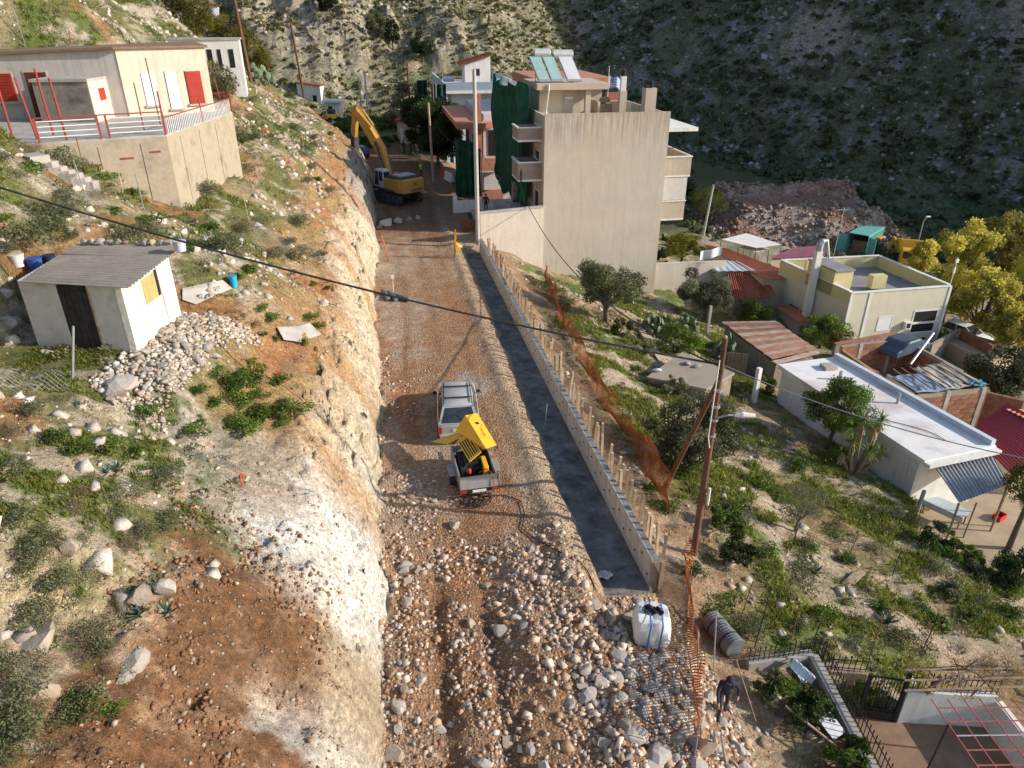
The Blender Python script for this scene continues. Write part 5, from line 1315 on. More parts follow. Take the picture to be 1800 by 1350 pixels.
# PVC frame lying on the slope
p = on(372, 305); fr = empty('wire_gate', p, R(30), 'bent grey wire gate lying on the slope below the terrace', 'gate')
MB().tube([(-.7, 0, .1), (.7, .1, .3), (.6, .8, 1.1), (-.8, .7, .9), (-.7, 0, .1)], .03, 5).build('frame', M_GALV, fr)
for k in range(5): MB().tube([(-.7 + .28 * k, .02 * k, .1 + .04 * k), (-.8 + .28 * k, .7 + .02 * k, .9 + .04 * k)], .01, 4).build('wire', M_GALV, fr)
# ---- shed
SZ = SHED_Z
S = at(240, 612, SZ); Sb = at(317, 545, SZ); Sl = at(66, 602, SZ)
w1 = (Sb - S); w1 = Vector((w1.x, w1.y, 0)); w2 = Vector((Sl.x - S.x, Sl.y - S.y, 0))
sb = S + w1; sl_ = S + w2; sbl = S + w1 + w2
shd = empty('shed', (S.x, S.y, SZ), 0, 'whitewashed stone shed with a corrugated roof on the hillside', 'shed')
H1 = SZ + 2.05
def wallp(a, b, th, name, z1a, z1b, m, u0=0, u1=1):
    A = a + (b - a) * u0; B = a + (b - a) * u1; d = (B - A).normalized(); n = Vector((-d.y, d.x, 0)) * th
    part(shd, name, MB().prism([(q.x, q.y) for q in (A, B, B + n, A + n)], SZ - 1.6, [z1a, z1b, z1b, z1a]), m)
Lf = (S - sl_).length
wallp(sl_, S, .2, 'front_wall', H1 - .05, H1 - .05, M_LIME, 0, .36); wallp(sl_, S, .2, 'front_wall', H1 - .05, H1 - .05, M_LIME, .66, 1)
wallp(S, sb, .2, 'side_wall', H1 - .05, H1 + .12, M_LIME, .0, 1); wallp(sb, sbl, .2, 'back_wall', H1 + .1, H1 + .1, M_LIME); wallp(sbl, sl_, .2, 'side_wall', H1 + .1, H1 - .05, M_LIME)
dr_ = part(shd, 'door', wall_rect((sl_.x, sl_.y), (S.x, S.y), Lf * .362, Lf * .658, SZ - .15, H1 - .15, -.04, .06), mat('dark_boards', (.045, .04, .036), .9, .4, 4.0, (.10, .085, .07), .5, 5, streak=True))
for k in range(5): part(dr_, 'plank', wall_rect((sl_.x, sl_.y), (S.x, S.y), Lf * .365 + k * Lf * .058, Lf * .365 + k * Lf * .058 + Lf * .052, SZ - .12, H1 - .3, -.02, .03), MATS['dark_boards'])
part(shd, 'door_frame', wall_rect((sl_.x, sl_.y), (S.x, S.y), Lf * .662, Lf * .68, SZ - .1, H1 - .2, .02, .06), M_WOOD)
part(shd, 'window_board', wall_rect((S.x, S.y), (sb.x, sb.y), w1.length * .36, w1.length * .62, SZ + .95, SZ + 1.75, .02, .05), mat('board_yellow', (.42, .34, .14), .8, .15, 2.0))
part(shd, 'window_jamb', wall_rect((S.x, S.y), (sb.x, sb.y), w1.length * .625, w1.length * .68, SZ + .95, SZ + 1.8, .01, .03), M_WINDK)
rq = [at(36, 497, H1 - .02), at(226, 508, H1 + .02), at(322, 431, H1 + .2), at(134, 430, H1 + .2)]
for k in range(5):     # separate overlapping sheets
    f0, f1 = k / 5, (k + 1) / 5 + .012
    P = [rq[0].lerp(rq[1], 0).lerp(rq[3], f0), rq[0].lerp(rq[3], f1), rq[1].lerp(rq[2], f1), rq[1].lerp(rq[2], f0)]
    part(shd, 'roof_sheet', corrugated([q + Vector((0, 0, .004 * (5 - k))) for q in P], 4, .03, 6), M_FIBRO)
ROCKS_ON_ROOF = [(rq[3].lerp(rq[2], .08 + .08 * k) + Vector((0, -.05, .10))) for k in range(11)]
def bucket(px, py, r, h, m, label, z=None, name='bucket', rim=True):
    p = on(px, py) if z is None else at(px, py, z)
    b = empty(name, p, 0, label, name.replace('_', ' '))
    MB().lathe([(r * .8, 0), (r, h), (r * .93, h), (r * .75, .03), (.01, .03)], 16).build('shell', m, b, True)
    if rim: MB().lathe([(r, h - .03), (r * 1.06, h - .03), (r * 1.06, h), (r, h)], 16).build('rim', m, b)
    return b
bucket(34, 468, .22, .42, M_WHITEP, 'white plastic bucket standing left of the shed')
bucket(318, 441, .20, .34, mat('blue_white', (.50, .53, .62), .6, .1), 'pale blue tub at the back right corner of the shed roof', H1 + .25, 'tub')
bucket(66, 478, .24, .5, mat('blue_plastic', (.04, .10, .35), .5, .15), 'dark blue plastic drum beside the shed', None, 'drum')
bucket(90, 466, .2, .36, mat('navy_plastic', (.025, .03, .06), .5, .15), 'dark navy tub behind the shed corner', None, 'tub')
bucket(412, 505, .16, .5, mat('cyan_plastic', (.03, .35, .55), .5, .15), 'bright blue watering can beside the green bush', None, 'watering_can')
bucket(516, 486, .09, .18, mat('pink_plastic', (.65, .10, .22), .5, .15), 'pink plastic pot on the slope above the cut', None, 'pot')
bucket(424, 428, .1, .24, mat('white_blue', (.5, .55, .65), .5, .15), 'white and blue bottle on the slope above the road', None, 'bottle')
bucket(345, 412, .08, .15, mat('yellow_plastic', (.6, .55, .1), .5, .15), 'small yellow pot on the grass above the shed', None, 'pot')
p = on(128, 668); o = MB().tube([(0, 0, 0), (.35, .15, 1.5)], .035, 6).build('pole', M_GALV, loc=p); tag(o, 'leaning grey metal pole in front of the shed door', 'pole')
# grey concrete path right of the shed, pale path further right
for (pxs, nm, lb) in ((((322, 512), (392, 497), (410, 512), (345, 540), (322, 532)), 'paved_patch', 'grey concrete patch beside the shed wall'), (((488, 580), (545, 572), (566, 592), (530, 606), (500, 602)), 'gravel_patch', 'pale grey gravel patch above the cut')):
    P = [on(*q) for q in pxs]; c = sum(P, Vector()) / len(P)
    P = [(p.x, p.y, hz(p.x, p.y) + .12) for p in P]
    o = MB().add([(c.x, c.y, hz(c.x, c.y) + .2)] + P, [(0, i + 1, (i + 1) % len(P) + 1) for i in range(len(P))]).build(nm, M_CONC); tag(o, lb, kind='structure')
# chicken-wire nets on the slope
M_MESH = mat('wire_mesh', (.30, .29, .27), .7, .2, 4, bmp=0)
def wire_net(label, pxs, lift, cell=.16, wdt=.011):
    A, B, C_, D = [on(*q) for q in pxs]
    A0 = A.copy()
    mb = MB(); nu = int((B - A).length / cell); nv = max(2, int((D - A).length / cell))
    def P(i, j):
        u, v = i / nu, j / nv; q = (A * (1 - u) + B * u) * (1 - v) + (D * (1 - u) + C_ * u) * v
        return Vector((q.x, q.y, max(q.z, hz(q.x, q.y)) + lift * (.25 + .75 * math.sin(math.pi * v)) * (.6 + .4 * math.sin(u * 9 + v * 3)) + .04)) - A0
    G_ = [[P(i, j) for j in range(nv + 1)] for i in range(nu + 1)]
    for i in range(nu):
        for j in range(nv):
            for a, b in ((G_[i][j], G_[i + 1][j + 1]), (G_[i + 1][j], G_[i][j + 1])):
                s = Vector((-(b - a).y, (b - a).x, 0)).normalized() * wdt / 2; mb.add([a - s, a + s, b + s, b - s], [(0, 1, 2, 3)])
    o = mb.build('wire_net', M_MESH, loc=A0); return tag(o, label, 'netting')
wire_net('crumpled wire netting spread over the slope above the road cut', ((440, 395), (560, 440), (568, 465), (445, 432)), .35)
wire_net('wire netting sagging on the grass in front of the shed', ((0, 660), (115, 660), (125, 690), (0, 690)), .2)
# houses higher up
p = at(293, 100, 13.0)
wp = [on(358, 124), on(358, 124)]; wp[1] = wp[0] + cr_ * 3.1 + cf_ * .6
hp = [(wp[0].x - 4.5, wp[0].y + .5), (wp[0].x, wp[0].y), (wp[1].x, wp[1].y), (wp[1].x - .5, wp[1].y + 4), (wp[0].x - 5, wp[0].y + 4.5)]
zz = max(hz(wp[1].x, wp[1].y), wp[0].z - .6)
H = simple_house('white_house', 'small white flat roofed house below the pines on the hillside', hp, zz, zz + 2.9, M_WHITEP, M_CONC, .15, .12, (0, 0, 0, 0, 0), ((1, .5, .9, .6, 2.2, M_WINDK), (1, 1.3, 1.6, .6, 2.2, M_WINDK), (1, 2.2, 2.6, .8, 2.2, M_WINDK), (0, 2.6, 3.6, .2, 2.2, M_WINDK)))
wp = on(372, 34)
H = simple_house('white_house', 'white house with a red roof corner at the top edge', [(wp.x - 3, wp.y - .5), (wp.x + 1.6, wp.y), (wp.x + 1.2, wp.y + 5), (wp.x - 3.4, wp.y + 5)], wp.z, wp.z + 2.6, M_WHITEP, M_TILE, .5, .2, (.5, -.2, -.2, .5), ())
# ------------------------------------------------------------------ village on the right
M_YW = mat('yellow_render', (.60, .53, .27), .9, .06, .8, (.46, .41, .27), .4, 1.0, streak=True)
M_YWP = mat('pale_yellow_render', (.60, .56, .42), .9, .06, .8, (.46, .43, .35), .4, 1.0, streak=True)
M_DECK = mat('roof_deck_grey', (.24, .23, .235), .85, .15, .7, (.32, .30, .29), .5, .8)
M_WROOF = mat('white_roof_paint', (.74, .725, .70), .85, .06, .5, (.36, .22, .20), .8, .22, bmp=.1)
M_TERRA = mat('terracotta_sheet', (.44, .155, .075), .8, .15, 1.5, (.34, .14, .08), .5, 1.2)
M_REDROOF = mat('dark_red_sheet', (.27, .035, .045), .55, .12, 1.5, bmp=0)
M_PURP = mat('purple_sheet', (.22, .075, .11), .6, .15, 1.5, bmp=0)
M_PBLUE = mat('pale_blue_sheet', (.42, .50, .55), .5, .1, 2.0, (.5, .5, .5), .4, bmp=0)
M_RSH = mat('rusty_sheet', (.38, .19, .12), .8, .25, 2.0, (.26, .10, .055), .95, .9, rand=.25)
M_CORR = mat('grey_corrugated', (.33, .34, .36), .6, .15, 2.5, (.22, .2, .19), .5, 2.0, metal=.3)
M_BRICK = mat('hollow_brick', (.37, .17, .10), .92, .25, 5.0, (.45, .33, .25), .5, 2.0, rand=.35)
M_MORT = mat('mortar', (.33, .27, .21), .95, .15, 4.0)
M_TARP = mat('blue_tarp', (.30, .40, .52), .5, .3, 1.0, (.06, .08, .11), .85, 1.1, bmp=.4, fine=4)
M_STONEW = mat('rubble_masonry', (.30, .25, .19), .95, .35, 3.5, (.14, .12, .10), .6, 2.5, bmp=.6, fine=5)
M_EARTHF = mat('earthen_paving', (.40, .31, .20), .95, .15, .8, (.28, .22, .15), .6, .9)
# white flat-roofed building
P = quad_at(((1368, 640), (1470, 626), (1752, 783), (1626, 809)), -2.7)
wb = empty('white_building', (P[3].x, P[3].y, -6.3), 0, 'long low white building with a flat stained roof below the slope', 'building')
part(wb, 'wall', quad_box([p + (sum(P, Vector()) / 4 - p).normalized() * .35 for p in P], -8.5, -3.0), M_WHITEP)
part(wb, 'roof_slab', quad_box(P, -2.998, -2.72), M_WROOF)
d = (P[2] - P[1]).normalized(); n_ = Vector((-d.y, d.x, 0))
part(wb, 'parapet', MB().prism([(q.x, q.y) for q in (P[1] + d * .1, P[2] - d * .1, P[2] - d * .1 - n_ * .3, P[1] + d * .1 - n_ * .3)], -2.718, -2.42), mat('bluish_white', (.52, .57, .63), .8, .08))
part(wb, 'gutter_edge', MB().prism([(q.x, q.y) for q in (P[3] + (P[3] - P[2]).normalized() * .02, P[2], P[2] + (P[2] - P[1]).normalized() * .35, P[3] + (P[2] - P[1]).normalized() * .35)], -2.99, -2.8), M_WHITEP)
A, B = (P[0].x, P[0].y), (P[3].x, P[3].y)
part(wb, 'door', wall_rect(A, B, 1.6, 2.5, -6.0, -4.0, -.22, .2), M_WOODD)
part(wb, 'drain_pipe', MB().tube([(P[3].x - .1, P[3].y + .5, -3.1), (P[3].x - .35, P[3].y + .4, -3.4), (P[3].x - .35, P[3].y + .4, -3.7)], .06, 6), M_GALV)
for k in range(3): q = P[3].lerp(P[0], .42 + k * .01); part(wb, 'rebar', MB().tube([(q.x + .3 + k * .2, q.y, -2.7), (q.x + .35 + k * .2, q.y, -1.9)], .012, 4), M_RUST)
for (u, v, r_, h_) in ((.25, .5, .1, .25), (.55, .72, .08, .35)):
    q = P[0].lerp(P[3], u).lerp(P[1].lerp(P[2], u), v); part(wb, 'vent_pipe', MB().tube([(q.x, q.y, -2.72), (q.x, q.y, -2.72 + h_ + .3)], r_, 8), M_GALV)
q = P[0].lerp(P[3], .12).lerp(P[1].lerp(P[2], .12), .6); part(wb, 'roof_hatch', MB().box((q.x, q.y, -2.6), (.8, .7, .24)), M_CONC)
part(wb, 'roof_hose', MB().tube([P[0].lerp(P[3], t).lerp(P[1].lerp(P[2], t), .3 + .25 * math.sin(t * 9)) + Vector((0, 0, .02)) for t in np.linspace(.3, .9, 14)], .02, 4), M_DARK)
# awning of grey corrugated sheets at its near end
Q = [at(1634, 808, -3.05), at(1740, 793, -3.05), at(1772, 852, -3.5), at(1686, 884, -3.6)]
aw = empty('awning', Q[3], 0, 'grey corrugated awning at the near end of the white building', 'awning')
for k in range(4):
    a, b = k / 4, (k + 1) / 4 + .01
    part(aw, 'roof_sheet', corrugated([Q[0].lerp(Q[1], a), Q[0].lerp(Q[1], b), Q[3].lerp(Q[2], b), Q[3].lerp(Q[2], a)], 4, .035, 3), M_CORR)
for q in (Q[2], Q[3]): part(aw, 'post', MB().tube([(q.x, q.y, q.z - .02), (q.x, q.y, -6.4)], .05, 6), M_WOODD)
# patio with table and posts
o = MB().prism(patio_poly, PATIO_Z - .8, PATIO_Z).build('patio', M_EARTHF); tag(o, 'tan concrete patio in front of the white building', kind='structure')
q = at(1665, 888, -5.5); tb_ = empty('table', (q.x, q.y, PATIO_Z), R(-62), 'pale grey table draped with a cloth on the patio', 'table')
MB().bb(-.95, .95, -.45, .45, .74, .79).build('tabletop', M_PBLUE, tb_); MB().bb(-.955, .955, -.46, -.452, .45, .785).build('cloth', M_PBLUE, tb_)
for (x, y) in ((-.85, -.38), (.85, -.38), (.85, .38), (-.85, .38)): MB().bb(x - .03, x + .03, y - .03, y + .03, 0, .74).build('leg', M_WOODD, tb_)
for (px, py, h, lb) in ((1693, 905, 2.1, 'thin metal post at the near left of the patio'), (1745, 885, 2.0, 'thin metal post at the far right of the patio'), (1605, 880, 2.0, 'squared stone coloured post at the corner of the white building')):
    q = at(px, py + 40, PATIO_Z); o = MB().tube([(0, 0, 0), (.05, 0, h)], .04 if h > 2.05 or px > 1700 else .1, 6).build('post', M_WOODD if px != 1605 else M_CONC, loc=q); tag(o, lb, 'post')
q = at(1755, 912, PATIO_Z); o = empty('crate', q, R(20), 'red plastic crate beside the patio tree', 'crate')
for a in ((-.3, .3, -.2, .2, 0, .03), (-.3, .3, -.2, -.18, .03, .3), (-.3, .3, .18, .2, .03, .3), (-.3, -.28, -.18, .18, .03, .3), (.28, .3, -.18, .18, .03, .3)): MB().bb(*a).build('panel', M_REDP, o)
q = at(1642, 860, PATIO_Z); o = MB().bb(-.35, .35, -.06, .0, 0, 1.5).build('cupboard_door', mat('orange_wood', (.36, .16, .05), .7, .2), loc=q, rz=R(20)); tag(o, 'orange brown wooden door leaning by the awning', 'door')
# rusty corrugated shed roof
Q = quad_at(((1268, 566), (1362, 570), (1440, 626), (1366, 640)), -4.0)
rs = empty('rusty_shed', (Q[3].x, Q[3].y, -6.4), 0, 'long stone shed under rusty corrugated roof sheets', 'shed')
Qw = [p + (sum(Q, Vector()) / 4 - p).normalized() * .4 for p in Q]
part(rs, 'wall', quad_box(Qw, -8.5, -4.25), M_STONEW)
M_RSH2 = mat('paler_sheet', (.46, .36, .30), .75, .2, 2.0, (.32, .13, .07), .85, 1.2, rand=.25)
for k in range(13):
    a, b = k / 13, (k + 1) / 13 + .004
    dz = Vector((0, 0, random.uniform(-.05, .05) + .05 * (k % 2)))
    part(rs, 'roof_sheet', corrugated([Q[0].lerp(Q[3], a) + dz, Q[0].lerp(Q[3], b) + dz + Vector((0, 0, .03)), Q[1].lerp(Q[2], b) + dz + Vector((0, 0, .28)), Q[1].lerp(Q[2], a) + dz + Vector((0, 0, .25))], 3, .04, 3, per=6), M_RSH if k % 2 else M_RSH2)
# brick ruins: each brick course block a piece of its own on the near wall
def brick_wall(root, A, B, z0, z1, bl=.62, bh=.34, m=M_BRICK, th=.2, name='brick', columns=()):
    A = Vector((A[0], A[1], 0)); B = Vector((B[0], B[1], 0)); L = (B - A).length; d = (B - A).normalized(); n = Vector((d.y, -d.x, 0)); a = math.atan2(d.y, d.x)
    w = part(root, 'wall', MB().prism([(q.x, q.y) for q in (A, B, B - n * th, A - n * th)], z0 - 1.2, z1), M_MORT)
    proto = None; rows = int((z1 - z0) / bh)
    for r in range(rows):
        x = -(r % 2) * bl / 2
        while x < L - .02:
            x0, x1 = max(x, 0) + .012, min(x + bl, L) - .012
            x += bl
            if x1 - x0 < .08: continue
            c = A + d * ((x0 + x1) / 2) + n * .012
            if proto is None: o = proto = MB().box((0, 0, 0), (1, .06, bh - .03)).build(name, m, w)
            else: o = proto.copy(); COL.objects.link(o); o.parent = w
            o.scale = (x1 - x0, 1, 1); o.rotation_euler = (0, 0, a)
            o.location = (c.x - root.location.x, c.y - root.location.y, z0 + (r + .5) * bh - root.location.z)
    for u in columns:
        part(root, 'concrete_column', MB().prism([(q.x, q.y) for q in (A + d * (u - .14) + n * .07, A + d * (u + .14) + n * .07, A + d * (u + .14) - n * .1, A + d * (u - .14) - n * .1)], z0 - 1, z1 + .05), M_CONC)
    return w
T = quad_at(((1612, 690), (1735, 679), (1660, 640), (1560, 655)), -3.6)
bx_ = empty('brick_store', (T[0].x, T[0].y, -6.6), 0, 'roofless looking brick store with a tarpaulin patched roof', 'building')
brick_wall(bx_, T[0], T[1], -6.4, -3.75, columns=(2.2, (T[1] - T[0]).length - .15))
brick_wall(bx_, T[3], T[0], -6.4, -3.75, columns=())
part(bx_, 'wall', MB().prism([(q.x, q.y) for q in (T[1], T[2], T[2] + Vector((.2, 0, 0)), T[1] + Vector((.2, 0, 0)))], -8, -3.7), M_BRICK)
def patch(u0, u1, v0, v1, name, m, lift, wav=.04):
    return part(bx_, name, MB().sheet(lambda u, v: (T[0].lerp(T[1], u0 + (u1 - u0) * u)).lerp(T[3].lerp(T[2], u0 + (u1 - u0) * u), v0 + (v1 - v0) * v) + Vector((0, 0, lift + wav * math.sin(u * 9 + v * 5) + wav * .7 * math.sin(v * 13 - u * 4))), 12, 12, .02), m)
patch(-.02, .52, -.03, .78, 'tarpaulin', M_TARP, .06); patch(.42, .74, .0, .98, 'tarpaulin', mat('pale_tarp', (.58, .53, .44), .6, .15, 1.5, (.3, .36, .42), .6, 1.5, bmp=.4, fine=4), .10); patch(.68, 1.0, .15, 1.0, 'board_cover', mat('grey_board', (.36, .31, .26), .9, .2, 1.5), .13, .02); patch(.8, 1.02, -.02, .2, 'tarpaulin', mat('teal_tarp', (.08, .25, .34), .5, .2, 2), .14)
for k in range(7):
    u = .06 + k * .14; part(bx_, 'roof_batten', MB().tube([T[0].lerp(T[1], u) + Vector((0, 0, .16)), T[3].lerp(T[2], min(1, u + .03)) + Vector((0, 0, .2))], .045, 5), M_WOODD)
# open brick yard behind it
Yd = quad_at(((1480, 612), (1602, 597), (1692, 645), (1560, 668)), -4.6)
by = empty('brick_yard', (Yd[0].x, Yd[0].y, -7), 0, 'roofless brick yard full of scrap behind the white building', 'ruin')
brick_wall(by, Yd[0], Yd[1], -7.2, -4.5, bl=.8, bh=.45, columns=(1.6, 4.2)); brick_wall(by, Yd[1], Yd[2], -7.2, -4.9, bl=.9, bh=.5)
part(by, 'low_wall', MB().prism([(q.x, q.y) for q in (Yd[0], Yd[3], Yd[3] + Vector((.25, .1, 0)), Yd[0] + Vector((.25, .1, 0)))], -8, -4.75), mat('ochre_wall', (.36, .22, .10), .9, .2, 2.0))
sc_ = sum(Yd, Vector()) / 4
for k in range(9):
    a = Vector((sc_.x + random.uniform(-2.2, 2.2), sc_.y + random.uniform(-1.6, 1.4), random.uniform(-6.6, -5.4))); b = a + Vector((random.uniform(-1.4, 1.4), random.uniform(-.8, .8), random.uniform(-.4, .6)))
    o = MB().tube([a, b], random.uniform(.05, .12), 5).build('scrap_beam', (M_WOODD, M_RUST, M_GALV)[k % 3]); o.parent = by; o.location = -by.location
b = at(1600, 640, -5.0); o = MB().tube([(0, 0, 0), (2.6, 1.6, 1.5)], .09, 6).build('plank', M_GALV, loc=b); tag(o, 'grey metal beam propped across the brick yard', 'beam')
cv = at(1555, 632, -5.6); o = empty('covered_car', cv, R(-70), 'dark car stored under junk in the brick yard', 'car')
MB().profile([(0, .3), (0, .75), (.5, .9), (1.0, 1.35), (2.6, 1.35), (3.2, .9), (4.0, .8), (4.1, .35)], -.8, .8).build('body', mat('old_blue_paint', (.06, .09, .13), .4, .2, 2.0, (.12, .11, .1), .4, bmp=0), o, bevel=.08)
# brick-topped fence wall in front of the yellow house
fw0, fw1 = at(1470, 605, -4.9), at(1578, 585, -4.9)
fw = empty('block_wall', fw0, 0, 'dark pierced block wall in front of the yellow house', 'wall')
part(fw, 'wall', MB().prism([(q.x, q.y) for q in (fw0, fw1, fw1 + Vector((0, .25, 0)), fw0 + Vector((0, .25, 0)))], -8, -5.0), M_STONEW)
part(fw, 'coping', MB().prism([(q.x, q.y) for q in (fw0 - Vector((0, .05, 0)), fw1 - Vector((0, .05, 0)), fw1 + Vector((0, .3, 0)), fw0 + Vector((0, .3, 0)))], -4.998, -4.9), M_BRICKR)
# yellow house
Yq = quad_at(((1497, 516), (1673, 503), (1545, 450), (1372, 458)), -3.0)
yh = empty('yellow_house', (Yq[0].x, Yq[0].y, -8.4), 0, 'yellow house with a large flat roof terrace and a stair tower', 'house')
part(yh, 'wall', quad_box(Yq, -10, -4.0), M_YWP)
part(yh, 'roof_deck', quad_box([q + (sum(Yq, Vector()) / 4 - q).normalized() * .3 for q in Yq], -3.998, -3.95), M_DECK)
c = sum(Yq, Vector()) / 4
for i in range(4):
    a, b = Yq[i], Yq[(i + 1) % 4]; d = (b - a).normalized(); n_ = Vector((-d.y, d.x, 0)); n_ = n_ if n_.dot(c - a) > 0 else -n_
    e0, e1 = (.0, .0) if i % 2 == 0 else (.222, .222)
    L = (b - a).length
    p0, p1 = a + d * e0, b - d * e1
    part(yh, 'parapet', MB().prism([(q.x, q.y) for q in (p0, p1, p1 + n_ * .22, p0 + n_ * .22)], -3.998, -3.02 if i in (0,) else -2.95), M_YW if i else M_YWP)
    part(yh, 'parapet_coping', MB().prism([(q.x, q.y) for q in (p0 - n_ * .06, p1 - n_ * .06, p1 + n_ * .26, p0 + n_ * .26)], -3.018 if i == 0 else -2.948, -2.95 if i == 0 else -2.88), M_WHITEP)
tw = [Yq[3].lerp(Yq[0], .40), Yq[3].lerp(Yq[0], .76)]
ex_ = (Yq[1] - Yq[0]).normalized()
twp = [tw[1], tw[1] + ex_ * 1.7, tw[0] + ex_ * 1.7, tw[0]]
tq = part(yh, 'stair_tower', quad_box(twp, -3.99, -1.9), M_YW); part(yh, 'tower_roof', quad_box([q + (sum(twp, Vector()) / 4 - q).normalized() * -.12 for q in twp], -1.898, -1.78), M_DECK)
part(tq, 'tower_window', wall_rect((tw[0].x, tw[0].y), (tw[1].x, tw[1].y), .8, 1.3, -2.6, -2.1, .03, .06), M_WINDK)
chm = tw[0].lerp(tw[1], .45) - ex_ * .45
cm_ = part(yh, 'chimney', MB().box((chm.x, chm.y, -4.2), (.5, .5, 7.2)), M_WHITEP)
part(cm_, 'cowl', MB().tube([(chm.x, chm.y, -.6), (chm.x, chm.y, -.1), (chm.x + .2, chm.y, .2), (chm.x + .5, chm.y, .25), (chm.x + .9, chm.y - .2, -1.2)], [.3, .3, .26, .2, .1], 8), M_GALV)
q = Yq[1] - ex_ * 3.0 + (Yq[2] - Yq[1]) * .35; part(yh, 'roof_box', MB().box((q.x - 1.6, q.y - .2, -3.2), (1.3, .7, 1.1)), M_YW)
q = Yq[2].lerp(Yq[3], .75) + (Yq[0] - Yq[3]).normalized() * 1.0; part(yh, 'roof_pier', MB().box((q.x, q.y, -3.3), (1.3, .4, 1.2)), M_YW)
A, B = (Yq[0].x, Yq[0].y), (Yq[1].x, Yq[1].y); LY = (Yq[1] - Yq[0]).length
window(yh, A, B, LY * .33, LY * .48, -6.5, -5.2, M_WHITEP, M_WHITES, .08)
window(yh, A, B, LY * .68, LY * .94, -7.0, -4.9, M_WHITEP, M_WINDK, .14)
part(yh, 'balcony_sill', wall_rect(A, B, LY * .66, LY * .96, -6.1, -5.95, .14, .16), M_WHITEP)
for k in range(2): window(yh, A, B, LY * (.72 + .11 * k), LY * (.77 + .11 * k), -7.75, -7.35, M_WHITEP, M_WINDK, .05)
for (u, z) in ((.60, -6.4), (.57, -7.4), (.76, -9.2)): o = part(yh, 'air_conditioner', wall_rect(A, B, LY * u, LY * (u + .06), z, z + .6, .35, .33), M_WHITEP); part(o, 'fan', wall_rect(A, B, LY * (u + .012), LY * (u + .048), z + .12, z + .5, .365, .01), M_WINDK)
for u in (.005, .19, .99): part(yh, 'corner_pilaster', wall_rect(A, B, LY * u - .1, LY * u + .14, -10, -3.05, .05, .06), M_WHITEP)
part(yh, 'yard_wall', wall_rect(A, B, LY * .34, LY * .56, -8.6, -7.7, 1.8, .2), M_YW)
A3, B3_ = (Yq[3].x, Yq[3].y), (Yq[0].x, Yq[0].y); LS = (Yq[0] - Yq[3]).length
for (u0, u1, z, nm) in ((.22, .42, -6.1, 'awning'), (.5, .95, -6.0, 'awning')):
    f = wall_rect(A3, B3_, LS * u0, LS * u1, z, z + .05, .02, .04); d_ = (Yq[0] - Yq[3]).normalized(); nn = Vector((d_.y, -d_.x, 0))
    a, b = Yq[3] + d_ * LS * u0, Yq[3] + d_ * LS * u1
    part(yh, nm, MB().sheet(lambda u, v: a.lerp(b, u) + nn * (1.6 * v) + Vector((0, 0, z + 3.0 - .2 + .5 - v * .8 - 2.8)), 8, 4, .03), mat('grey_canvas', (.36, .38, .42), .8, .1, 1.5))
    part(yh, 'window', wall_rect(A3, B3_, LS * u0 + .3, LS * u1 - .3, z - 1.6, z - .2, .03, .06), M_WINDK)
# antenna mast and lamp
q = Yq[1]; o = MB().tube([(0, 0, -1), (0, 0, 2.3)], .035, 5).box((0, 0, 2.0), (.25, .15, .3)).box((0, 0, 1.2), (.15, .1, .5)).build('floodlight_mast', M_WHITEP, loc=(q.x - .1, q.y + .1, -2.9)); tag(o, 'white floodlight mast on the right corner of the yellow house', 'mast')
q = at(1462, 462, -3.2); an_ = empty('tv_antenna', q, 0, 'thin television antenna mast behind the yellow stair tower', 'antenna')
MB().tube([(0, 0, -2), (.1, 0, 5.0)], .03, 5).build('mast', M_GALV, an_)
for k in range(5): MB().tube([(-.5 + .25 * k, -.3, 4.8), (-.5 + .25 * k, .3, 4.8)], .012, 4).build('element', M_GALV, an_)
MB().tube([(-.6, 0, 4.8), (.7, 0, 4.8)], .018, 4).build('boom', M_GALV, an_)
# roofs between the apartments and the yellow house
def sheet_roof(name, label, pxs, z, m, waves, zz=(0, 0, 0, 0), sheets=4, base=None, wall_m=None, cat='roof', amp=.03):
    Q = [at(px, py, z) + Vector((0, 0, dz)) for (px, py), dz in zip(pxs, zz)]
    r = empty(name, (Q[3].x, Q[3].y, base if base is not None else z - .3), 0, label, cat)
    for k in range(sheets):
        a, b = k / sheets, (k + 1) / sheets + .008
        part(r, 'roof_sheet', corrugated([Q[0].lerp(Q[1], a), Q[0].lerp(Q[1], b), Q[3].lerp(Q[2], b), Q[3].lerp(Q[2], a)], max(2, waves // sheets), amp, 3, per=5), m)
    if base is not None:
        part(r, 'wall', quad_box([q + (sum(Q, Vector()) / 4 - q).normalized() * .4 for q in Q], base - 2, min(q.z for q in Q) - .12), wall_m or M_CREAMR)
    else:
        for q in Q: part(r, 'post', MB().tube([(q.x, q.y, q.z), (q.x, q.y, q.z - 3.2)], .05, 5), M_WOODD)
    return r
sheet_roof('terracotta_roof', 'long terracotta lean-to roof running down beside the apartments', ((1236, 430), (1275, 436), (1412, 488), (1345, 492)), -4.3, M_TERRA, 12, sheets=4, base=-7.2)
sheet_roof('tiled_roof', 'dark red tiled roof behind the second olive tree', ((1275, 482), (1335, 478), (1365, 513), (1290, 522)), -4.9, M_TILE, 18, (0.5, .5, -.4, -.4), 6, -7.5, M_STONEW, amp=.05)
sheet_roof('metal_roof', 'pale blue metal roof between the terracotta and tiled roofs', ((1252, 458), (1300, 459), (1335, 476), (1256, 477)), -4.3, M_PBLUE, 8, sheets=3, base=-7)
sheet_roof('white_canopy', 'white flat canopy panels left of the rock dump', ((1268, 421), (1312, 410), (1374, 430), (1330, 436)), -5.2, M_WHITEP, 4, sheets=2, amp=.01)
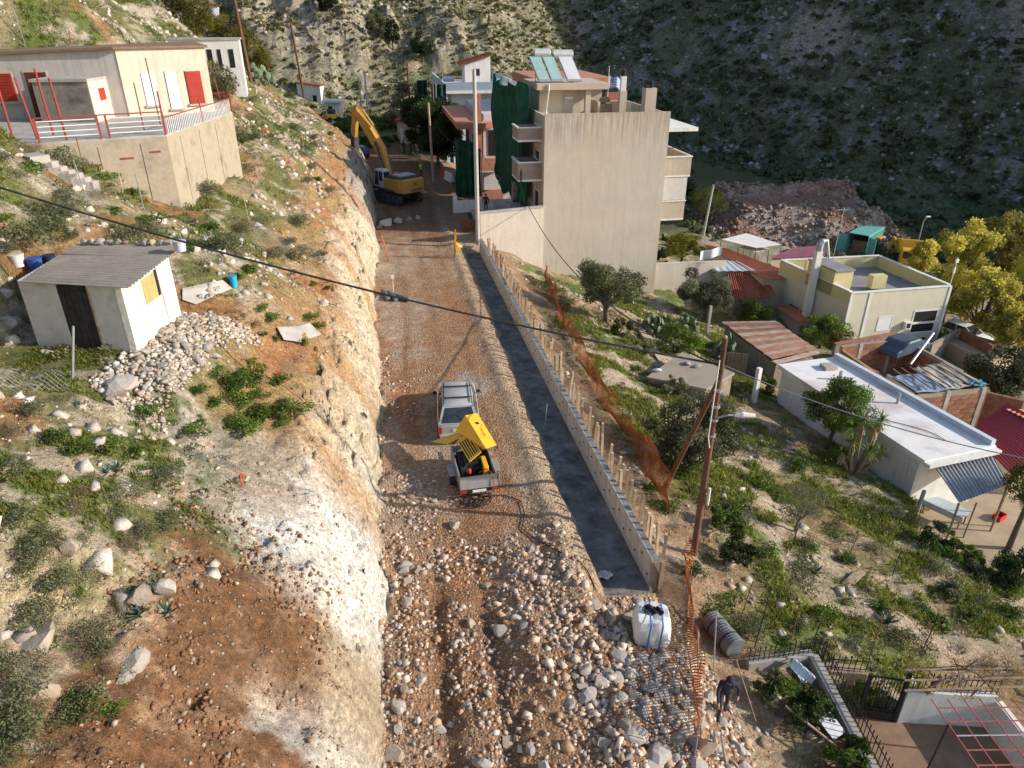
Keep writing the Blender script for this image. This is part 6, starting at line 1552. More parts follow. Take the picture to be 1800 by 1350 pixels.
sheet_roof('white_canopy', 'small white canopy below the larger white one', ((1298, 434), (1322, 428), (1352, 438), (1328, 444)), -5.8, M_WHITEP, 2, sheets=1, amp=.01)
sheet_roof('purple_roof', 'dark purple red metal roof behind the yellow house', ((1352, 455), (1392, 436), (1455, 430), (1450, 450)), -5.6, M_PURP, 14, sheets=4, base=-9)
sheet_roof('red_roof', 'red lean-to roof in front of the yellow house awnings', ((1362, 538), (1418, 535), (1465, 560), (1400, 566)), -6.4, M_TERRA, 8, sheets=3, base=-8.4)
sheet_roof('red_metal_roof', 'dark red metal roof at the right edge beyond the white building', ((1766, 722), (1705, 752), (1790, 830), (1870, 770)), -4.6, M_REDROOF, 24, (.5, -.2, -.4, .3), 6, -7.6)
sheet_roof('red_metal_roof', 'pinkish red roof slope at the right edge', ((1766, 721), (1870, 768), (1880, 740), (1800, 712)), -4.2, M_TERRA, 12, (.1, 0, -.3, -.3), 3, -7.6)
for (pxs, lb) in ((((1388, 532), (1420, 548), (1438, 538), (1410, 522)), 'white boat hull lying under the terracotta roof'),):
    Q = [at(px, py, -6.9) for px, py in pxs]; o = MB().prism([(q.x, q.y) for q in Q], -7.9, [-6.6, -6.9, -6.6, -6.4]).build('boat', M_WHITEP, bevel=.12); tag(o, lb, 'boat')
# garden wall from the apartments
w0, w1_ = at(1150, 478, -4.2), at(1275, 475, -4.6)
o = MB().prism([(q.x, q.y) for q in (w0, w1_, w1_ + Vector((0, .25, 0)), w0 + Vector((0, .25, 0)))], -8, [-3.4, -3.7, -3.7, -3.4]).build('garden_wall', M_BEIGE); tag(o, 'beige garden wall extending right from the apartment building', 'wall')
sc2 = empty('drying_rack', at(1230, 458, -4.5), 0, 'white sheet hanging on a line above the garden wall', 'laundry')
MB().sheet(lambda u, v: (2.2 * u, .12 * math.sin(u * 9), .9 * v + .4 * u), 12, 4, .01).build('sheet', M_WHITES, sc2); MB().tube([(0, 0, 1.0), (2.3, 0, 1.4)], .015, 4).build('line', M_DARK, sc2)
# container, backhoe, tipper behind the yellow house
def on_valley(px, py): return on(px, py)
q = on(1484, 446); ct = empty('container', q, R(-52), 'sea green shipping container with open doors by the rock dump', 'container')
M_TEAL = mat('teal_paint', (.14, .40, .36), .6, .15, 1.5, (.10, .25, .22), .5, 1.5)
L_, W_, H_ = 6.0, 2.4, 2.6
MB().bb(0, W_, .06, L_, 0, .12).bb(0, .06, .06, L_, .12, H_).bb(W_ - .06, W_, .06, L_, .12, H_).bb(.06, W_ - .06, L_ - .06, L_, .12, H_).bb(0, W_, .06, L_, H_, H_ + .08).build('shell', M_TEAL, ct)
for k in range(18): MB().bb(W_ + .001, W_ + .04, .3 + k * .32, .42 + k * .32, .15, H_ - .1).build('rib', M_TEAL, ct)
for sx in (0, W_): MB().box((sx + (-.55 if sx == 0 else .55), -.25, 1.3), (1.1, .05, 2.4), R(25 if sx == 0 else -25)).build('door', M_TEAL, ct)
o = MB().bb(.3, 2.0, 1.2, 2.4, .13, 1.6).build('stored_crate', M_WOODD, ct)
q = on(1530, 452); bh_ = empty('backhoe', q, R(35), 'orange backhoe loader parked beside the green container', 'machine')
M_OR = mat('backhoe_orange', (.62, .26, .03), .5, .15, 2.0, (.3, .15, .05), .4, bmp=0)
MB().bb(-.6, .6, -1.8, 1.2, .7, 1.5).build('chassis', M_EXD, bh_); MB().bb(-.5, .5, 1.2, 2.4, .9, 1.7).build('hood', M_OR, bh_, bevel=.06)
MB().bb(-.75, .75, -.9, .8, 2.55, 2.75).build('cab_roof', M_OR, bh_, bevel=.05)
for (x, y) in ((-.7, -.85), (.7, -.85), (.7, .75), (-.7, .75)): MB().tube([(x, y, 1.5), (x * .95, y, 2.55)], .05, 5).build('cab_post', M_EXD, bh_)
MB().bb(-.62, .62, -.8, .7, 1.55, 2.5).build('cab_glass', M_GLASS, bh_)
MB().profile([(-1.8, 1.0), (-2.4, 2.9), (-2.1, 3.1), (-1.5, 1.2)], -.15, .15).build('rear_boom', M_OR, bh_); MB().profile([(-2.3, 3.0), (-3.2, 1.4), (-3.0, 1.2), (-2.05, 2.8)], -.12, .12).build('rear_stick', M_OR, bh_)
for sx in (-1, 1):
    MB().profile([(.9, 1.2), (2.8, 1.0), (3.4, .5), (3.3, .3), (2.6, .75), (.9, 1.0)], sx * .55 - .08, sx * .55 + .08).build('loader_arm', M_OR, bh_)
    for (y, r) in ((-.9, .72), (1.9, .5)): wheel(bh_, sx * .85, y, r, .4)
MB().profile([(3.3, .2), (4.2, .15), (4.1, .3), (3.5, .9), (3.3, .8)], -1.0, 1.0).build('bucket', M_OR, bh_)
q = on(1590, 466); tp_ = empty('tipper_truck', q, R(150), 'yellow tipper truck with its body raised near the pale trees', 'truck')
M_TIP = mat('tipper_yellow', (.66, .40, .03), .5, .15, 2.0, (.4, .25, .06), .4, bmp=0)
MB().bb(-.5, .5, -2.6, 2.6, .7, .95).build('chassis', M_EXD, tp_)
MB().hexa([(-1.15, -2.5, 1.3), (1.15, -2.5, 1.3), (1.15, 1.2, 2.1), (-1.15, 1.2, 2.1), (-1.25, -2.9, 2.5), (1.25, -2.9, 2.5), (1.25, 1.0, 3.4), (-1.25, 1.0, 3.4)]).build('tipper_body', M_TIP, tp_, bevel=.05)
MB().bb(-1.1, 1.1, 1.5, 2.9, .8, 2.6).build('cab', M_TIP, tp_, bevel=.12); MB().bb(-.95, .95, 2.901, 2.93, 1.6, 2.4).build('windscreen', M_GLASS, tp_)
for sx in (-1, 1):
    for y in (-1.8, -.7, 2.1): wheel(tp_, sx * .95, y, .5, .35)
# cars under the trees
simple_car(on(1655, 585), R(-160), 'white car parked beside the yellow house', mat('white_car', (.62, .62, .61), .35, .05, 2, bmp=0, spec=.5))
simple_car(on(1712, 572), R(-120), 'dark car in the shade of the pale green trees', mat('black_car', (.03, .033, .04), .35, .1, 2, bmp=0, spec=.5))
simple_car(on(1775, 578), R(-150), 'dark grey car at the right edge under the trees', mat('grey_car', (.07, .075, .085), .35, .1, 2, bmp=0, spec=.5))
# walls and lower roofs at the right edge
o = MB().prism([(q.x, q.y) for q in quad_at(((1655, 600), (1715, 592), (1790, 612), (1745, 640)), -7.4)], -10, -7.3).build('paved_court', M_EARTHF); tag(o, 'tan paved court right of the yellow house', kind='structure')
for k, (a, b, zt_, m, lb) in enumerate((((1640, 606), (1690, 578), -6.6, M_STONEW, 'low brown wall beside the parked cars'), ((1690, 578), (1745, 608), -6.4, M_BRICKR, 'low red brick wall right of the yellow house'), ((1735, 690), (1800, 705), -5.6, M_BRICKR, 'brick boundary wall at the right beyond the brick store'))):
    p, q = at(*a, zt_), at(*b, zt_); d = (q - p).normalized(); n_ = Vector((-d.y, d.x, 0)) * .22
    o = MB().prism([(r_.x, r_.y) for r_ in (p, q, q + n_, p + n_)], -11, zt_).build('boundary_wall', m); tag(o, lb, 'wall')
# street lamp near the trees, grey timber pole by the pine
q = on(1600, 478); sl_o = empty('street_lamp', q, 0, 'slim street lamp standing left of the pale green trees', 'lamp')
MB().tube([(0, 0, 0), (0, 0, 6.0), (.25, 0, 6.5)], .06, 6).build('mast', M_GALV, sl_o); MB().box((.45, 0, 6.5), (.5, .2, .12)).build('lamp_head', M_WHITEP, sl_o)
# concrete cistern slab, rubble wall and path below the road
Q = quad_at(((1140, 662), (1200, 620), (1288, 655), (1240, 682)), -2.6)
cs = empty('cistern', (Q[0].x, Q[0].y, -4.5), 0, 'flat topped concrete cistern below the road wall', 'cistern')
part(cs, 'body', quad_box(Q, -6.5, -2.75), M_STONEW); part(cs, 'top_slab', quad_box([q + (sum(Q, Vector()) / 4 - q).normalized() * -.12 for q in Q], -2.748, -2.6), mat('weathered_slab', (.33, .28, .215), .95, .15, 1.0, (.24, .2, .16), .5, 1.0))
for (px, py, lb) in ((1155, 652, 'white plastic bag dumped on the cistern slab'), (1208, 640, 'pale rag heap on the cistern slab'), (1225, 645, 'grey rubbish sack at the cistern edge')):
    q = at(px, py, -2.58); o = MB().lathe([(.02, 0), (.3, .02), (.36, .12), (.25, .26), (.06, .32)], 10).build('sack', M_BAG if px < 1200 else M_CONC, None, True, loc=q); o.scale = (.9, .6, .5); o.rotation_euler = (.15, .2, px * .1); tag(o, lb, 'sack')
PP = [on(1120, 578), on(1150, 575), on(1205, 628), on(1160, 640)]
o = MB().prism([(q.x, q.y) for q in PP], -6, [hz(q.x, q.y) + .12 for q in PP]).build('path', M_EARTHF); tag(o, 'short paved path leading to the cistern', kind='structure')
pm0, pm1 = on(1262, 690), on(1375, 790)
q = on(1325, 706); o = MB().bb(-.13, .13, -.13, .13, -.4, 2.3).build('concrete_post', M_WHITEP, loc=q, rz=R(15)); tag(o, 'pale squared concrete post beside the white building', 'post')
q = on(1243, 588); o = MB().bb(-.1, .1, -.1, .1, -.4, 2.4).build('concrete_post', M_CONC, loc=q); tag(o, 'grey concrete post next to the prickly pear', 'post')
gt = empty('garden_door', on(1275, 655), R(-25), 'weathered pinkish wooden gate beside the rusty shed', 'gate')
for k in range(6): MB().bb(k * .22, k * .22 + .2, 0, .04, 0, 1.5).build('plank', M_WOODD, gt)
# ------------------------------------------------------------------ lower right: courtyard with gate, railings and trellis
M_IRON = mat('black_iron', (.018, .018, .02), .6, .3, 5.0, (.06, .04, .03), .4, 6, bmp=0)
o = MB().prism(yard_poly, YARD_Z - 1.2, YARD_Z).build('courtyard', mat('brown_paving', (.26, .165, .105), .95, .2, 1.0, (.34, .24, .16), .5, 1.0)); tag(o, 'brown earthen courtyard behind the iron gate', kind='structure')
def railing(name, label, A, B, z0, z1, step=.16, r=.014, spikes=True, cat='railing', bowed=False):
    A, B = Vector(A), Vector(B); L = (B - A).length; d = (B - A) / L
    r_ = empty(name, A, 0, label, cat)
    n = max(2, int(L / step)); proto = None
    hgt = z1 - z0
    for k in range(n + 1):
        if proto is None: o = proto = MB().tube([(0, 0, 0), (0, 0, hgt)], r, 5).tube([(0, 0, hgt), (0, 0, hgt + .12)], [r * 1.8, .002], 5).build('bar', M_IRON, r_)
        else: o = proto.copy(); COL.objects.link(o); o.parent = r_
        p = (B - A) * (k / n); o.location = (p.x, p.y, p.z)
    for zz in (.1, hgt - .12): MB().tube([(0, 0, zz), (B - A) + Vector((0, 0, zz))], .02, 4).build('rail', M_IRON, r_)
    return r_
# wall with door on the left of the gate
wA, wB = at(1452, 1182, -1.55), at(1524, 1188, -1.55)
cw_ = empty('courtyard_wall', wA, 0, 'brown rendered wall with a small door left of the gate', 'wall')
part(cw_, 'wall', MB().prism([(q.x, q.y) for q in (wA, wB, wB + Vector((.06, .35, 0)), wA + Vector((.06, .35, 0)))], YARD_Z - .6, -1.5), mat('tan_render', (.35, .26, .17), .92, .15, 1.2, (.2, .15, .1), .5, 1.2, streak=True))
part(cw_, 'door', wall_rect((wA.x, wA.y), (wB.x, wB.y), .15, .62, YARD_Z + .05, -1.85, .03, .05), mat('faded_red_door', (.30, .12, .10), .8, .2))
railing('railing', 'black spiked railing on top of the wall left of the gate', (wA.x, wA.y + .1, -1.5), (wB.x, wB.y + .1, -1.5), -1.5, -.95)
# low wall with railing running towards the camera
lA, lB = at(1438, 1150, -1.2), at(1545, 1350, -1.2)
lw_ = empty('courtyard_wall', lA, 0, 'low concrete wall running down the left of the courtyard', 'wall')
d = (lB - lA).normalized(); n_ = Vector((-d.y, d.x, 0)) * .28
part(lw_, 'wall', MB().prism([(q.x, q.y) for q in (lA, lB + d * 3, lB + d * 3 - n_, lA - n_)], YARD_Z - .8, -1.2), M_CONC)
railing('railing', 'black spiked railing along the left wall of the courtyard', (lA.x, lA.y, -1.2), tuple((lB + d * 1.5)[:2]) + (-1.2,), -1.2, -.55)
rA, rB = at(1318, 1168, -1.15), at(1432, 1152, -1.15)
rw = empty('courtyard_wall', rA, 0, 'low stained wall at the top of the garden bed', 'wall'); part(rw, 'wall', MB().prism([(q.x, q.y) for q in (rA, rB, rB + Vector((0, .25, 0)), rA + Vector((0, .25, 0)))], -2.6, -1.15), M_CONC)
railing('railing', 'short black spiked railing above the garden bed', (rA.x, rA.y + .1, -1.15), (rB.x, rB.y + .1, -1.15), -1.15, -.65)
# gate
gA, gB = at(1508, 1258, YARD_Z), at(1570, 1268, YARD_Z)
gt = empty('iron_gate', gA, math.atan2(gB.y - gA.y, gB.x - gA.x), 'black iron bar gate with scrollwork in the courtyard wall', 'gate')
GL = (gB - gA).length; GH = 1.75
for k in range(11): MB().tube([(.06 + k * (GL - .12) / 10, 0, .35), (.06 + k * (GL - .12) / 10, 0, GH)], .013, 5).build('bar', M_IRON, gt)
for (z, h) in ((0.18, .34), (GH, .05), (.42, .04)): MB().bb(0, GL, -.025, .025, z - h / 2, z + h / 2).build('rail', M_IRON, gt)
for x in (0, GL): MB().bb(x - .05, x + .05, -.05, .05, 0, GH + (.05 if x == 0 else .3)).build('gate_post', M_IRON, gt)
for (sx, sz) in ((-1, 1), (1, 1), (-1, -1), (1, -1)):
    MB().tube([(GL / 2 + sx * (.02 + .03 * k * .6 * abs(math.cos(k * .8))), -.02, 1.05 + sz * (.05 + .16 * (k / 7) + .03 * math.sin(k * .9))) for k in range(8)], .016, 5).build('scroll', M_IRON, gt)
# white wall with railing right of the gate
vA, vB = at(1577, 1270, YARD_Z), at(1732, 1278, YARD_Z)
vw = empty('courtyard_wall', vA, 0, 'white painted wall right of the iron gate', 'wall')
part(vw, 'wall', MB().prism([(q.x, q.y) for q in (vA, vB, vB + Vector((.05, .2, 0)), vA + Vector((.05, .2, 0)))], YARD_Z - .5, -1.35), M_WHITEP)
part(vw, 'side_wall', MB().prism([(q.x, q.y) for q in (vB, vB + Vector((-.5, -4.5, 0)), vB + Vector((-.3, -4.5, 0)), vB + Vector((.2, 0, 0)))], YARD_Z - .5, -1.55), M_WHITEP)
railing('railing', 'black railing on the white wall right of the gate', (vA.x, vA.y + .1, -1.35), (vB.x, vB.y + .1, -1.35), -1.35, -.7)
# trellis of red rods on dark posts
tr0 = at(1648, 1245, -.45)
tl = empty('trellis', (tr0.x, tr0.y, YARD_Z), 0, 'red metal rod trellis with dry vine over the courtyard', 'trellis')
u_ = (at(1720, 1350, -.45) - at(1648, 1245, -.45)).normalized(); v_ = (at(1800, 1243, -.45) - at(1648, 1245, -.45)).normalized()
M_REDROD = mat('red_rod', (.36, .09, .08), .7, .2, 3.0, (.2, .12, .1), .5, 4)
for k in range(7):
    a = tr0 + u_ * (k * .42); b = a + v_ * 3.6; part(tl, 'rod', MB().tube([a, b], .02, 5), M_REDROD if k not in (2, 5) else M_GALV)
for k in range(8):
    a = tr0 + v_ * (k * .45) - u_ * .3; b = a + u_ * 3.0; part(tl, 'rod', MB().tube([a, b], .018, 5), M_REDROD)
for (i, j) in ((.45, .05), (2.3, .6), (0, 3.2)):
    a = tr0 + u_ * i + v_ * j; part(tl, 'post', MB().tube([(a.x, a.y, -.45), (a.x - .1, a.y, YARD_Z)], .03, 6), M_DARK)
for k in range(3): a = at(1590 + 0 * k, 1178 + 18 * k, -.35); part(tl, 'beam', MB().tube([a, a + v_ * 3.4 + Vector((0, 0, .05 * k))], .035, 6), M_WOODD)
# fence posts on the right slope
for i, (px, py, h, lb) in enumerate(((1388, 968, 1.3, 'thin leaning fence post in the grass below the utility pole'), (1488, 985, 1.3, 'thin fence post in the middle of the grassy slope'), (1568, 1012, 1.2, 'thin fence post near the patio plants'), (1390, 1125, 1.5, 'thin rod among the grass left of the courtyard'), (1325, 1140, 2.0, 'tall thin rod left of the garden railing'), (1530, 1150, 1.8, 'steel rod behind the wall railing'), (1620, 1145, 1.4, 'steel rod with leaves above the gate'), (1300, 1090, 1.6, 'dark rod near the ribbed pipe'), (1420, 1150, 1.5, 'dark iron upright at the corner of the garden bed'))):
    p = on(px, py); o = MB().tube([(0, 0, -.2), (random.uniform(.05, .3), .05, h)], .02, 5).build('fence_post', M_RUST if i % 2 else M_DARK, loc=p); tag(o, lb, 'post')
for i, (px, py, h, dx, lb) in enumerate(((1228, 1210, 2.2, -.25, 'slim steel rod left of the crouching worker'), (1255, 1180, 2.4, -.2, 'slim steel rod behind the crouching worker'), (1262, 1338, 1.1, -.2, 'grey scaffold tube at the bottom edge by the netting'), (1280, 1345, 1.1, -.3, 'second grey scaffold tube at the bottom edge'))):
    p = on(px, py); o = MB().tube([(0, 0, -.2), (dx, .1, h)], .022 if i < 2 else .04, 6).build('steel_rod', M_GALV, loc=p); tag(o, lb, 'rod')
p = on(1440, 1310); o = MB().tube([(.6, -.9, .25), (-.7, .8, .75)], .035, 6).build('timber_pole', M_WOOD, loc=p); tag(o, 'long thin timber pole lying over the garden bed', 'pole')
for i, (px, py, c_, lb) in enumerate(((1405, 1195, M_PBLUE, 'pale blue plastic sheet crumpled in the garden bed'), (1455, 1285, M_GALV, 'grey metal tray leaning on the courtyard wall'))):
    p = on(px, py, .1); o = MB().sheet(lambda u, v: (.5 * (u - .5), .7 * (v - .5), .10 * math.sin(u * 8 + v * 3) * (1 - i) + .25 * v + .1), 10, 10, .02).build('plastic_sheet' if i == 0 else 'metal_tray', c_, loc=p, rz=R(20)); tag(o, lb, 'sheet' if i == 0 else 'tray')
for i, (px, py) in enumerate(((1470, 1312), (1478, 1322), (1415, 1212), (1420, 1222))):
    p = on(px, py, .05); o = MB().profile([(.12 * math.cos(a), .12 * math.sin(a)) for a in np.linspace(0, math.pi, 7)] + [(.10 * math.cos(a), .10 * math.sin(a)) for a in np.linspace(math.pi, 0, 7)], -.22, .22).build('roof_tile', M_TILE, loc=p, rz=R(30 * i)); tag(o, 'loose curved roof tile ' + ('in the pile by the courtyard wall' if i < 2 else 'beside the blue plastic sheet') + (', left one' if i % 2 == 0 else ', right one'), 'tile')
for i, (px, py) in enumerate(((1495, 1022), (1505, 1018))):
    p = on(px, py, .05); o = MB().box((0, 0, .05), (1.0, .25, .06), R(30)).build('plank', M_WOOD, loc=p); tag(o, ('left', 'right')[i] + ' one of two pale boards lying on the grassy slope', 'board')
# ------------------------------------------------------------------ utility poles and cables
up0 = on(1219, 975)
upl = empty('utility_pole', up0, 0, 'tall brown timber utility pole with a slanted brace and street lamp', 'utility pole')
topz = 7.4
TOPP = Vector((up0.x + .15, up0.y + .3, topz))
part(upl, 'pole', MB().tube([(up0.x, up0.y, up0.z - .3), (up0.x + .08, up0.y + .15, 3.5), TOPP], [.13, .115, .09], 10), M_POLE)
br0 = on(1168, 855)
part(upl, 'brace', MB().tube([(br0.x, br0.y, br0.z - .2), Vector((up0.x + .1, up0.y + .2, 6.0))], [.105, .09], 8), M_POLE)
part(upl, 'lamp_arm', MB().tube([(up0.x + .1, up0.y + .2, 4.55), (up0.x + .5, up0.y, 4.75), (up0.x + .9, up0.y - .1, 4.75)], .035, 6), M_GALV)
part(upl, 'lamp_head', MB().tube([(up0.x + .7, up0.y - .05, 4.75), (up0.x + .95, up0.y - .1, 4.78), (up0.x + 1.35, up0.y - .2, 4.75)], [.05, .11, .07], 8), M_WHITEP)
for z in (3.9, 4.5, 5.0, 5.6): part(upl, 'metal_band', MB().tube([(up0.x + .1, up0.y + .17, z), (up0.x + .1, up0.y + .17, z + .07)], .15, 8), M_GALV)
part(upl, 'riser_cable', MB().tube([(up0.x - .1, up0.y - .02, 6.8), (up0.x - .12, up0.y - .05, 4.0), (up0.x - .05, up0.y - .1, 3.6)], .02, 5), M_WHITEP)
part(upl, 'insulator', MB().lathe([(.03, 0), (.06, .02), (.06, .08), (.02, .1)], 8, (TOPP.x, TOPP.y, topz)), M_CONC)
part(upl, 'meter_tube', MB().tube([(up0.x + .22, up0.y - .05, 1.2), (up0.x + .22, up0.y - .05, 1.9)], .05, 8), M_WHITEP)
def cable(label, A, B, sag, r=.02, n=40, m=M_BLACK):
    A, B = Vector(A), Vector(B)
    pts = [A.lerp(B, i / n) - A - Vector((0, 0, 4 * sag * (i / n) * (1 - i / n))) for i in range(n + 1)]
    o = MB().tube(pts, r, 6).build('cable', m, None, True, loc=A); return tag(o, label, 'cable')
# far anchor of the thick cable, left above the slope outside the frame
pa, pb = ray(0, 315), ray(650, 508)
lp = Vector((-17.0, 24.0, 14.4))
def hit(px, py, depth): return atd(px, py, depth)
cA = atd(-210, 262, 21.5); cB = TOPP + Vector((-.1, 0, -.9))
mid = atd(650, 505, 22.5)
cable('thick black cable slung across the road to the utility pole', cA, cB, .55, .034, 60)
la = empty('utility_pole', (cA.x, cA.y, hz(cA.x, cA.y)), 0, 'timber pole at the left end of the thick cable', 'utility pole')
part(la, 'pole', MB().tube([(cA.x, cA.y, hz(cA.x, cA.y) - .3), (cA.x, cA.y, cA.z + .4)], .12, 8), M_POLE)
cable('pale cable from the utility pole down to the village on the right', TOPP + Vector((0, 0, -.9)), atd(1850, 815, 19.5), .35, .016, 40, mat('grey_cable', (.22, .22, .22), .7, .1))
wallpt = Vector((11.6, 58.2, 2.7))
cable('black cable from the garden wall down to the utility pole', wallpt, TOPP + Vector((0, 0, -1.0)), 1.7, .03, 50)
# poles further away
def pole(label, px0, py0, h, r, m, depth=None, lean=(0, 0), arm=False, cat='utility pole', name='utility_pole', extra=None):
    p = on(px0, py0) if depth is None else atd(px0, py0, depth)
    o = empty(name, p, 0, label, cat)
    MB().tube([(0, 0, -.4), (lean[0] * .5, lean[1] * .5, h * .5), (lean[0], lean[1], h)], [r, r * .9, r * .75], 8).build('shaft', m, o)
    if arm: MB().tube([(lean[0] * .9, 0, h * .88), (lean[0] * .9 + .9, 0, h * .93)], .04, 5).build('lamp_arm', M_GALV, o); MB().box((lean[0] + 1.1, 0, h * .93), (.45, .18, .1)).build('lamp_head', M_WHITEP, o)
    return o, p
M_GPOLE = mat('grey_pole', (.46, .43, .40), .85, .12, 1.0, (.32, .29, .27), .5, 1.5)
pole('brown timber pole with lamp arm right of the white hillside house', 441, 142, 9.5, .17, M_POLE, 66, (-.5, 0), True)
pole('brown timber pole above the small white house with red roof', 534, 166, 8.0, .15, M_POLE, 88, (-.5, 0))
pole('pale grey pole behind the excavator boom, left of a pair', 637, 208, 6.8, .16, M_GPOLE, 128)
pole('pale grey pole behind the excavator boom, right of a pair', 648, 212, 8.0, .17, M_GPOLE, 126)
pole('dark timber pole beside the far cream house', 723, 228, 10, .16, M_POLE, 112)
pole('brown timber pole standing left of the dark hedge', 762, 318, 8.2, .15, M_WOOD, 80, (-.15, 0))
pole('tall pale concrete pole at the corner of the garden wall', 840, 421, 12.6, .18, M_GPOLE, 57.5, (0, 0))
pole('weathered grey pole beside the round pine tree', 1237, 408, 5.6, .16, M_GPOLE, 86, (.5, 0))
cable('thin cable between the brown pole and the concrete pole', atd(762, 216, 79), atd(836, 270, 57.5), .5, .02, 20)
cable('thin cable from the concrete pole to the beige building', atd(838, 250, 57.5), atd(915, 340, 60), .8, .02, 20)
cable('thin upper cable over the far road', atd(640, 150, 128), atd(723, 175, 112), .4, .02, 16, MATS['grey_cable'])
# thin posts on the left slope
for i, (px, py, h, lb) in enumerate(((155, 355, 1.6, 'thin grey rod below the worn steps'), (148, 300, 1.4, 'thin pale rod beside the worn steps'), (217, 345, 1.2, 'short rusty rod below the terrace wall'), (258, 385, 1.9, 'thin rusty rod in front of the terrace wall'), (478, 250, 1.6, 'pale thin post on the slope right of the terrace'), (536, 270, 1.6, 'thin wooden post on the slope above the cut'), (45, 80, 2.2, 'thin pale post on the upper slope'), (125, 85, 1.0, 'small pale post behind the cream house roof'), (440, 395, 1.8, 'thin pole holding the crumpled wire netting'))):
    p = on(px, py); o = MB().tube([(0, 0, -.2), (random.uniform(-.15, .1), .05, h)], .022, 5).build('fence_post', (M_GALV, M_RUST, M_WOOD)[i % 3], loc=p); tag(o, lb, 'post')
for i, (px, py) in enumerate(((488, 672), (425, 855), (580, 735))):
    p = on(px, py); o = MB().tube([(0, 0, 0), (.02, 0, .4)], .015, 5).box((.05, 0, .36), (.1, .01, .12)).build('survey_stake', mat('neon_red', (.7, .1, .05), .6, .1) if i < 2 else M_GRN, loc=p); tag(o, ('red survey marker on the bare soil above the cut', 'red survey marker near the white chalk rock', 'green survey marker above the cut')[i], 'marker')
# ------------------------------------------------------------------ foliage made of many small leaf faces
def leaf_quads(cent, size, aspect=.5, up=.2, rng=RNG, curl=True):
    """one small bent leaf (2 triangles) at each centre"""
    n = len(cent)
    d = rng.normal(size=(n, 3)); d[:, 2] += up; d /= np.linalg.norm(d, axis=1)[:, None]
    e = rng.normal(size=(n, 3)); e -= d * (e * d).sum(1)[:, None]; e /= np.linalg.norm(e, axis=1)[:, None]
    s = (np.asarray(size) * rng.uniform(.6, 1.35, n))[:, None]
    a = cent - d * s * .5; b = cent + e * s * aspect * .5; c = cent + d * s * .5; f = cent - e * s * aspect * .5
    v = np.stack([a, b, c, f], 1).reshape(-1, 3)
    return v
def foliage_mesh(name, clusters, radii, n, size, material, parent=None, aspect=.5, tint_lo=.55, tint_hi=1.25, shell=.55, flat=.85, up=.2, warm=.12, rng=RNG, loc=None):
    """leaves spread through a set of overlapping clumps; each clump has its own brightness of leaf"""
    k = len(clusters); clusters = np.asarray(clusters, float); radii = np.asarray(radii, float)
    w = radii ** 2; w = w / w.sum()
    idx = rng.choice(k, n, p=w)
    dirs = rng.normal(size=(n, 3)); dirs /= np.linalg.norm(dirs, axis=1)[:, None]
    rad = radii[idx] * (shell + (1 - shell) * rng.random(n)) * np.where(rng.random(n) < .12, 1.18, 1.0)
    rad *= rng.uniform(.7, 1.05, n)
    cent = clusters[idx] + dirs * rad[:, None] * np.array([1, 1, flat])
    v = leaf_quads(cent, size, aspect, up, rng)
    ct = rng.uniform(tint_lo, tint_hi, k)
    t = ct[idx] * rng.uniform(.75, 1.25, n)
    tint = np.stack([t * rng.uniform(1 - warm, 1 + warm * 1.5, n), t, t * rng.uniform(.8, 1.1, n)], -1)
    tint = np.repeat(tint, 4, axis=0)
    o = mesh_np(name, v, np.arange(4 * n), np.full(n, 4), material, parent, tint=tint)
    if loc is not None: o.location = loc
    return o
M_BARK = mat('bark', (.13, .095, .07), .95, .3, 5.0, (.22, .19, .16), .4, 3.0)
M_TWIG = mat('grey_twig', (.21, .19, .165), .95, .25, 5.0)
L_OLIVE = leaf_mat('olive_leaf', (.15, .165, .085)); L_OLIVEG = leaf_mat('grey_olive_leaf', (.19, .20, .12))
L_DARK = leaf_mat('dark_leaf', (.040, .065, .018)); L_GREEN = leaf_mat('green_leaf', (.085, .14, .022)); L_BRIGHT = leaf_mat('bright_leaf', (.13, .20, .03))
L_YEL = leaf_mat('yellow_green_leaf', (.52, .48, .10), trans=.5); L_PINE = leaf_mat('pine_needle', (.10, .12, .025)); L_PINEY = leaf_mat('sunny_pine_needle', (.17, .16, .025))
L_SAGE = leaf_mat('sage_leaf', (.19, .20, .115)); L_DRY = leaf_mat('dry_leaf', (.24, .185, .12)); L_VINE = leaf_mat('dry_vine_leaf', (.30, .19, .05)); L_GRASS = leaf_mat('grass_blade', (.12, .155, .035)); L_GRASSY = leaf_mat('yellow_grass', (.22, .21, .05))
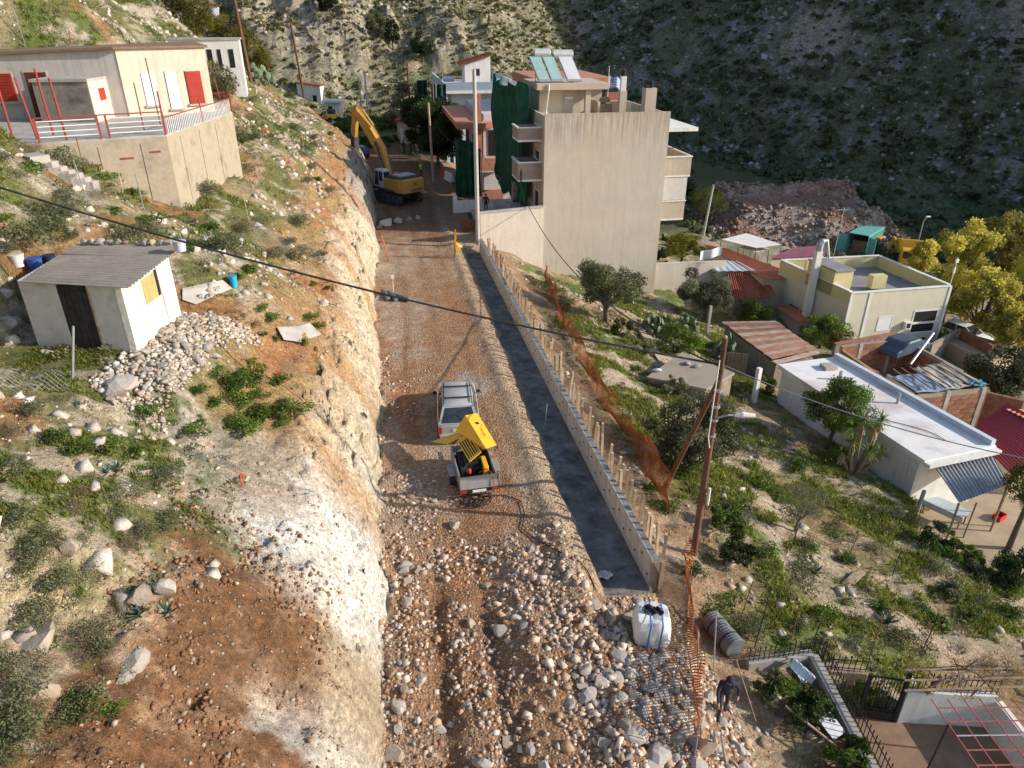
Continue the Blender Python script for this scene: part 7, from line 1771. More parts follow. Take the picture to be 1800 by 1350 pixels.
def tree(name, label, base, h, rx, ry, cz, rz, n, size, leafm, cat='tree', clumps=26, trunk_r=.14, bark=M_BARK, seed=0, group=None, flat=.85, aspect=.5, gap=.42, lo=.5, hi=1.3, limb=True, top=None):
    """base: ground point; crown is an ellipsoid (rx, ry, rz) centred cz above the base, filled with clumps"""
    rng = np.random.default_rng(1000 + seed)
    root = empty(name, base, 0, label, cat, group)
    cl, rd = [], []
    while len(cl) < clumps:
        p = rng.normal(size=3); p /= np.linalg.norm(p); p *= rng.uniform(.35, 1.0) ** .6
        if p[2] < -.75: continue
        q = p * np.array([rx, ry, rz]) * .80; q[2] += cz
        cl.append(q); rd.append(gap * min(rx, rz) * rng.uniform(.55, 1.15))
    foliage_mesh('crown', cl, rd, n, size, leafm, root, aspect, lo, hi, flat=flat, rng=rng)
    mb = MB()
    fork = Vector((rng.uniform(-.1, .1) * rx, rng.uniform(-.1, .1) * ry, max(.25 * cz, cz - rz * .9)))
    mb.tube([(0, 0, -.3), (fork.x * .4, fork.y * .4, fork.z * .5), fork], [trunk_r * 1.25, trunk_r, trunk_r * .85], 8)
    if limb:
        for i in range(0, clumps, 2):
            q = Vector(cl[i]); m1 = fork.lerp(q, .5) + Vector((rng.uniform(-.15, .15), rng.uniform(-.15, .15), .12 * rz))
            mb.tube([fork, m1, q], [trunk_r * .5, trunk_r * .28, trunk_r * .1], 5)
    mb.build('trunk', bark, root, True)
    return root
tree('olive_tree', 'grey green olive tree in front of the beige wall', on(1066, 566), 5, 3.0, 2.6, 3.1, 2.4, 17000, .16, L_OLIVE, seed=1, clumps=30, trunk_r=.2, gap=.36)
tree('olive_tree', 'pale grey olive tree left of the red tiled roof', on(1238, 562), 5, 2.9, 2.4, 2.8, 2.2, 16000, .16, L_OLIVEG, seed=2, clumps=30, trunk_r=.17, gap=.34)
tree('olive_tree', 'large dark grey olive bush below the braced utility pole', on(1215, 815), 4, 2.7, 2.2, 1.9, 1.9, 20000, .12, L_OLIVE, seed=3, clumps=34, trunk_r=.15, lo=.3, hi=.95, gap=.36)
tree('shade_tree', 'loose light green tree beside the white roof', on(1452, 790), 4, 2.0, 1.8, 2.9, 2.0, 14000, .12, L_GREEN, seed=4, clumps=30, trunk_r=.12, gap=.33, lo=.55, hi=1.6)
tree('thorny_tree', 'half bare grey tree on the grassy slope', on(1397, 935), 3, 1.15, 1.1, 1.5, 1.15, 3600, .06, leaf_mat('grey_leaf', (.15, .14, .10)), seed=5, clumps=26, trunk_r=.07, bark=M_TWIG, gap=.36)
tree('citrus_tree', 'dense green citrus tree below the tiled roof', on(1322, 570), 3, 2.1, 1.9, 1.2, 1.3, 6000, .16, L_BRIGHT, seed=6, clumps=24)
tree('citrus_tree', 'yellow green citrus tree beside the paved path', on(1190, 622), 3, 1.7, 1.7, 1.2, 1.3, 5000, .15, L_BRIGHT, seed=7, clumps=24)
tree('lemon_tree', 'bright lemon tree at the right foot of the apartment building', on(1195, 470), 3, 2.6, 2.2, 2.4, 1.5, 7000, .18, leaf_mat('lemon_leaf', (.20, .20, .03)), seed=8, clumps=26)
tree('loquat_tree', 'yellowish green tree in front of the red lean-to roof', on(1440, 612), 3, 2.1, 1.9, 1.7, 1.5, 6000, .15, L_BRIGHT, seed=9, clumps=24, lo=.6, hi=1.4)
tree('fig_tree', 'small olive brown tree left of the brick ruin', on(1475, 628), 3, 1.4, 1.3, 1.3, 1.2, 3500, .14, leaf_mat('brown_green_leaf', (.20, .16, .04)), seed=10, clumps=18)
tree('oak_tree', 'broad dark evergreen tree right of the brick ruins', on(1742, 705), 5, 3.2, 2.8, 2.4, 2.1, 17000, .18, L_OLIVE, seed=11, clumps=34, trunk_r=.22, lo=.35, hi=1.0)
for i, (px, py, hh, rx, lb) in enumerate(((1612, 505, 5.6, 2.0, 'small pale yellow green tree by the street lamp'), (1655, 570, 10.4, 3.0, 'tall pale yellow green tree behind the yellow house'), (1700, 612, 7.4, 2.9, 'lower yellow green tree above the dark car'), (1735, 560, 11.4, 3.3, 'tall yellow green tree at the right beside the taller one'), (1790, 600, 10.4, 3.3, 'yellow green tree cut off by the right edge'), (1762, 640, 6.0, 2.6, 'low yellow green tree above the grey car at the right'))):
    tree('acacia_tree', lb, on(px, py), hh, rx, rx * .9, hh * .62, hh * .40, int(3600 * rx), .27, L_YEL if i not in (3,) else leaf_mat('olive_yellow_leaf', (.24, .215, .05), trans=.4), seed=20 + i, clumps=30, trunk_r=.18, group='pale trees behind the yellow house', gap=.33, lo=.55, hi=1.35)
tree('pine_tree', 'round green pine beside the grey pole near the rock dump', on(1246, 398), 6, 2.9, 2.6, 3.4, 2.3, 8000, .26, L_PINE, seed=30, clumps=30, aspect=.18, trunk_r=.2)
for i, (px, py, dep, hh, rx, lb) in enumerate(((332, 72, 74, 6.0, 3.9, 'dark spreading pine above the white hillside house'), (300, 52, 80, 5.0, 2.6, 'smaller pine left of the spreading one'), (445, 118, 76, 5.6, 2.5, 'sunny pine right of the white hillside house'), (405, 60, 80, 4.6, 2.4, 'pine between the white houses at the top'), (45, 32, 70, 2.6, 2.3, 'round yellow green shrub pine at the top left corner'))):
    p = atd(px, py, dep); p.z = max(p.z - .3, hz(p.x, p.y) - .2) if i != 4 else p.z
    tree('pine_tree', lb, (p.x, p.y, min(p.z, hz(p.x, p.y) + .2)) if True else p, hh, rx, rx * .9, hh * .50, hh * .46, int(4200 * rx), .28, L_PINEY, seed=40 + i, clumps=30, aspect=.2, trunk_r=.2, group='pines on the upper hillside', lo=.3, hi=1.2)
tree('hedge', 'dark mass of ivy and fig beside the white building', (6.9, 93, 0), 7, 3.3, 6.0, 4.4, 4.9, 20000, .28, L_DARK, cat='hedge', seed=50, clumps=46, trunk_r=.2, lo=.4, hi=1.3)
tree('hedge', 'dark evergreen trees standing behind the ivy hedge by the far road', (5.4, 105, 0), 7, 2.6, 3.5, 4.2, 4.4, 9000, .3, L_DARK, cat='hedge', seed=52, clumps=30, trunk_r=.2, lo=.4, hi=1.2)
tree('fig_tree', 'dark green leafy tree between the white and pale buildings', (10.0, 96.5, 2.0), 6, 1.6, 1.6, 3.0, 2.6, 4500, .26, L_GREEN, seed=51, clumps=22)
for i, (px, py, dep, hh, rx, m, lb) in enumerate(((720, 200, 128, 7.5, 4.0, L_OLIVE, 'rounded olive tree in the field beyond the excavator'), (695, 140, 150, 7.0, 1.8, L_DARK, 'dark cypress like tree at the foot of the sunlit hill'), (745, 150, 148, 6.0, 2.4, L_DARK, 'dark tree right of the cypress at the hill foot'), (668, 150, 150, 5.0, 2.6, L_OLIVE, 'olive tree at the foot of the hill left of the cypress'), (640, 22, 172, 3.6, 2.8, L_OLIVE, 'dark round bush on the sunlit hill near the crag'), (780, 52, 168, 2.8, 2.2, L_OLIVE, 'dark round bush in the middle of the sunlit hill'), (690, 225, 118, 3.6, 1.6, leaf_mat('bare_leaf', (.22, .18, .13)), 'pale leafless tree behind the cream roadside house'), (590, 120, 150, 4.0, 3.0, L_DARK, 'dark bush at the hill foot above the small white house'))):
    p = atd(px, py, dep); g_ = hz(p.x, p.y)
    tree('field_tree', lb, (p.x, p.y, g_), hh, rx, rx, hh * .55, hh * .45, int(1500 * rx), .34, m, seed=60 + i, clumps=24, trunk_r=.16)
for i, (x_, y_, r_, m_) in enumerate(((29, 84, 2.0, L_OLIVE), (32.5, 88, 2.4, L_DARK), (36, 93, 2.2, L_OLIVE), (31, 96, 2.6, L_DARK), (41, 101, 2.4, L_OLIVE), (36, 104, 2.6, L_DARK), (46, 106, 2.4, L_OLIVE))):
    tree('added_dark_tree', 'dark tree added for the shaded slope behind the apartment building, ' + ordinal(i + 1) + ' from the front', (x_, y_, hz(x_, y_)), 4, r_, r_, r_ * .8, r_ * .75, int(1500 * r_), .3, m_, seed=120 + i, clumps=18, group='dark trees added behind the apartments', lo=.5, hi=1.1)  # dark trees added to stand in for the shaded slope
tree('patio_tree', 'dark green tree beside the patio at the right edge', on(1772, 965), 5, 1.8, 1.8, 3.9, 1.3, 7000, .16, L_PINE, seed=70, clumps=26, trunk_r=.12, aspect=.25)
tree('laurel_bush', 'dense dark green bush at the right edge below the patio', on(1785, 1035), 2, 1.5, 1.3, .9, 1.0, 5500, .12, L_DARK, cat='bush', seed=71, clumps=22, lo=.6, hi=1.6)
for i, (px, py, r, lb) in enumerate(((1640, 955, .9, 'dark leafy hedge plant along the patio edge, left one'), (1690, 985, .9, 'dark leafy hedge plant along the patio edge, middle one'), (1735, 1015, .9, 'dark leafy hedge plant along the patio edge, right one'), (1300, 990, 1.0, 'olive scrub bush right of the utility pole foot'), (1275, 930, .8, 'small green bush beside the utility pole'), (1215, 1010, .5, 'dry bush at the foot of the utility pole'), (1480, 700, 1.2, 'dark shrub under the light green tree'), (1345, 690, .9, 'green shrub between the cistern and the white building'), (1130, 620, .8, 'low green bush at the near end of the path'), (1090, 590, 1.0, 'green bush under the first olive tree'), (1180, 690, .9, 'grey shrub against the cistern wall'), (1560, 640, .8, 'weedy bush growing by the brick yard'), (1680, 1050, .6, 'grey shrub on the slope below the hedge'), (1390, 1255, .9, 'leafy weeds in the garden bed left of the courtyard'), (1360, 1230, .7, 'dark weeds behind the crouching worker'), (1425, 1270, .8, 'low leafy plants along the courtyard wall'), (1490, 1340, .7, 'green bush at the bottom edge beside the railing'))):
    tree('shrub', lb, on(px, py), 2, r * 1.1, r, r * .55, r * .7, int(2600 * r), .11, (L_DARK, L_GREEN, L_OLIVE)[i % 3] if i not in (5, 10, 12) else L_SAGE, cat='bush', seed=80 + i, clumps=14, trunk_r=.05, lo=.55, hi=1.5)
# big shrub right of the cream house
tree('broom_shrub', 'large brownish shrub right of the cream house', on(372, 190), 3, 2.4, 2.2, 1.5, 1.7, 7000, .14, leaf_mat('broom_leaf', (.17, .16, .075)), cat='bush', seed=101, clumps=26, trunk_r=.08)
# yuccas
def yucca(label, base, heads, seed):
    rng = np.random.default_rng(seed); root = empty('yucca', base, 0, label, 'yucca')
    for (x, y, z, r) in heads:
        MB().tube([(x * .25, y * .25, -.2), (x * .8, y * .8, z * .55), (x, y, z)], [.12, .10, .08], 6).build('trunk', mat('yucca_bark', (.30, .21, .13), .95, .3, 4.0), root)
        mb = MB()
        for k in range(46):
            a = rng.uniform(0, 2 * math.pi); el = rng.uniform(-.5, 1.35); L = r * rng.uniform(.75, 1.1); w = .05
            d = Vector((math.cos(a) * math.cos(el), math.sin(a) * math.cos(el), math.sin(el))); s = Vector((-math.sin(a), math.cos(a), 0)) * w / 2
            p0 = Vector((x, y, z)); p1 = p0 + d * L * .55; p2 = p0 + d * L + Vector((0, 0, -.12 * L))
            mb.add([p0 - s * .6, p0 + s * .6, p1 + s, p1 - s, p2], [(0, 1, 2, 3), (3, 2, 4)])
        o = mb.build('leaf_rosette', L_GREEN, root)
        ca = o.data.color_attributes.new('tint', 'FLOAT_COLOR', 'POINT'); ca.data.foreach_set('color', np.tile(np.array([1.25, 1.15, .9, 1], np.float32), len(o.data.vertices)))
        dm = MB()
        for k in range(16):
            a = rng.uniform(0, 2 * math.pi); s = Vector((-math.sin(a), math.cos(a), 0)) * .03; p0 = Vector((x, y, z - .05)); p2 = p0 + Vector((math.cos(a) * .22, math.sin(a) * .22, -rng.uniform(.4, .7)))
            dm.add([p0 - s, p0 + s, p2 + s, p2 - s], [(0, 1, 2, 3)])
        dm.build('dead_leaves', mat('dead_yucca', (.36, .26, .15), .95, .25, 4.0), root)
    return root
yucca('tall yucca with several spiky heads by the white building', on(1500, 830), [(.1, .3, 2.9, .75), (.75, .2, 2.5, .7), (1.25, .5, 2.7, .65), (-.45, 0, 1.9, .65), (.35, -.3, 1.4, .7), (-.75, .2, 1.2, .6), (1.0, -.3, 1.2, .65), (-.2, .5, 2.4, .6)], 5)
# prickly pears
def prickly(label, base, w, h, n, seed):
    rng = np.random.default_rng(seed); root = empty('prickly_pear', base, 0, label, 'cactus'); m = mat('cactus_green', (.17, .22, .12), .75, .25, 2.5, (.28, .26, .14), .4, 3.0, rand=.3)
    proto = None
    for k in range(n):
        a = rng.uniform(0, 2 * math.pi); rr = w * math.sqrt(rng.uniform(0, 1)); z = h * rng.uniform(.05, 1) * (1 - .55 * (rr / w) ** 2)
        if proto is None:
            mb = MB(); mb.lathe([(.02, -.22), (.09, -.18), (.15, -.05), (.16, .06), (.11, .17), (.02, .22)], 10); mb.v = [(x, y * .22, z_) for x, y, z_ in mb.v]
            o = proto = mb.build('pad', m, root, True)
        else: o = proto.copy(); COL.objects.link(o); o.parent = root
        o.location = (rr * math.cos(a), rr * math.sin(a), z + .12); o.rotation_euler = (rng.uniform(-.5, .5), rng.uniform(-.6, .6), rng.uniform(0, 6.3)); s = rng.uniform(.9, 1.7); o.scale = (s, s, s)
    return root
prickly('prickly pear clump on the path below the beige building', on(1158, 590), 1.4, 1.6, 70, 1)
prickly('tall prickly pear beside the concrete post and rusty roof', on(1272, 640), .8, 2.4, 60, 2)
prickly('prickly pear between the two olive trees', on(1205, 585), 1.0, 1.2, 45, 3)
p = atd(205, 50, 66); prickly('large prickly pear thicket above the cream house roof', (p.x, p.y, hz(p.x, p.y)), 4.2, 2.6, 210, 4)
p = atd(150, 22, 74); prickly('prickly pear thicket at the top left of the slope', (p.x, p.y, hz(p.x, p.y)), 2.6, 2.0, 110, 5)
p = atd(455, 150, 68); prickly('prickly pear below the brown timber pole', (p.x, p.y, hz(p.x, p.y)), 1.6, 1.8, 70, 6)
# agaves on the near slope
ag = []
def agave(label, px, py, r):
    root = empty('agave', on(px, py), random.uniform(0, 6), label, 'agave')
    m = mat('agave_leaf', (.10, .165, .11), .6, .2, 3.0, rand=.2)
    for k in range(15):
        a = k * 2.4; el = .25 + 1.0 * (k / 15); L = r * (1.05 - .3 * k / 15); d = Vector((math.cos(a) * math.cos(el), math.sin(a) * math.cos(el), math.sin(el))); s = Vector((-math.sin(a), math.cos(a), 0)) * r * .10
        up_ = Vector((0, 0, .025 * r))
        p1 = d * L * .5; p2 = d * L
        MB().add([-s * .6, s * .6, p1 + s, p1 - s, p2, p1 - up_ * 3, -up_], [(0, 1, 2, 3), (3, 2, 4), (1, 0, 6), (1, 6, 5, 2), (6, 0, 3, 5), (5, 3, 4), (2, 5, 4)]).build('leaf', m, root)
for (px, py, r, lb) in ((243, 1082, .32, 'small agave on the near slope, left of the pair'), (292, 1080, .36, 'wider agave on the near slope, right of the pair'), (262, 1040, .3, 'agave between the pale stones on the near slope'), (205, 828, .36, 'agave in the grass below the shed'), (188, 832, .3, 'smaller agave left of its neighbour below the shed'), (1432, 1008, .5, 'dark green agave on the right grassy slope'), (1560, 1095, .5, 'low agave above the courtyard gate')):
    agave(lb, px, py, r)
# shrubs: six kinds built once, then copied over the slopes
protos = []
def shrub_proto(kind, seed):
    rng = np.random.default_rng(seed)
    if kind == 'cushion': cl = [(rng.normal() * .14, rng.normal() * .14, .14 + rng.uniform(0, .1)) for _ in range(7)]; return foliage_mesh('cushion_shrub', cl, [.19] * 7, 900, .045, L_SAGE, None, .4, .6, 1.3, rng=rng, shell=.75)
    if kind == 'dry': cl = [(rng.normal() * .16, rng.normal() * .16, .13 + rng.uniform(0, .12)) for _ in range(7)]; return foliage_mesh('dry_shrub', cl, [.2] * 7, 700, .05, L_DRY, None, .18, .45, 1.1, rng=rng, shell=.5)
    if kind == 'green': cl = [(rng.normal() * .2, rng.normal() * .2, .1 + rng.uniform(0, .12)) for _ in range(9)]; return foliage_mesh('leafy_plant', cl, [.17] * 9, 900, .06, L_GREEN, None, .6, .6, 1.5, rng=rng, shell=.6)
    if kind == 'olive': cl = [(rng.normal() * .2, rng.normal() * .2, .16 + rng.uniform(0, .18)) for _ in range(9)]; return foliage_mesh('scrub_bush', cl, [.2] * 9, 1000, .055, L_OLIVE, None, .45, .5, 1.25, rng=rng, shell=.6)
KINDS = ['cushion', 'dry', 'green', 'olive']
PRO = {k: [shrub_proto(k, 300 + 10 * i + j) for j in range(2)] for i, k in enumerate(KINDS)}
used = {}
def put_shrub(kind, p, s, label, group):
    j = random.randrange(2); src = PRO[kind][j]
    if (kind, j) not in used: o = src; used[(kind, j)] = 1
    else: o = src.copy(); COL.objects.link(o)
    o.location = (p[0], p[1], p[2] - .03); o.rotation_euler = (0, 0, random.uniform(0, 6.3)); o.scale = (s * random.uniform(.85, 1.2), s * random.uniform(.85, 1.2), s * random.uniform(.75, 1.1))
    tag(o, label, 'bush', group)
near = [('cushion', 240, 940, 1.0), ('dry', 228, 965, 1.1), ('cushion', 90, 1040, 1.1), ('olive', 60, 1090, 1.2), ('olive', 180, 1130, .8), ('cushion', 150, 960, .9), ('dry', 95, 960, 1.0), ('olive', 30, 930, 1.0), ('dry', 70, 1180, 1.1), ('olive', 20, 1180, 1.1), ('green', 128, 1240, .9), ('green', 185, 1255, .6), ('dry', 150, 1330, 1.0), ('olive', 40, 1290, 1.0), ('cushion', 305, 835, 1.2), ('olive', 280, 850, 1.0), ('green', 190, 780, 1.0), ('green', 130, 800, 1.1), ('green', 90, 770, .9), ('dry', 30, 770, 1.3), ('olive', 25, 830, 1.2), ('green', 240, 800, 1.0), ('green', 340, 760, 1.1), ('green', 250, 725, .9), ('olive', 50, 730, 1.0)]
for (k, px, py, s) in near:
    put_shrub(k, on(px, py), s, {'cushion': 'grey green cushion shrub on the near rocky slope', 'dry': 'dry brown twiggy shrub on the near rocky slope', 'green': 'leafy green plant on the near rocky slope', 'olive': 'olive green scrub bush on the near rocky slope'}[k], 'shrubs on the near slope')
for i in range(26):
    px, py = random.uniform(340, 520), random.uniform(650, 760)
    if (px - 430) ** 2 / 95 ** 2 + (py - 705) ** 2 / 55 ** 2 > 1: continue
    put_shrub('green', on(px, py), random.uniform(.8, 1.4), 'dark green leafy plant in the patch beside the stone heap', 'leafy plants beside the stone heap')
for (px, py, s) in ((460, 545, 1.0), (475, 560, .9), (440, 480, 1.2), (420, 490, 1.0), (540, 560, .9), (555, 575, .8), (535, 605, .8), (485, 600, .6), (460, 590, .5), (440, 640, .7), (550, 500, .7), (575, 510, .8), (560, 450, .8), (365, 405, 1.0), (330, 440, 1.1), (340, 430, .9)):
    put_shrub('green', on(px, py), s * 1.1, 'green leafy plant on the slope between the shed and the cut', 'leafy plants above the cut')
n_ = 0
while n_ < 42:
    px, py = random.uniform(0, 330), random.uniform(870, 1345)
    if px > 330 - (py - 870) * .45: continue
    k = random.choice(['cushion', 'dry', 'olive', 'dry', 'cushion'])
    put_shrub(k, on(px, py), random.uniform(.6, 1.25), {'cushion': 'grey green cushion shrub on the near rocky slope', 'dry': 'dry brown twiggy shrub on the near rocky slope', 'olive': 'olive green scrub bush on the near rocky slope'}[k], 'shrubs on the near slope'); n_ += 1
n_ = 0
while n_ < 110:
    px, py = random.uniform(0, 620), random.uniform(110, 470)
    p = on(px, py)
    if p.x > road_left(p.y) - 2.6 or p.y > 110 or p.y < 20 or in_poly(np.array([p.x]), np.array([p.y]), terr_poly)[0]: continue
    if math.hypot(p.x - S.x + 1.5, p.y - S.y - 1.5) < 3: continue
    k = random.choice(['olive', 'olive', 'green', 'cushion', 'dry', 'olive'])
    put_shrub(k, p, random.uniform(.8, 1.7) * (1 + .006 * p.y), {'cushion': 'grey green cushion shrub', 'dry': 'dry brown shrub', 'green': 'bushy green plant', 'olive': 'olive green scrub bush'}[k] + (' on the upper slope around the terrace' if p.y > 38 else ' on the slope behind the shed'), 'scrub on the upper hillside'); n_ += 1
n_ = 0
while n_ < 75:
    px, py = random.uniform(1090, 1800), random.uniform(560, 1180)
    p = on(px, py)
    if p.x < 9.6 or p.y > 48 or p.y < 12 or p.x > 24.5 or (p.y < 14.6 and p.x < 18): continue
    k = random.choice(['olive', 'green', 'green', 'cushion', 'dry'])
    put_shrub(k, p, random.uniform(.7, 1.7), {'cushion': 'grey green cushion shrub', 'dry': 'dry brown weeds', 'green': 'bright green weeds', 'olive': 'olive green scrub bush'}[k] + (' on the slope above the courtyard' if p.y < 24 else ' on the slope below the long wall'), 'scrub on the right slope'); n_ += 1
# dry vine on the trellis
mb_c, mb_r = [], []
for k in range(26):
    q = at(1610 + random.uniform(0, 190), 1150 + random.uniform(0, 75), -.4 + random.uniform(-.3, .25)); mb_c.append((q.x, q.y, q.z)); mb_r.append(random.uniform(.12, .3))
vine = empty('grape_vine', (tr0.x, tr0.y, YARD_Z), 0, 'leafless brown grape vine sprawling over the trellis', 'vine')
foliage_mesh('leaves', np.array(mb_c) - np.array([tr0.x, tr0.y, YARD_Z]), mb_r, 2600, .05, L_VINE, vine, .35, .4, 1.3)
for k in range(12):
    a = Vector(mb_c[k]) - vine.location; b = Vector(mb_c[k + 12]) - vine.location; m = a.lerp(b, .5) + Vector((0, 0, .15))
    MB().tube([a, m, b], [.025, .02, .012], 5).build('stem', M_BARK, vine)
MB().tube([(1.0, 1.4, -.2), (.8, 1.2, 1.0), (.9, 1.0, 2.1)], [.09, .08, .06], 7).build('trunk', M_BARK, vine)
# ------------------------------------------------------------------ grass: uncountable, one object per slope
def grass(name, label, xs, ys, n, hgt, spread, thresh=.0, m=L_GRASS, ty=(.7, 1.3)):
    rng = np.random.default_rng(hash(name) % 1000 if False else len(name) + n)
    x = rng.uniform(*xs, n); y = rng.uniform(*ys, n)
    z = height(x, y)
    c = ground_colour(x, y, z)
    ok = (c[:, 1] > c[:, 0] * (1.0 + thresh)) & (vnoise(x * .8, y * .8, 77) > .25)
    ok &= ~((x > -1.2) & (x < 9)); 
    for poly, _, _ in PADS: ok &= ~in_poly(x, y, poly)
    if SHED_POLY is not None: ok &= ~in_poly(x, y, SHED_POLY)
    for q_ in HOUSE_POLYS: ok &= ~in_poly(x, y, q_)
    x, y, z, c = x[ok], y[ok], z[ok], c[ok]; k = len(x)
    B = 7
    px = np.repeat(x, B) + rng.normal(0, spread, k * B); py = np.repeat(y, B) + rng.normal(0, spread, k * B); pz = np.repeat(z, B) - .02
    h = hgt * rng.uniform(.4, 1.3, k * B); a = rng.uniform(0, 2 * np.pi, k * B); w = h * .16 + .006
    lx, ly = rng.normal(0, .45, k * B) * h, rng.normal(0, .45, k * B) * h
    v = np.stack([np.stack([px - np.cos(a) * w, py - np.sin(a) * w, pz], -1), np.stack([px + np.cos(a) * w, py + np.sin(a) * w, pz], -1), np.stack([px + lx, py + ly, pz + h], -1)], 1).reshape(-1, 3)
    t = rng.uniform(*ty, k * B)
    tint = np.repeat(np.stack([t * rng.uniform(.8, 1.6, k * B), t, t * rng.uniform(.6, 1.1, k * B)], -1), 3, axis=0)
    o = mesh_np(name, v, np.arange(3 * k * B), np.full(k * B, 3), m, tint=tint)
    return tag(o, label, kind='stuff')
SHED_POLY = [(q.x, q.y) for q in (sl_, S, sb, sbl)]
HOUSE_POLYS = [[(13, 57), (26, 57), (26, 92), (8, 92)]]
grass('hillside_grass', 'short green grass growing between the rocks above the cut', (-11, -2.5), (6, 30), 26000, .10, .06)
grass('upper_grass', 'green grass on the upper hillside', (-24, -3), (28, 90), 22000, .20, .14)
grass('slope_grass', 'bright green grass and weeds on the right slope', (9.4, 26), (10, 52), 46000, .18, .12, -.06, ty=(.9, 1.9))
# ------------------------------------------------------------------ stones
PHI = (1 + 5 ** .5) / 2
ICO_V = np.array([(-1, PHI, 0), (1, PHI, 0), (-1, -PHI, 0), (1, -PHI, 0), (0, -1, PHI), (0, 1, PHI), (0, -1, -PHI), (0, 1, -PHI), (PHI, 0, -1), (PHI, 0, 1), (-PHI, 0, -1), (-PHI, 0, 1)], float) / math.hypot(1, PHI)
ICO_F = np.array([(0, 11, 5), (0, 5, 1), (0, 1, 7), (0, 7, 10), (0, 10, 11), (1, 5, 9), (5, 11, 4), (11, 10, 2), (10, 7, 6), (7, 1, 8), (3, 9, 4), (3, 4, 2), (3, 2, 6), (3, 6, 8), (3, 8, 9), (4, 9, 5), (2, 4, 11), (6, 2, 10), (8, 6, 7), (9, 8, 1)])
CUBE_V = np.array([(-1, -1, -1), (1, -1, -1), (1, 1, -1), (-1, 1, -1), (-1, -1, 1), (1, -1, 1), (1, 1, 1), (-1, 1, 1)], float) * .68
CUBE_F = np.array([(0, 2, 1), (0, 3, 2), (4, 5, 6), (4, 6, 7), (0, 1, 5), (0, 5, 4), (1, 2, 6), (1, 6, 5), (2, 3, 7), (2, 7, 6), (3, 0, 4), (3, 4, 7)])
def rotmats(n, rng):
    q = rng.normal(size=(n, 4)); q /= np.linalg.norm(q, axis=1)[:, None]; w, x, y, z = q.T
    return np.stack([1 - 2 * (y * y + z * z), 2 * (x * y - z * w), 2 * (x * z + y * w), 2 * (x * y + z * w), 1 - 2 * (x * x + z * z), 2 * (y * z - x * w), 2 * (x * z - y * w), 2 * (y * z + x * w), 1 - 2 * (x * x + y * y)], -1).reshape(n, 3, 3)
STONE_COLS = np.array([(.50, .44, .37), (.42, .36, .30), (.34, .30, .265), (.54, .49, .43), (.38, .28, .195), (.30, .19, .12), (.28, .255, .235)])
def stones(name, label, x, y, s, rng, cols=STONE_COLS, probs=None, sink=.25, m=None, parent=None, z=None, bright=1.0):
    n = len(x); z = height(x, y) if z is None else z
    V = CUBE_V[None] * (1 + rng.uniform(-.38, .30, (n, 8, 3))) * rng.uniform(.55, 1.25, (n, 1, 3))
    V = np.einsum('nij,nkj->nki', rotmats(n, rng), V) * (s[:, None, None] * .5)
    V[:, :, 2] *= .8
    V += np.stack([x, y, z + s * (.4 - sink)], -1)[:, None]
    F = (CUBE_F[None] + (np.arange(n) * 8)[:, None, None]).reshape(-1)
    c = cols[rng.choice(len(cols), n, p=probs)] * rng.uniform(.75, 1.2, (n, 1)) * bright
    o = mesh_np(name, V.reshape(-1, 3), F, np.full(n * 12, 3), m or M_STONE, parent, tint=np.repeat(c, 8, axis=0))
    return tag(o, label, kind='stuff')
M_STONE = attr_mat('stone_rubble', ((5.0, .25), (22.0, .25)), .4, .02)
rg = np.random.default_rng(11)
def boulder_mesh(seed, flatten=.8):
    rng = np.random.default_rng(seed); bm = bmesh.new(); bmesh.ops.create_icosphere(bm, subdivisions=2, radius=.5)
    planes = []
    for _ in range(13):
        d = Vector(rng.normal(size=3)); d.normalize(); planes.append((d, rng.uniform(.20, .40)))
    sc = Vector((rng.uniform(.85, 1.3), rng.uniform(.75, 1.05), rng.uniform(.6, .9) * flatten / .8))
    for v in bm.verts:
        for d, k in planes:
            e = v.co.dot(d)
            if e > k: v.co -= d * (e - k) * .98
        v.co *= 1.22 * (1 + rng.uniform(-.015, .015)); v.co.x *= sc.x; v.co.y *= sc.y; v.co.z *= sc.z
    bmesh.ops.dissolve_limit(bm, angle_limit=R(6), verts=bm.verts, edges=bm.edges); bmesh.ops.triangulate(bm, faces=bm.faces)
    me = bpy.data.meshes.new('boulder'); bm.to_mesh(me); bm.free(); return me
def bmat(name, col, dirt): return mat(name, tuple(c * .92 for c in col), .95, .25, 3.5, dirt, .8, 1.8, bmp=.6, fine=18, rand=.35)
BM = [bmat('limestone_white', (.54, .49, .43), (.40, .29, .2)), bmat('limestone_cream', (.50, .42, .33), (.36, .24, .15)), bmat('limestone_grey', (.42, .39, .36), (.40, .30, .22)), bmat('limestone_brown', (.42, .31, .21), (.28, .16, .09))]
BMESH = []
for i in range(14):
    me = boulder_mesh(500 + i); me.materials.append(BM[(0, 1, 0, 2, 1, 0, 3, 2, 1, 0, 2, 1, 0, 1)[i]]); BMESH.append(me)
def boulder(x, y, s, label, group, z=None, sink=.32, name='boulder'):
    o = bpy.data.objects.new(name, random.choice(BMESH)); COL.objects.link(o)
    o.location = (x, y, (hz(x, y) if z is None else z) + s * (.33 - sink)); o.rotation_euler = (random.uniform(-.5, .5), random.uniform(-.5, .5), random.uniform(0, 6.3)); o.scale = (s, s, s)
    return tag(o, label, 'boulder', group)
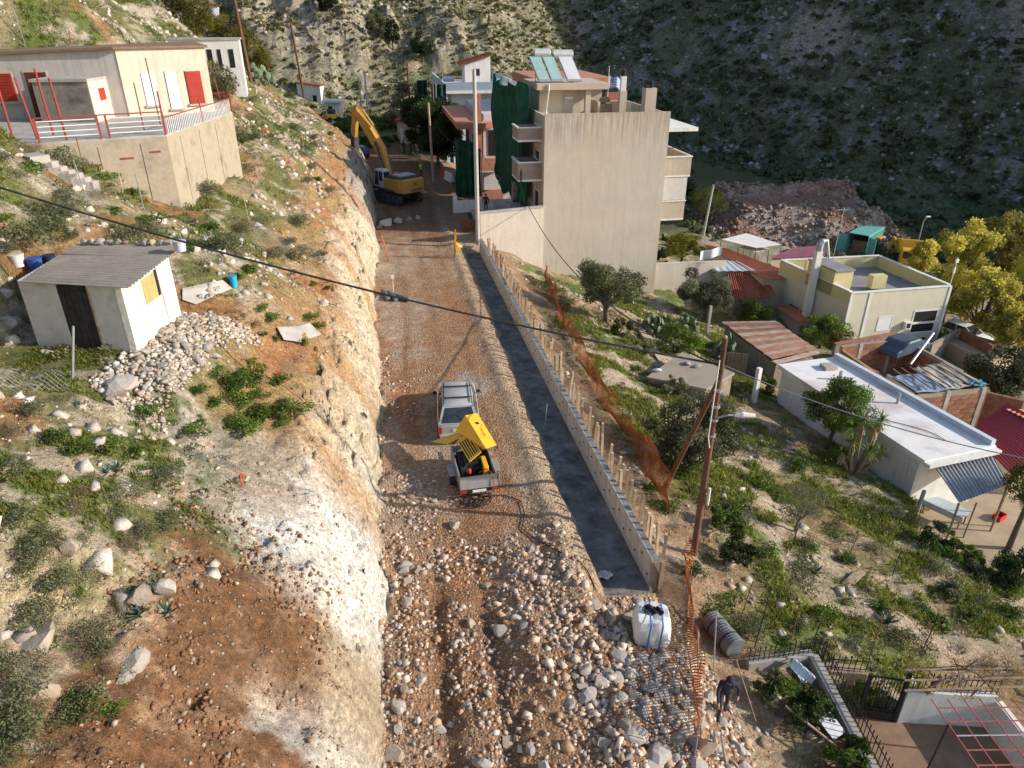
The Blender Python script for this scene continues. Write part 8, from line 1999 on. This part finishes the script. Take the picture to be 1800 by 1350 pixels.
# where rubble lies on the near road: a density over the road plane
def rubble_density(x, y):
    d = smooth(20.6, 18.5, y) * (.35 + .4 * smooth(.1, .5, vnoise(x * .5, y * .35, 301)))
    d += .9 * smooth(1.6, .6, np.hypot((x - 6.3) / 2.0, (y - 12.2) / 3.4))           # heap at the lower right
    d += .75 * smooth(1.3, .6, np.hypot((x - 4.2) / 1.1, (y - 17.6) / 2.6))           # ridge right of the ruts
    d += .8 * smooth(1.4, .5, np.hypot((x - .1) / .9, (y - 22.0) / 3.2))              # stones at the foot of the cut
    d += .45 * smooth(1.2, .4, np.hypot((x - .4) / 1.1, (y - 30.5) / 2.5)) * (vnoise(x, y, 305) > .3)
    d *= 1 - .75 * np.exp(-((x - .55) / .3) ** 2) * (y < 18) - .5 * np.exp(-((x - 1.95) / .3) ** 2) * (y < 17)
    d += .5 * smooth(.55, .1, np.abs(x - road_left(y) - .3)) * (y < 36)
    return np.clip(d, 0, 1) * (x > road_left(y) - .2) * (x < 8.6) * ~((x > 5.4) & (y > 16.2)) * ~((np.abs(x - b0.x) < .75) & (np.abs(y - b0.y) < .7))
cand = []
while len(cand) < 200:
    x, y = random.uniform(-.9, 8.3), random.uniform(7.5, 24)
    big = float(smooth(np.array(1.5), np.array(.4), np.array(math.hypot((x - 6.4) / 1.9, (y - 11.8) / 3.2))))
    if random.random() > float(rubble_density(np.array([x]), np.array([y]))[0]) * (.15 + big): continue
    if any((x - a) ** 2 + (y - b) ** 2 < (.42 * (s + .2)) ** 2 for a, b, s in cand): continue
    s = random.choice((random.uniform(.16, .3), random.uniform(.22, .42), random.uniform(.26, .5))) + .26 * big * random.random() ** 2
    cand.append((x, y, s))
for (x, y, s) in cand:
    if x > 4.6 and y < 15.8: lb, g = 'large pale boulder in the heap at the bottom right of the road', 'boulders in the heap by the netting'
    elif x < 1.2: lb, g = 'broken limestone block at the foot of the cut', 'blocks at the foot of the cut'
    else: lb, g = 'broken limestone block among the rubble in the middle of the near road', 'blocks on the near road'
    boulder(x, y, s, lb, g)
# stone heap below the shed
def heap_z(x, y): return .55 * max(0, 1 - ((x - HC.x) / 1.3) ** 2 - ((y - HC.y) / 2.0) ** 2)
HC = on(285, 625); k = 0; pts_ = []
while k < 75:
    px, py = random.uniform(190, 420), random.uniform(540, 720)
    u = (px - 190) / 230
    lo, hi = 690 - 175 * u, 730 - 110 * u
    if not (lo - 25 < py < hi): continue
    if px < 245 and py < 618 + (245 - px) * .5: continue
    p = on(px, py); boulder(p.x, p.y, random.uniform(.14, .34), 'pale stone in the heap spilling down from the shed', 'stones heaped below the shed', p.z, .05); k += 1
for (px, py, s, lb) in ((212, 690, .75, 'big flat ochre rock at the lower end of the stone heap'), (20, 575, .9, 'large pale rock left of the shed'), (25, 455, .7, 'pale rock behind the white bucket'), (128, 968, .5, 'flat grey stone on the near slope'), (245, 1055, .55, 'pale rectangular stone by the agaves'), (287, 1040, .5, 'pale upright stone right of the agaves'), (800, 925, .45, 'single white boulder on the road behind the trailer'), (712, 1215, .4, 'white oblong stone beside the wheel rut'), (852, 375, 0, ''), (865, 385, 0, '')):
    if s: p = on(px, py); boulder(p.x, p.y, s, lb, None, p.z, .15)
for i, (px, py, s) in enumerate(((680, 395, 1.2), (700, 392, .9), (720, 388, .8), (668, 402, .7), (735, 384, .6))):
    p = on(px, py); boulder(p.x, p.y, s, 'broken rock slab on the ground behind the excavator tracks, ' + ordinal(i + 1) + ' from the left' if False else ['largest', 'second largest', 'middle sized', 'left hand', 'right hand'][i] + ' broken rock in front of the excavator tracks', None, p.z, .2)
for i, (px, py, s) in enumerate(((60, 1125, .8), (45, 1215, .9), (225, 1165, .6))):
    p = on(px, py); boulder(p.x, p.y, s, ['half buried cream rock outcrop at the left edge among dry shrubs', 'lower half buried cream rock outcrop at the left edge', 'half buried cream rock beside the brown spoil'][i], None, p.z, .5, 'rock_outcrop')
for i, q in enumerate(ROCKS_ON_ROOF): boulder(q.x, q.y, random.uniform(.2, .32), 'stone weighing down the shed roof, ' + ordinal(i + 1) + ' from the left', 'stones on the shed roof', q.z - .05, .1)
# uncounted smaller rubble
def scatter(name, label, xs, ys, n, dens, smin, smax, power=2.5, **kw):
    x = rg.uniform(*xs, n); y = rg.uniform(*ys, n)
    ok = rg.random(n) < dens(x, y); x, y = x[ok], y[ok]
    s = smin + (smax - smin) * rg.random(len(x)) ** power
    return stones(name, label, x, y, s, rg, **kw)
scatter('rubble', 'loose pale rubble and stones spread over the near road', (-1.2, 8.6), (7, 36), 74000, lambda x, y: rubble_density(x, y) * np.where(y < 24, .62, .4) * (.25 + .75 * smooth(.3, .6, vnoise(x * 1.1, y * .8, 320))), .03, .24, 3.6, cols=STONE_COLS[[0, 1, 2, 4, 5, 5, 4, 3]] * np.array([1.06, .97, .9]), sink=.38)
def coarse(x, y):
    return np.clip(.95 * smooth(1.5, .5, np.hypot((x - 6.3) / 2.1, (y - 12.0) / 3.6)) + .6 * smooth(1.3, .4, np.hypot((x - 3.9) / 1.3, (y - 16.6) / 3.0)) + .16 * (y < 19), 0, 1) * rubble_density(x, y)
scatter('coarse_rubble', 'pale angular rubble packed between the boulders on the near road', (-1, 8.6), (7, 21), 5200, coarse, .09, .36, 2.6, cols=STONE_COLS[[0, 3, 1, 4, 4, 1]] * np.array([1.08, .98, .90]), sink=.36)
scatter('rubble_fines', 'small brown and pale chips between the rubble stones', (-1.2, 8.6), (7, 25), 17000, lambda x, y: .55 * np.clip(rubble_density(x, y) + .2, 0, 1) * (x > road_left(y)) * (x < 8.2) * ~((x > 5.4) & (y > 16.2)), .015, .06, 1.5, cols=STONE_COLS[[4, 5, 5, 1, 0]] * np.array([1.0, .9, .82]), sink=.2)
scatter('road_gravel', 'fine gravel and clods scattered over the dirt road', (-1.0, 5.9), (8, 58), 26000, lambda x, y: (.05 + .6 * smooth(.55, .75, vnoise(x * .9, y * .5, 302))) * smooth(62, 30, y) * (x > road_left(y) + .05), .025, .085, 2.0, cols=STONE_COLS * np.array([.95, .82, .68]))
scatter('cut_scree', 'small stones lying on the cut face and the soil above', (-8, -1.0), (7, 60), 22000, lambda x, y: .7 * smooth(.45, .75, vnoise(x * .9, y * .9, 303)) * smooth(0, .4, road_left(y) - x) * smooth(5.5, 2.5, road_left(y) - x + 0 * y) * smooth(62, 24, y) * smooth(13.5, 16.5, y), .02, .18, 4.5, cols=STONE_COLS * np.array([1.0, .86, .7]))
scatter('hillside_stones', 'pale limestone stones scattered over the left hillside', (-24, -3), (7, 85), 22000, lambda x, y: .5 * smooth(.42, .6, vnoise(x * .45, y * .45, 304)) * smooth(2.0, 4.5, road_left(y) - x) * ~in_poly(x, y, terr_poly) * ~in_poly(x, y, SHED_POLY), .05, .6, 4.5, cols=STONE_COLS[[0, 1, 3, 1]], sink=.42)
def spoild(x, y):
    d = road_left(y) - x
    return .8 * smooth(5.2, 4.4, d + .8 * fbm(x, y, .3, 3, 330)) * smooth(.5, 1.2, d) * (y < 16) * smooth(.35, .6, vnoise(x * 1.3, y * 1.3, 331))
scatter('soil_clods', 'brown clods and stones in the spoil below the near slope', (-7, -1), (6, 16.5), 20000, spoild, .015, .16, 5.0, cols=np.array([(.20, .105, .055), (.26, .14, .075), (.16, .08, .04), (.22, .12, .065), (.36, .27, .19)]), sink=.3)
scatter('trench_gravel', 'grey gravel specks on the trench floor', (5.8, 7.5), (16.7, 55.5), 3000, lambda x, y: .5 + .5 * (vnoise(x * 2, y * .8, 332) > .5), .02, .08, 3.0, cols=STONE_COLS[[2, 6, 6]] * .8, sink=.2)
def heapd(x, y):
    a, b = on(205, 695), on(400, 560); d = (b - a); L = math.hypot(d.x, d.y); ux, uy = d.x / L, d.y / L
    u = (x - a.x) * ux + (y - a.y) * uy; v = -(x - a.x) * uy + (y - a.y) * ux
    return 1.0 * (u > -.2) * (u < L) * smooth(1.15, .7, np.abs(v + .25)) * ~in_poly(x, y, SHED_POLY)
scatter('stone_heap', 'heap of small pale stones spilling down beside the shed', (-10, -4), (16, 27), 14000, heapd, .06, .22, 2.0, cols=STONE_COLS[[0, 1, 3, 1, 4]], sink=.1, bright=.95)
scatter('slope_stones', 'pale stones scattered over the right slope', (8.2, 27), (9, 56), 12000, lambda x, y: .4 * smooth(.45, .62, vnoise(x * .4, y * .4, 306)) * ~in_poly(x, y, yard_poly) * ~in_poly(x, y, patio_poly), .05, .5, 5.0, cols=STONE_COLS[[0, 1, 4, 1]] * .85, sink=.42)
scatter('dump_rocks', 'excavated rocks heaped on the rubble terrace', (28, 72), (66, 112), 17000, lambda x, y: .85 * (dump_pad(x, y) < 4.6) * np.where(dump_pad(x, y) < -1.2, np.where((y > at(1398, 338, DUMP).y) & (dump_pad(x, y) > -3.2), .8, .03), 1), .2, .8, 3.0, cols=STONE_COLS[[2, 6, 1, 4, 5]], bright=.75)
# distant scrub and rock: a far-off mass
def hill_mask(x, y): return y - 148 + .2 * np.clip(-(x + 5), 0, 60) - .62 * np.clip(x - 24, 0, 200)
def mt_mask(x, y): return (x - 95) * .72 + (y - 90) * .69 - np.clip(x - 150, 0, 400) * .55
def is_mt(x, y): return (mt_mask(x, y) * .86 - 14 > hill_mask(x, y) * .62)
scatter('hill_rocks', 'pale limestone rocks scattered over the sunlit hill', (-60, 75), (140, 205), 26000, lambda x, y: .22 * (hill_mask(x, y) > 0) * ~is_mt(x, y) * (vnoise(x * .25, y * .25, 307) > .35), .3, 1.5, 3.2, cols=np.array([(.36, .32, .25), (.31, .27, .205), (.40, .35, .27)]), sink=.45)
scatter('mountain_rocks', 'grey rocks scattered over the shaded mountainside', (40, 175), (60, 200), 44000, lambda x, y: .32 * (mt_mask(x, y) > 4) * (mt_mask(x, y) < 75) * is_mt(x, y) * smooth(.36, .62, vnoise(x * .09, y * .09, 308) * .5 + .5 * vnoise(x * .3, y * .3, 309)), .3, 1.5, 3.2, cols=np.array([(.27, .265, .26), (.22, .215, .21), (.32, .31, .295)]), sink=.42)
def bushes(name, label, xs, ys, n, dens, smin, smax, m, per=12, lo=.5, hi=1.3, lf=.62, asp=.8):
    x = rg.uniform(*xs, n); y = rg.uniform(*ys, n); ok = rg.random(n) < dens(x, y); x, y = x[ok], y[ok]; k = len(x)
    z = height(x, y); s = smin + (smax - smin) * rg.random(k) ** 2.2
    c = np.repeat(np.stack([x, y, z + s * .22], -1), per, 0); sp = np.repeat(s, per)[:, None]
    d = rg.normal(size=(k * per, 3)); d /= np.linalg.norm(d, axis=1)[:, None]; d[:, 2] = np.abs(d[:, 2]) * .75 - .1
    v = leaf_quads(c + d * sp * .42, sp[:, 0] * lf, asp, .3, rg)
    t = np.repeat(rg.uniform(lo, hi, k), per) * rg.uniform(.75, 1.2, k * per)
    tint = np.repeat(np.stack([t * rg.uniform(.9, 1.15, k * per), t, t * .95], -1), 4, 0)
    o = mesh_np(name, v, np.arange(4 * k * per), np.full(k * per, 4), m, tint=tint)
    return tag(o, label, kind='stuff')
L_SCRUBH = leaf_mat('hill_scrub', (.19, .18, .08), trans=.35); L_SCRUBM = leaf_mat('mountain_scrub', (.085, .105, .05), trans=.2)
bushes('hill_scrub', 'low olive scrub covering the sunlit hill', (-60, 75), (138, 205), 15000, lambda x, y: .55 * (hill_mask(x, y) > -4) * ~is_mt(x, y), .35, 1.5, L_SCRUBH, per=9, lo=.6, hi=1.2)
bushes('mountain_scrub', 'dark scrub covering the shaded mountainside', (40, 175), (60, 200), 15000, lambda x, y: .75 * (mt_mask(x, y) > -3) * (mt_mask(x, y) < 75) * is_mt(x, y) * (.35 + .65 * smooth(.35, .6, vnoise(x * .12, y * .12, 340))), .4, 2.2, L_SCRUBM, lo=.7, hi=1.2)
L_COVER = leaf_mat('ground_cover', (.19, .175, .085), trans=.3)
def lowveg(x, y): return vnoise(x * .55, y * .55, 350) * .6 + .4 * vnoise(x * 1.7, y * 1.7, 351)
bushes('hillside_scrub', 'low dry and olive ground cover over the left hillside', (-26, -2.6), (5.5, 95), 25000, lambda x, y: .5 * smooth(.42, .62, lowveg(x, y)) * (road_left(y) - x > np.where(y < 15.5, 5.0, 3.6) + .8 * fbm(x, y, .4, 2, 352)) * ~in_poly(x, y, terr_poly) * ~in_poly(x, y, SHED_POLY) * (heapd(x, y) < .1), .10, .5, L_COVER, per=22, lo=.55, hi=1.35, lf=.28, asp=.42)
bushes('slope_scrub', 'low olive weeds and dry ground cover over the right slope', (9.6, 27), (10, 56), 16000, lambda x, y: .5 * smooth(.42, .62, lowveg(x, y)) * ~in_poly(x, y, yard_poly) * ~in_poly(x, y, patio_poly) * ~((x > 22) & (y > 24)), .12, .55, L_COVER, per=22, lo=.5, hi=1.35, lf=.28, asp=.42)
bushes('field_scrub', 'green scrub in the fields below the sunlit hill', (-40, 62), (100, 150), 6500, lambda x, y: .6 * (hill_mask(x, y) < 0) * ~is_mt(x, y) * ~((x > 5) & (x < 20) & (y < 122)) * ((vnoise(x * .2, y * .2, 310) > .5) | (x > 24)), .5, 2.0, L_GREEN)
bushes('valley_scrub', 'mixed scrub between the houses on the valley floor', (27, 100), (50, 100), 3500, lambda x, y: .55 * (vnoise(x * .15, y * .15, 311) > .5) * (mt_mask(x, y) < 2) * (dump_pad(x, y) > 2) * ~((x > 29) & (x < 48) & (y < 72)), .5, 1.8, L_OLIVE)
# ------------------------------------------------------------------ people
M_SKIN = mat('skin', (.42, .25, .17), .6, .1, 8, bmp=0)
def person(label, loc, rz, jacket, trousers, hat=None, pose='stand', h=1.75, vest=None, scale=1.0, hair=(.03, .025, .02)):
    """skeleton of joints grown into one continuous skinned body; clothing colours by region"""
    k = h / 1.75
    lean = .0
    J = {'pelvis': (0, 0, .95), 'waist': (0, .02, 1.12), 'chest': (0, .05, 1.33), 'neck': (0, .06, 1.49), 'headb': (0, .08, 1.56), 'head': (0, .10, 1.66), 'nose': (0, .19, 1.64), 'headt': (0, .09, 1.74),
         'shl': (-.19, .05, 1.42), 'ell': (-.27, .04, 1.14), 'wrl': (-.27, .16, .92), 'hdl': (-.26, .20, .83), 'shr': (.19, .05, 1.42), 'elr': (.27, .04, 1.14), 'wrr': (.27, .16, .92), 'hdr': (.26, .20, .83),
         'hil': (-.10, 0, .90), 'knl': (-.11, .04, .50), 'anl': (-.11, 0, .09), 'tol': (-.12, .17, .04), 'hir': (.10, 0, .90), 'knr': (.11, .04, .50), 'anr': (.11, 0, .09), 'tor': (.12, .17, .04)}
    if pose == 'lean':       # bending forward, one foot ahead, right hand on a rod
        for n_, dy, dz in (('waist', .03, 0), ('chest', .09, -.01), ('neck', .14, -.03), ('headb', .16, -.03), ('head', .18, -.03), ('nose', .19, -.04), ('headt', .18, -.03), ('shl', .09, -.02), ('shr', .09, -.02), ('elr', .20, -.03), ('wrr', .28, .02), ('hdr', .30, .02)):
            x, y, z = J[n_]; J[n_] = (x, y + dy, z + dz)
        J['knr'] = (.13, .26, .55); J['anr'] = (.13, .28, .14); J['tor'] = (.14, .45, .10); J['knl'] = (-.12, .0, .5); J['anl'] = (-.13, -.16, .09); J['tol'] = (-.14, .0, .03); J['ell'] = (-.36, .06, 1.12); J['wrl'] = (-.34, .14, .92); J['hdl'] = (-.33, .18, .84)
    Rr = {'pelvis': .145, 'waist': .135, 'chest': .155, 'neck': .058, 'headb': .07, 'head': .098, 'nose': .018, 'headt': .06, 'shl': .078, 'shr': .078, 'ell': .052, 'elr': .052, 'wrl': .038, 'wrr': .038, 'hdl': .042, 'hdr': .042, 'hil': .10, 'hir': .10, 'knl': .066, 'knr': .066, 'anl': .05, 'anr': .05, 'tol': .045, 'tor': .045}
    names = list(J); E = [('pelvis', 'waist'), ('waist', 'chest'), ('chest', 'neck'), ('neck', 'headb'), ('headb', 'head'), ('head', 'headt'), ('head', 'nose'), ('chest', 'shl'), ('shl', 'ell'), ('ell', 'wrl'), ('wrl', 'hdl'), ('chest', 'shr'), ('shr', 'elr'), ('elr', 'wrr'), ('wrr', 'hdr'), ('pelvis', 'hil'), ('hil', 'knl'), ('knl', 'anl'), ('anl', 'tol'), ('pelvis', 'hir'), ('hir', 'knr'), ('knr', 'anr'), ('anr', 'tor')]
    # fingers: four and a thumb on each hand
    for s, sx in (('l', -1), ('r', 1)):
        w = Vector(J['hd' + s])
        for f in range(4):
            a = w + Vector((sx * .01, .012 + (f - 1.5) * .020, -.035)); b = a + Vector((-sx * .012, .004, -.045 + .006 * abs(f - 1.5))); c_ = b + Vector((-sx * .02, .0, -.025))
            for nm, q in (('a', a), ('b', b), ('c', c_)): J[f'f{s}{f}{nm}'] = tuple(q); Rr[f'f{s}{f}{nm}'] = .0095
            E += [('hd' + s, f'f{s}{f}a'), (f'f{s}{f}a', f'f{s}{f}b'), (f'f{s}{f}b', f'f{s}{f}c')]
        a = w + Vector((-sx * .02, .045, .0)); b = a + Vector((-sx * .01, .03, -.03)); J[f't{s}a'] = tuple(a); J[f't{s}b'] = tuple(b); Rr[f't{s}a'] = .011; Rr[f't{s}b'] = .009; E += [('hd' + s, f't{s}a'), (f't{s}a', f't{s}b')]
    names = list(J)
    me = bpy.data.meshes.new('body_skeleton'); me.from_pydata([tuple(c * k for c in J[n_]) for n_ in names], [(names.index(a), names.index(b)) for a, b in E], [])
    ob = bpy.data.objects.new('body_source', me); COL.objects.link(ob)
    md = ob.modifiers.new('Skin', 'SKIN')
    for i, n_ in enumerate(names):
        v = me.skin_vertices[0].data[i]; v.radius = (Rr[n_] * k, Rr[n_] * k * (.82 if n_ in ('chest', 'waist', 'pelvis') else 1)); v.use_root = n_ == 'pelvis'
    ob.modifiers.new('Subdivision', 'SUBSURF').levels = 1
    dg = bpy.context.evaluated_depsgraph_get(); bm_ = bpy.data.meshes.new_from_object(ob.evaluated_get(dg)); bpy.data.objects.remove(ob)
    bm_.name = 'body'; bm_.materials.clear()
    for m in (M_SKIN, jacket, trousers, M_BLACK, vest or jacket): bm_.materials.append(m)
    hc = Vector(J['head']) * k; hl, hr = Vector(J['hdl']) * k, Vector(J['hdr']) * k; wl, wr = Vector(J['wrl']) * k, Vector(J['wrr']) * k
    for p in bm_.polygons:
        c = p.center; p.use_smooth = True
        if (c - hc).length < .17 * k: i = 0
        elif min((c - hl).length, (c - hr).length) < .085 * k or c.z < 0: i = 0
        elif c.z < .11 * k: i = 3
        elif c.z < .92 * k and min((c - wl).length, (c - wr).length) > .10 * k: i = 2
        else: i = 4 if (vest and abs(c.x) < .2 * k) else 1
        p.material_index = i
    root = empty('person', loc, rz, label, 'person')
    o = bpy.data.objects.new('body', bm_); COL.objects.link(o); o.parent = root
    hc = Vector(J['head']) * k
    if hat:
        MB().lathe([(.112, -.02), (.118, .02), (.108, .07), (.07, .115), (.01, .128)], 12).build('hat', hat, root, True).location = hc + Vector((0, -.005, .015))
    else:
        MB().lathe([(.108, -.05), (.114, .02), (.10, .07), (.06, .11), (.01, .12)], 12).build('hair', mat('dark_hair', hair, .8, .2), root, True).location = hc + Vector((0, -.022, .01))
    for sx in (-1, 1):
        MB().lathe([(.004, -.006), (.012, 0), (.004, .006)], 6).build('eye', M_INK, root).location = hc + Vector((sx * .034, .088, .01))
        MB().box((0, 0, 0), (.018, .03, .05)).build('ear', M_SKIN, root, bevel=.006).location = hc + Vector((sx * .10, -.01, 0))
    MB().box((0, 0, 0), (.045, .012, .01)).build('mouth', mat('lips', (.28, .11, .09), .6, .1, bmp=0), root).location = hc + Vector((0, .088, -.05))
    return root
M_NAVY = mat('navy_cloth', (.026, .03, .055), .9, .3, 6.0); M_CHAR = mat('charcoal_cloth', (.045, .045, .048), .9, .3, 6.0); M_HIVIS = mat('hi_vis', (.35, .62, .05), .7, .1, bmp=0); M_ORNG = mat('orange_helmet', (.7, .2, .02), .5, .1, bmp=0); M_BROWNC = mat('brown_cloth', (.10, .07, .05), .9, .2, 5)
p = on(1267, 1252)
person('worker in navy jacket and dark beanie leaning forward on the slope', (p.x, p.y, p.z), R(165), M_NAVY, M_CHAR, M_NAVY, 'lean', 1.68)
p = on(1283, 1215); q = on(1296, 1330); o = MB().tube([(0, 0, 1.3), (.25, -1.1, .05)], .02, 6).build('digging_bar', M_WOODD, loc=p); tag(o, 'long wooden tool handle held by the leaning worker', 'tool')
p = at(741, 313, 0); person('worker in a bright green safety vest and orange helmet', (p.x, p.y, .05), R(150), M_CHAR, M_CHAR, M_ORNG, 'stand', 1.75, M_HIVIS)
p = at(711, 270, 0); person('dark clothed man standing on the far road, left one', (p.x, p.y, .0), R(120), M_CHAR, M_NAVY, None)
p = at(722, 271, 0); person('man in brown beside the dark clothed one on the far road', (p.x, p.y, .0), R(-140), M_BROWNC, M_NAVY, None)
p = at(731, 275, 0); person('man in navy by the dark hedge on the far road', (p.x, p.y, .0), R(200), M_NAVY, M_CHAR, None)
person('dark clothed person at the foot of the apartment steps', (9.25, 66.6, .25), R(170), M_CHAR, M_CHAR, None)
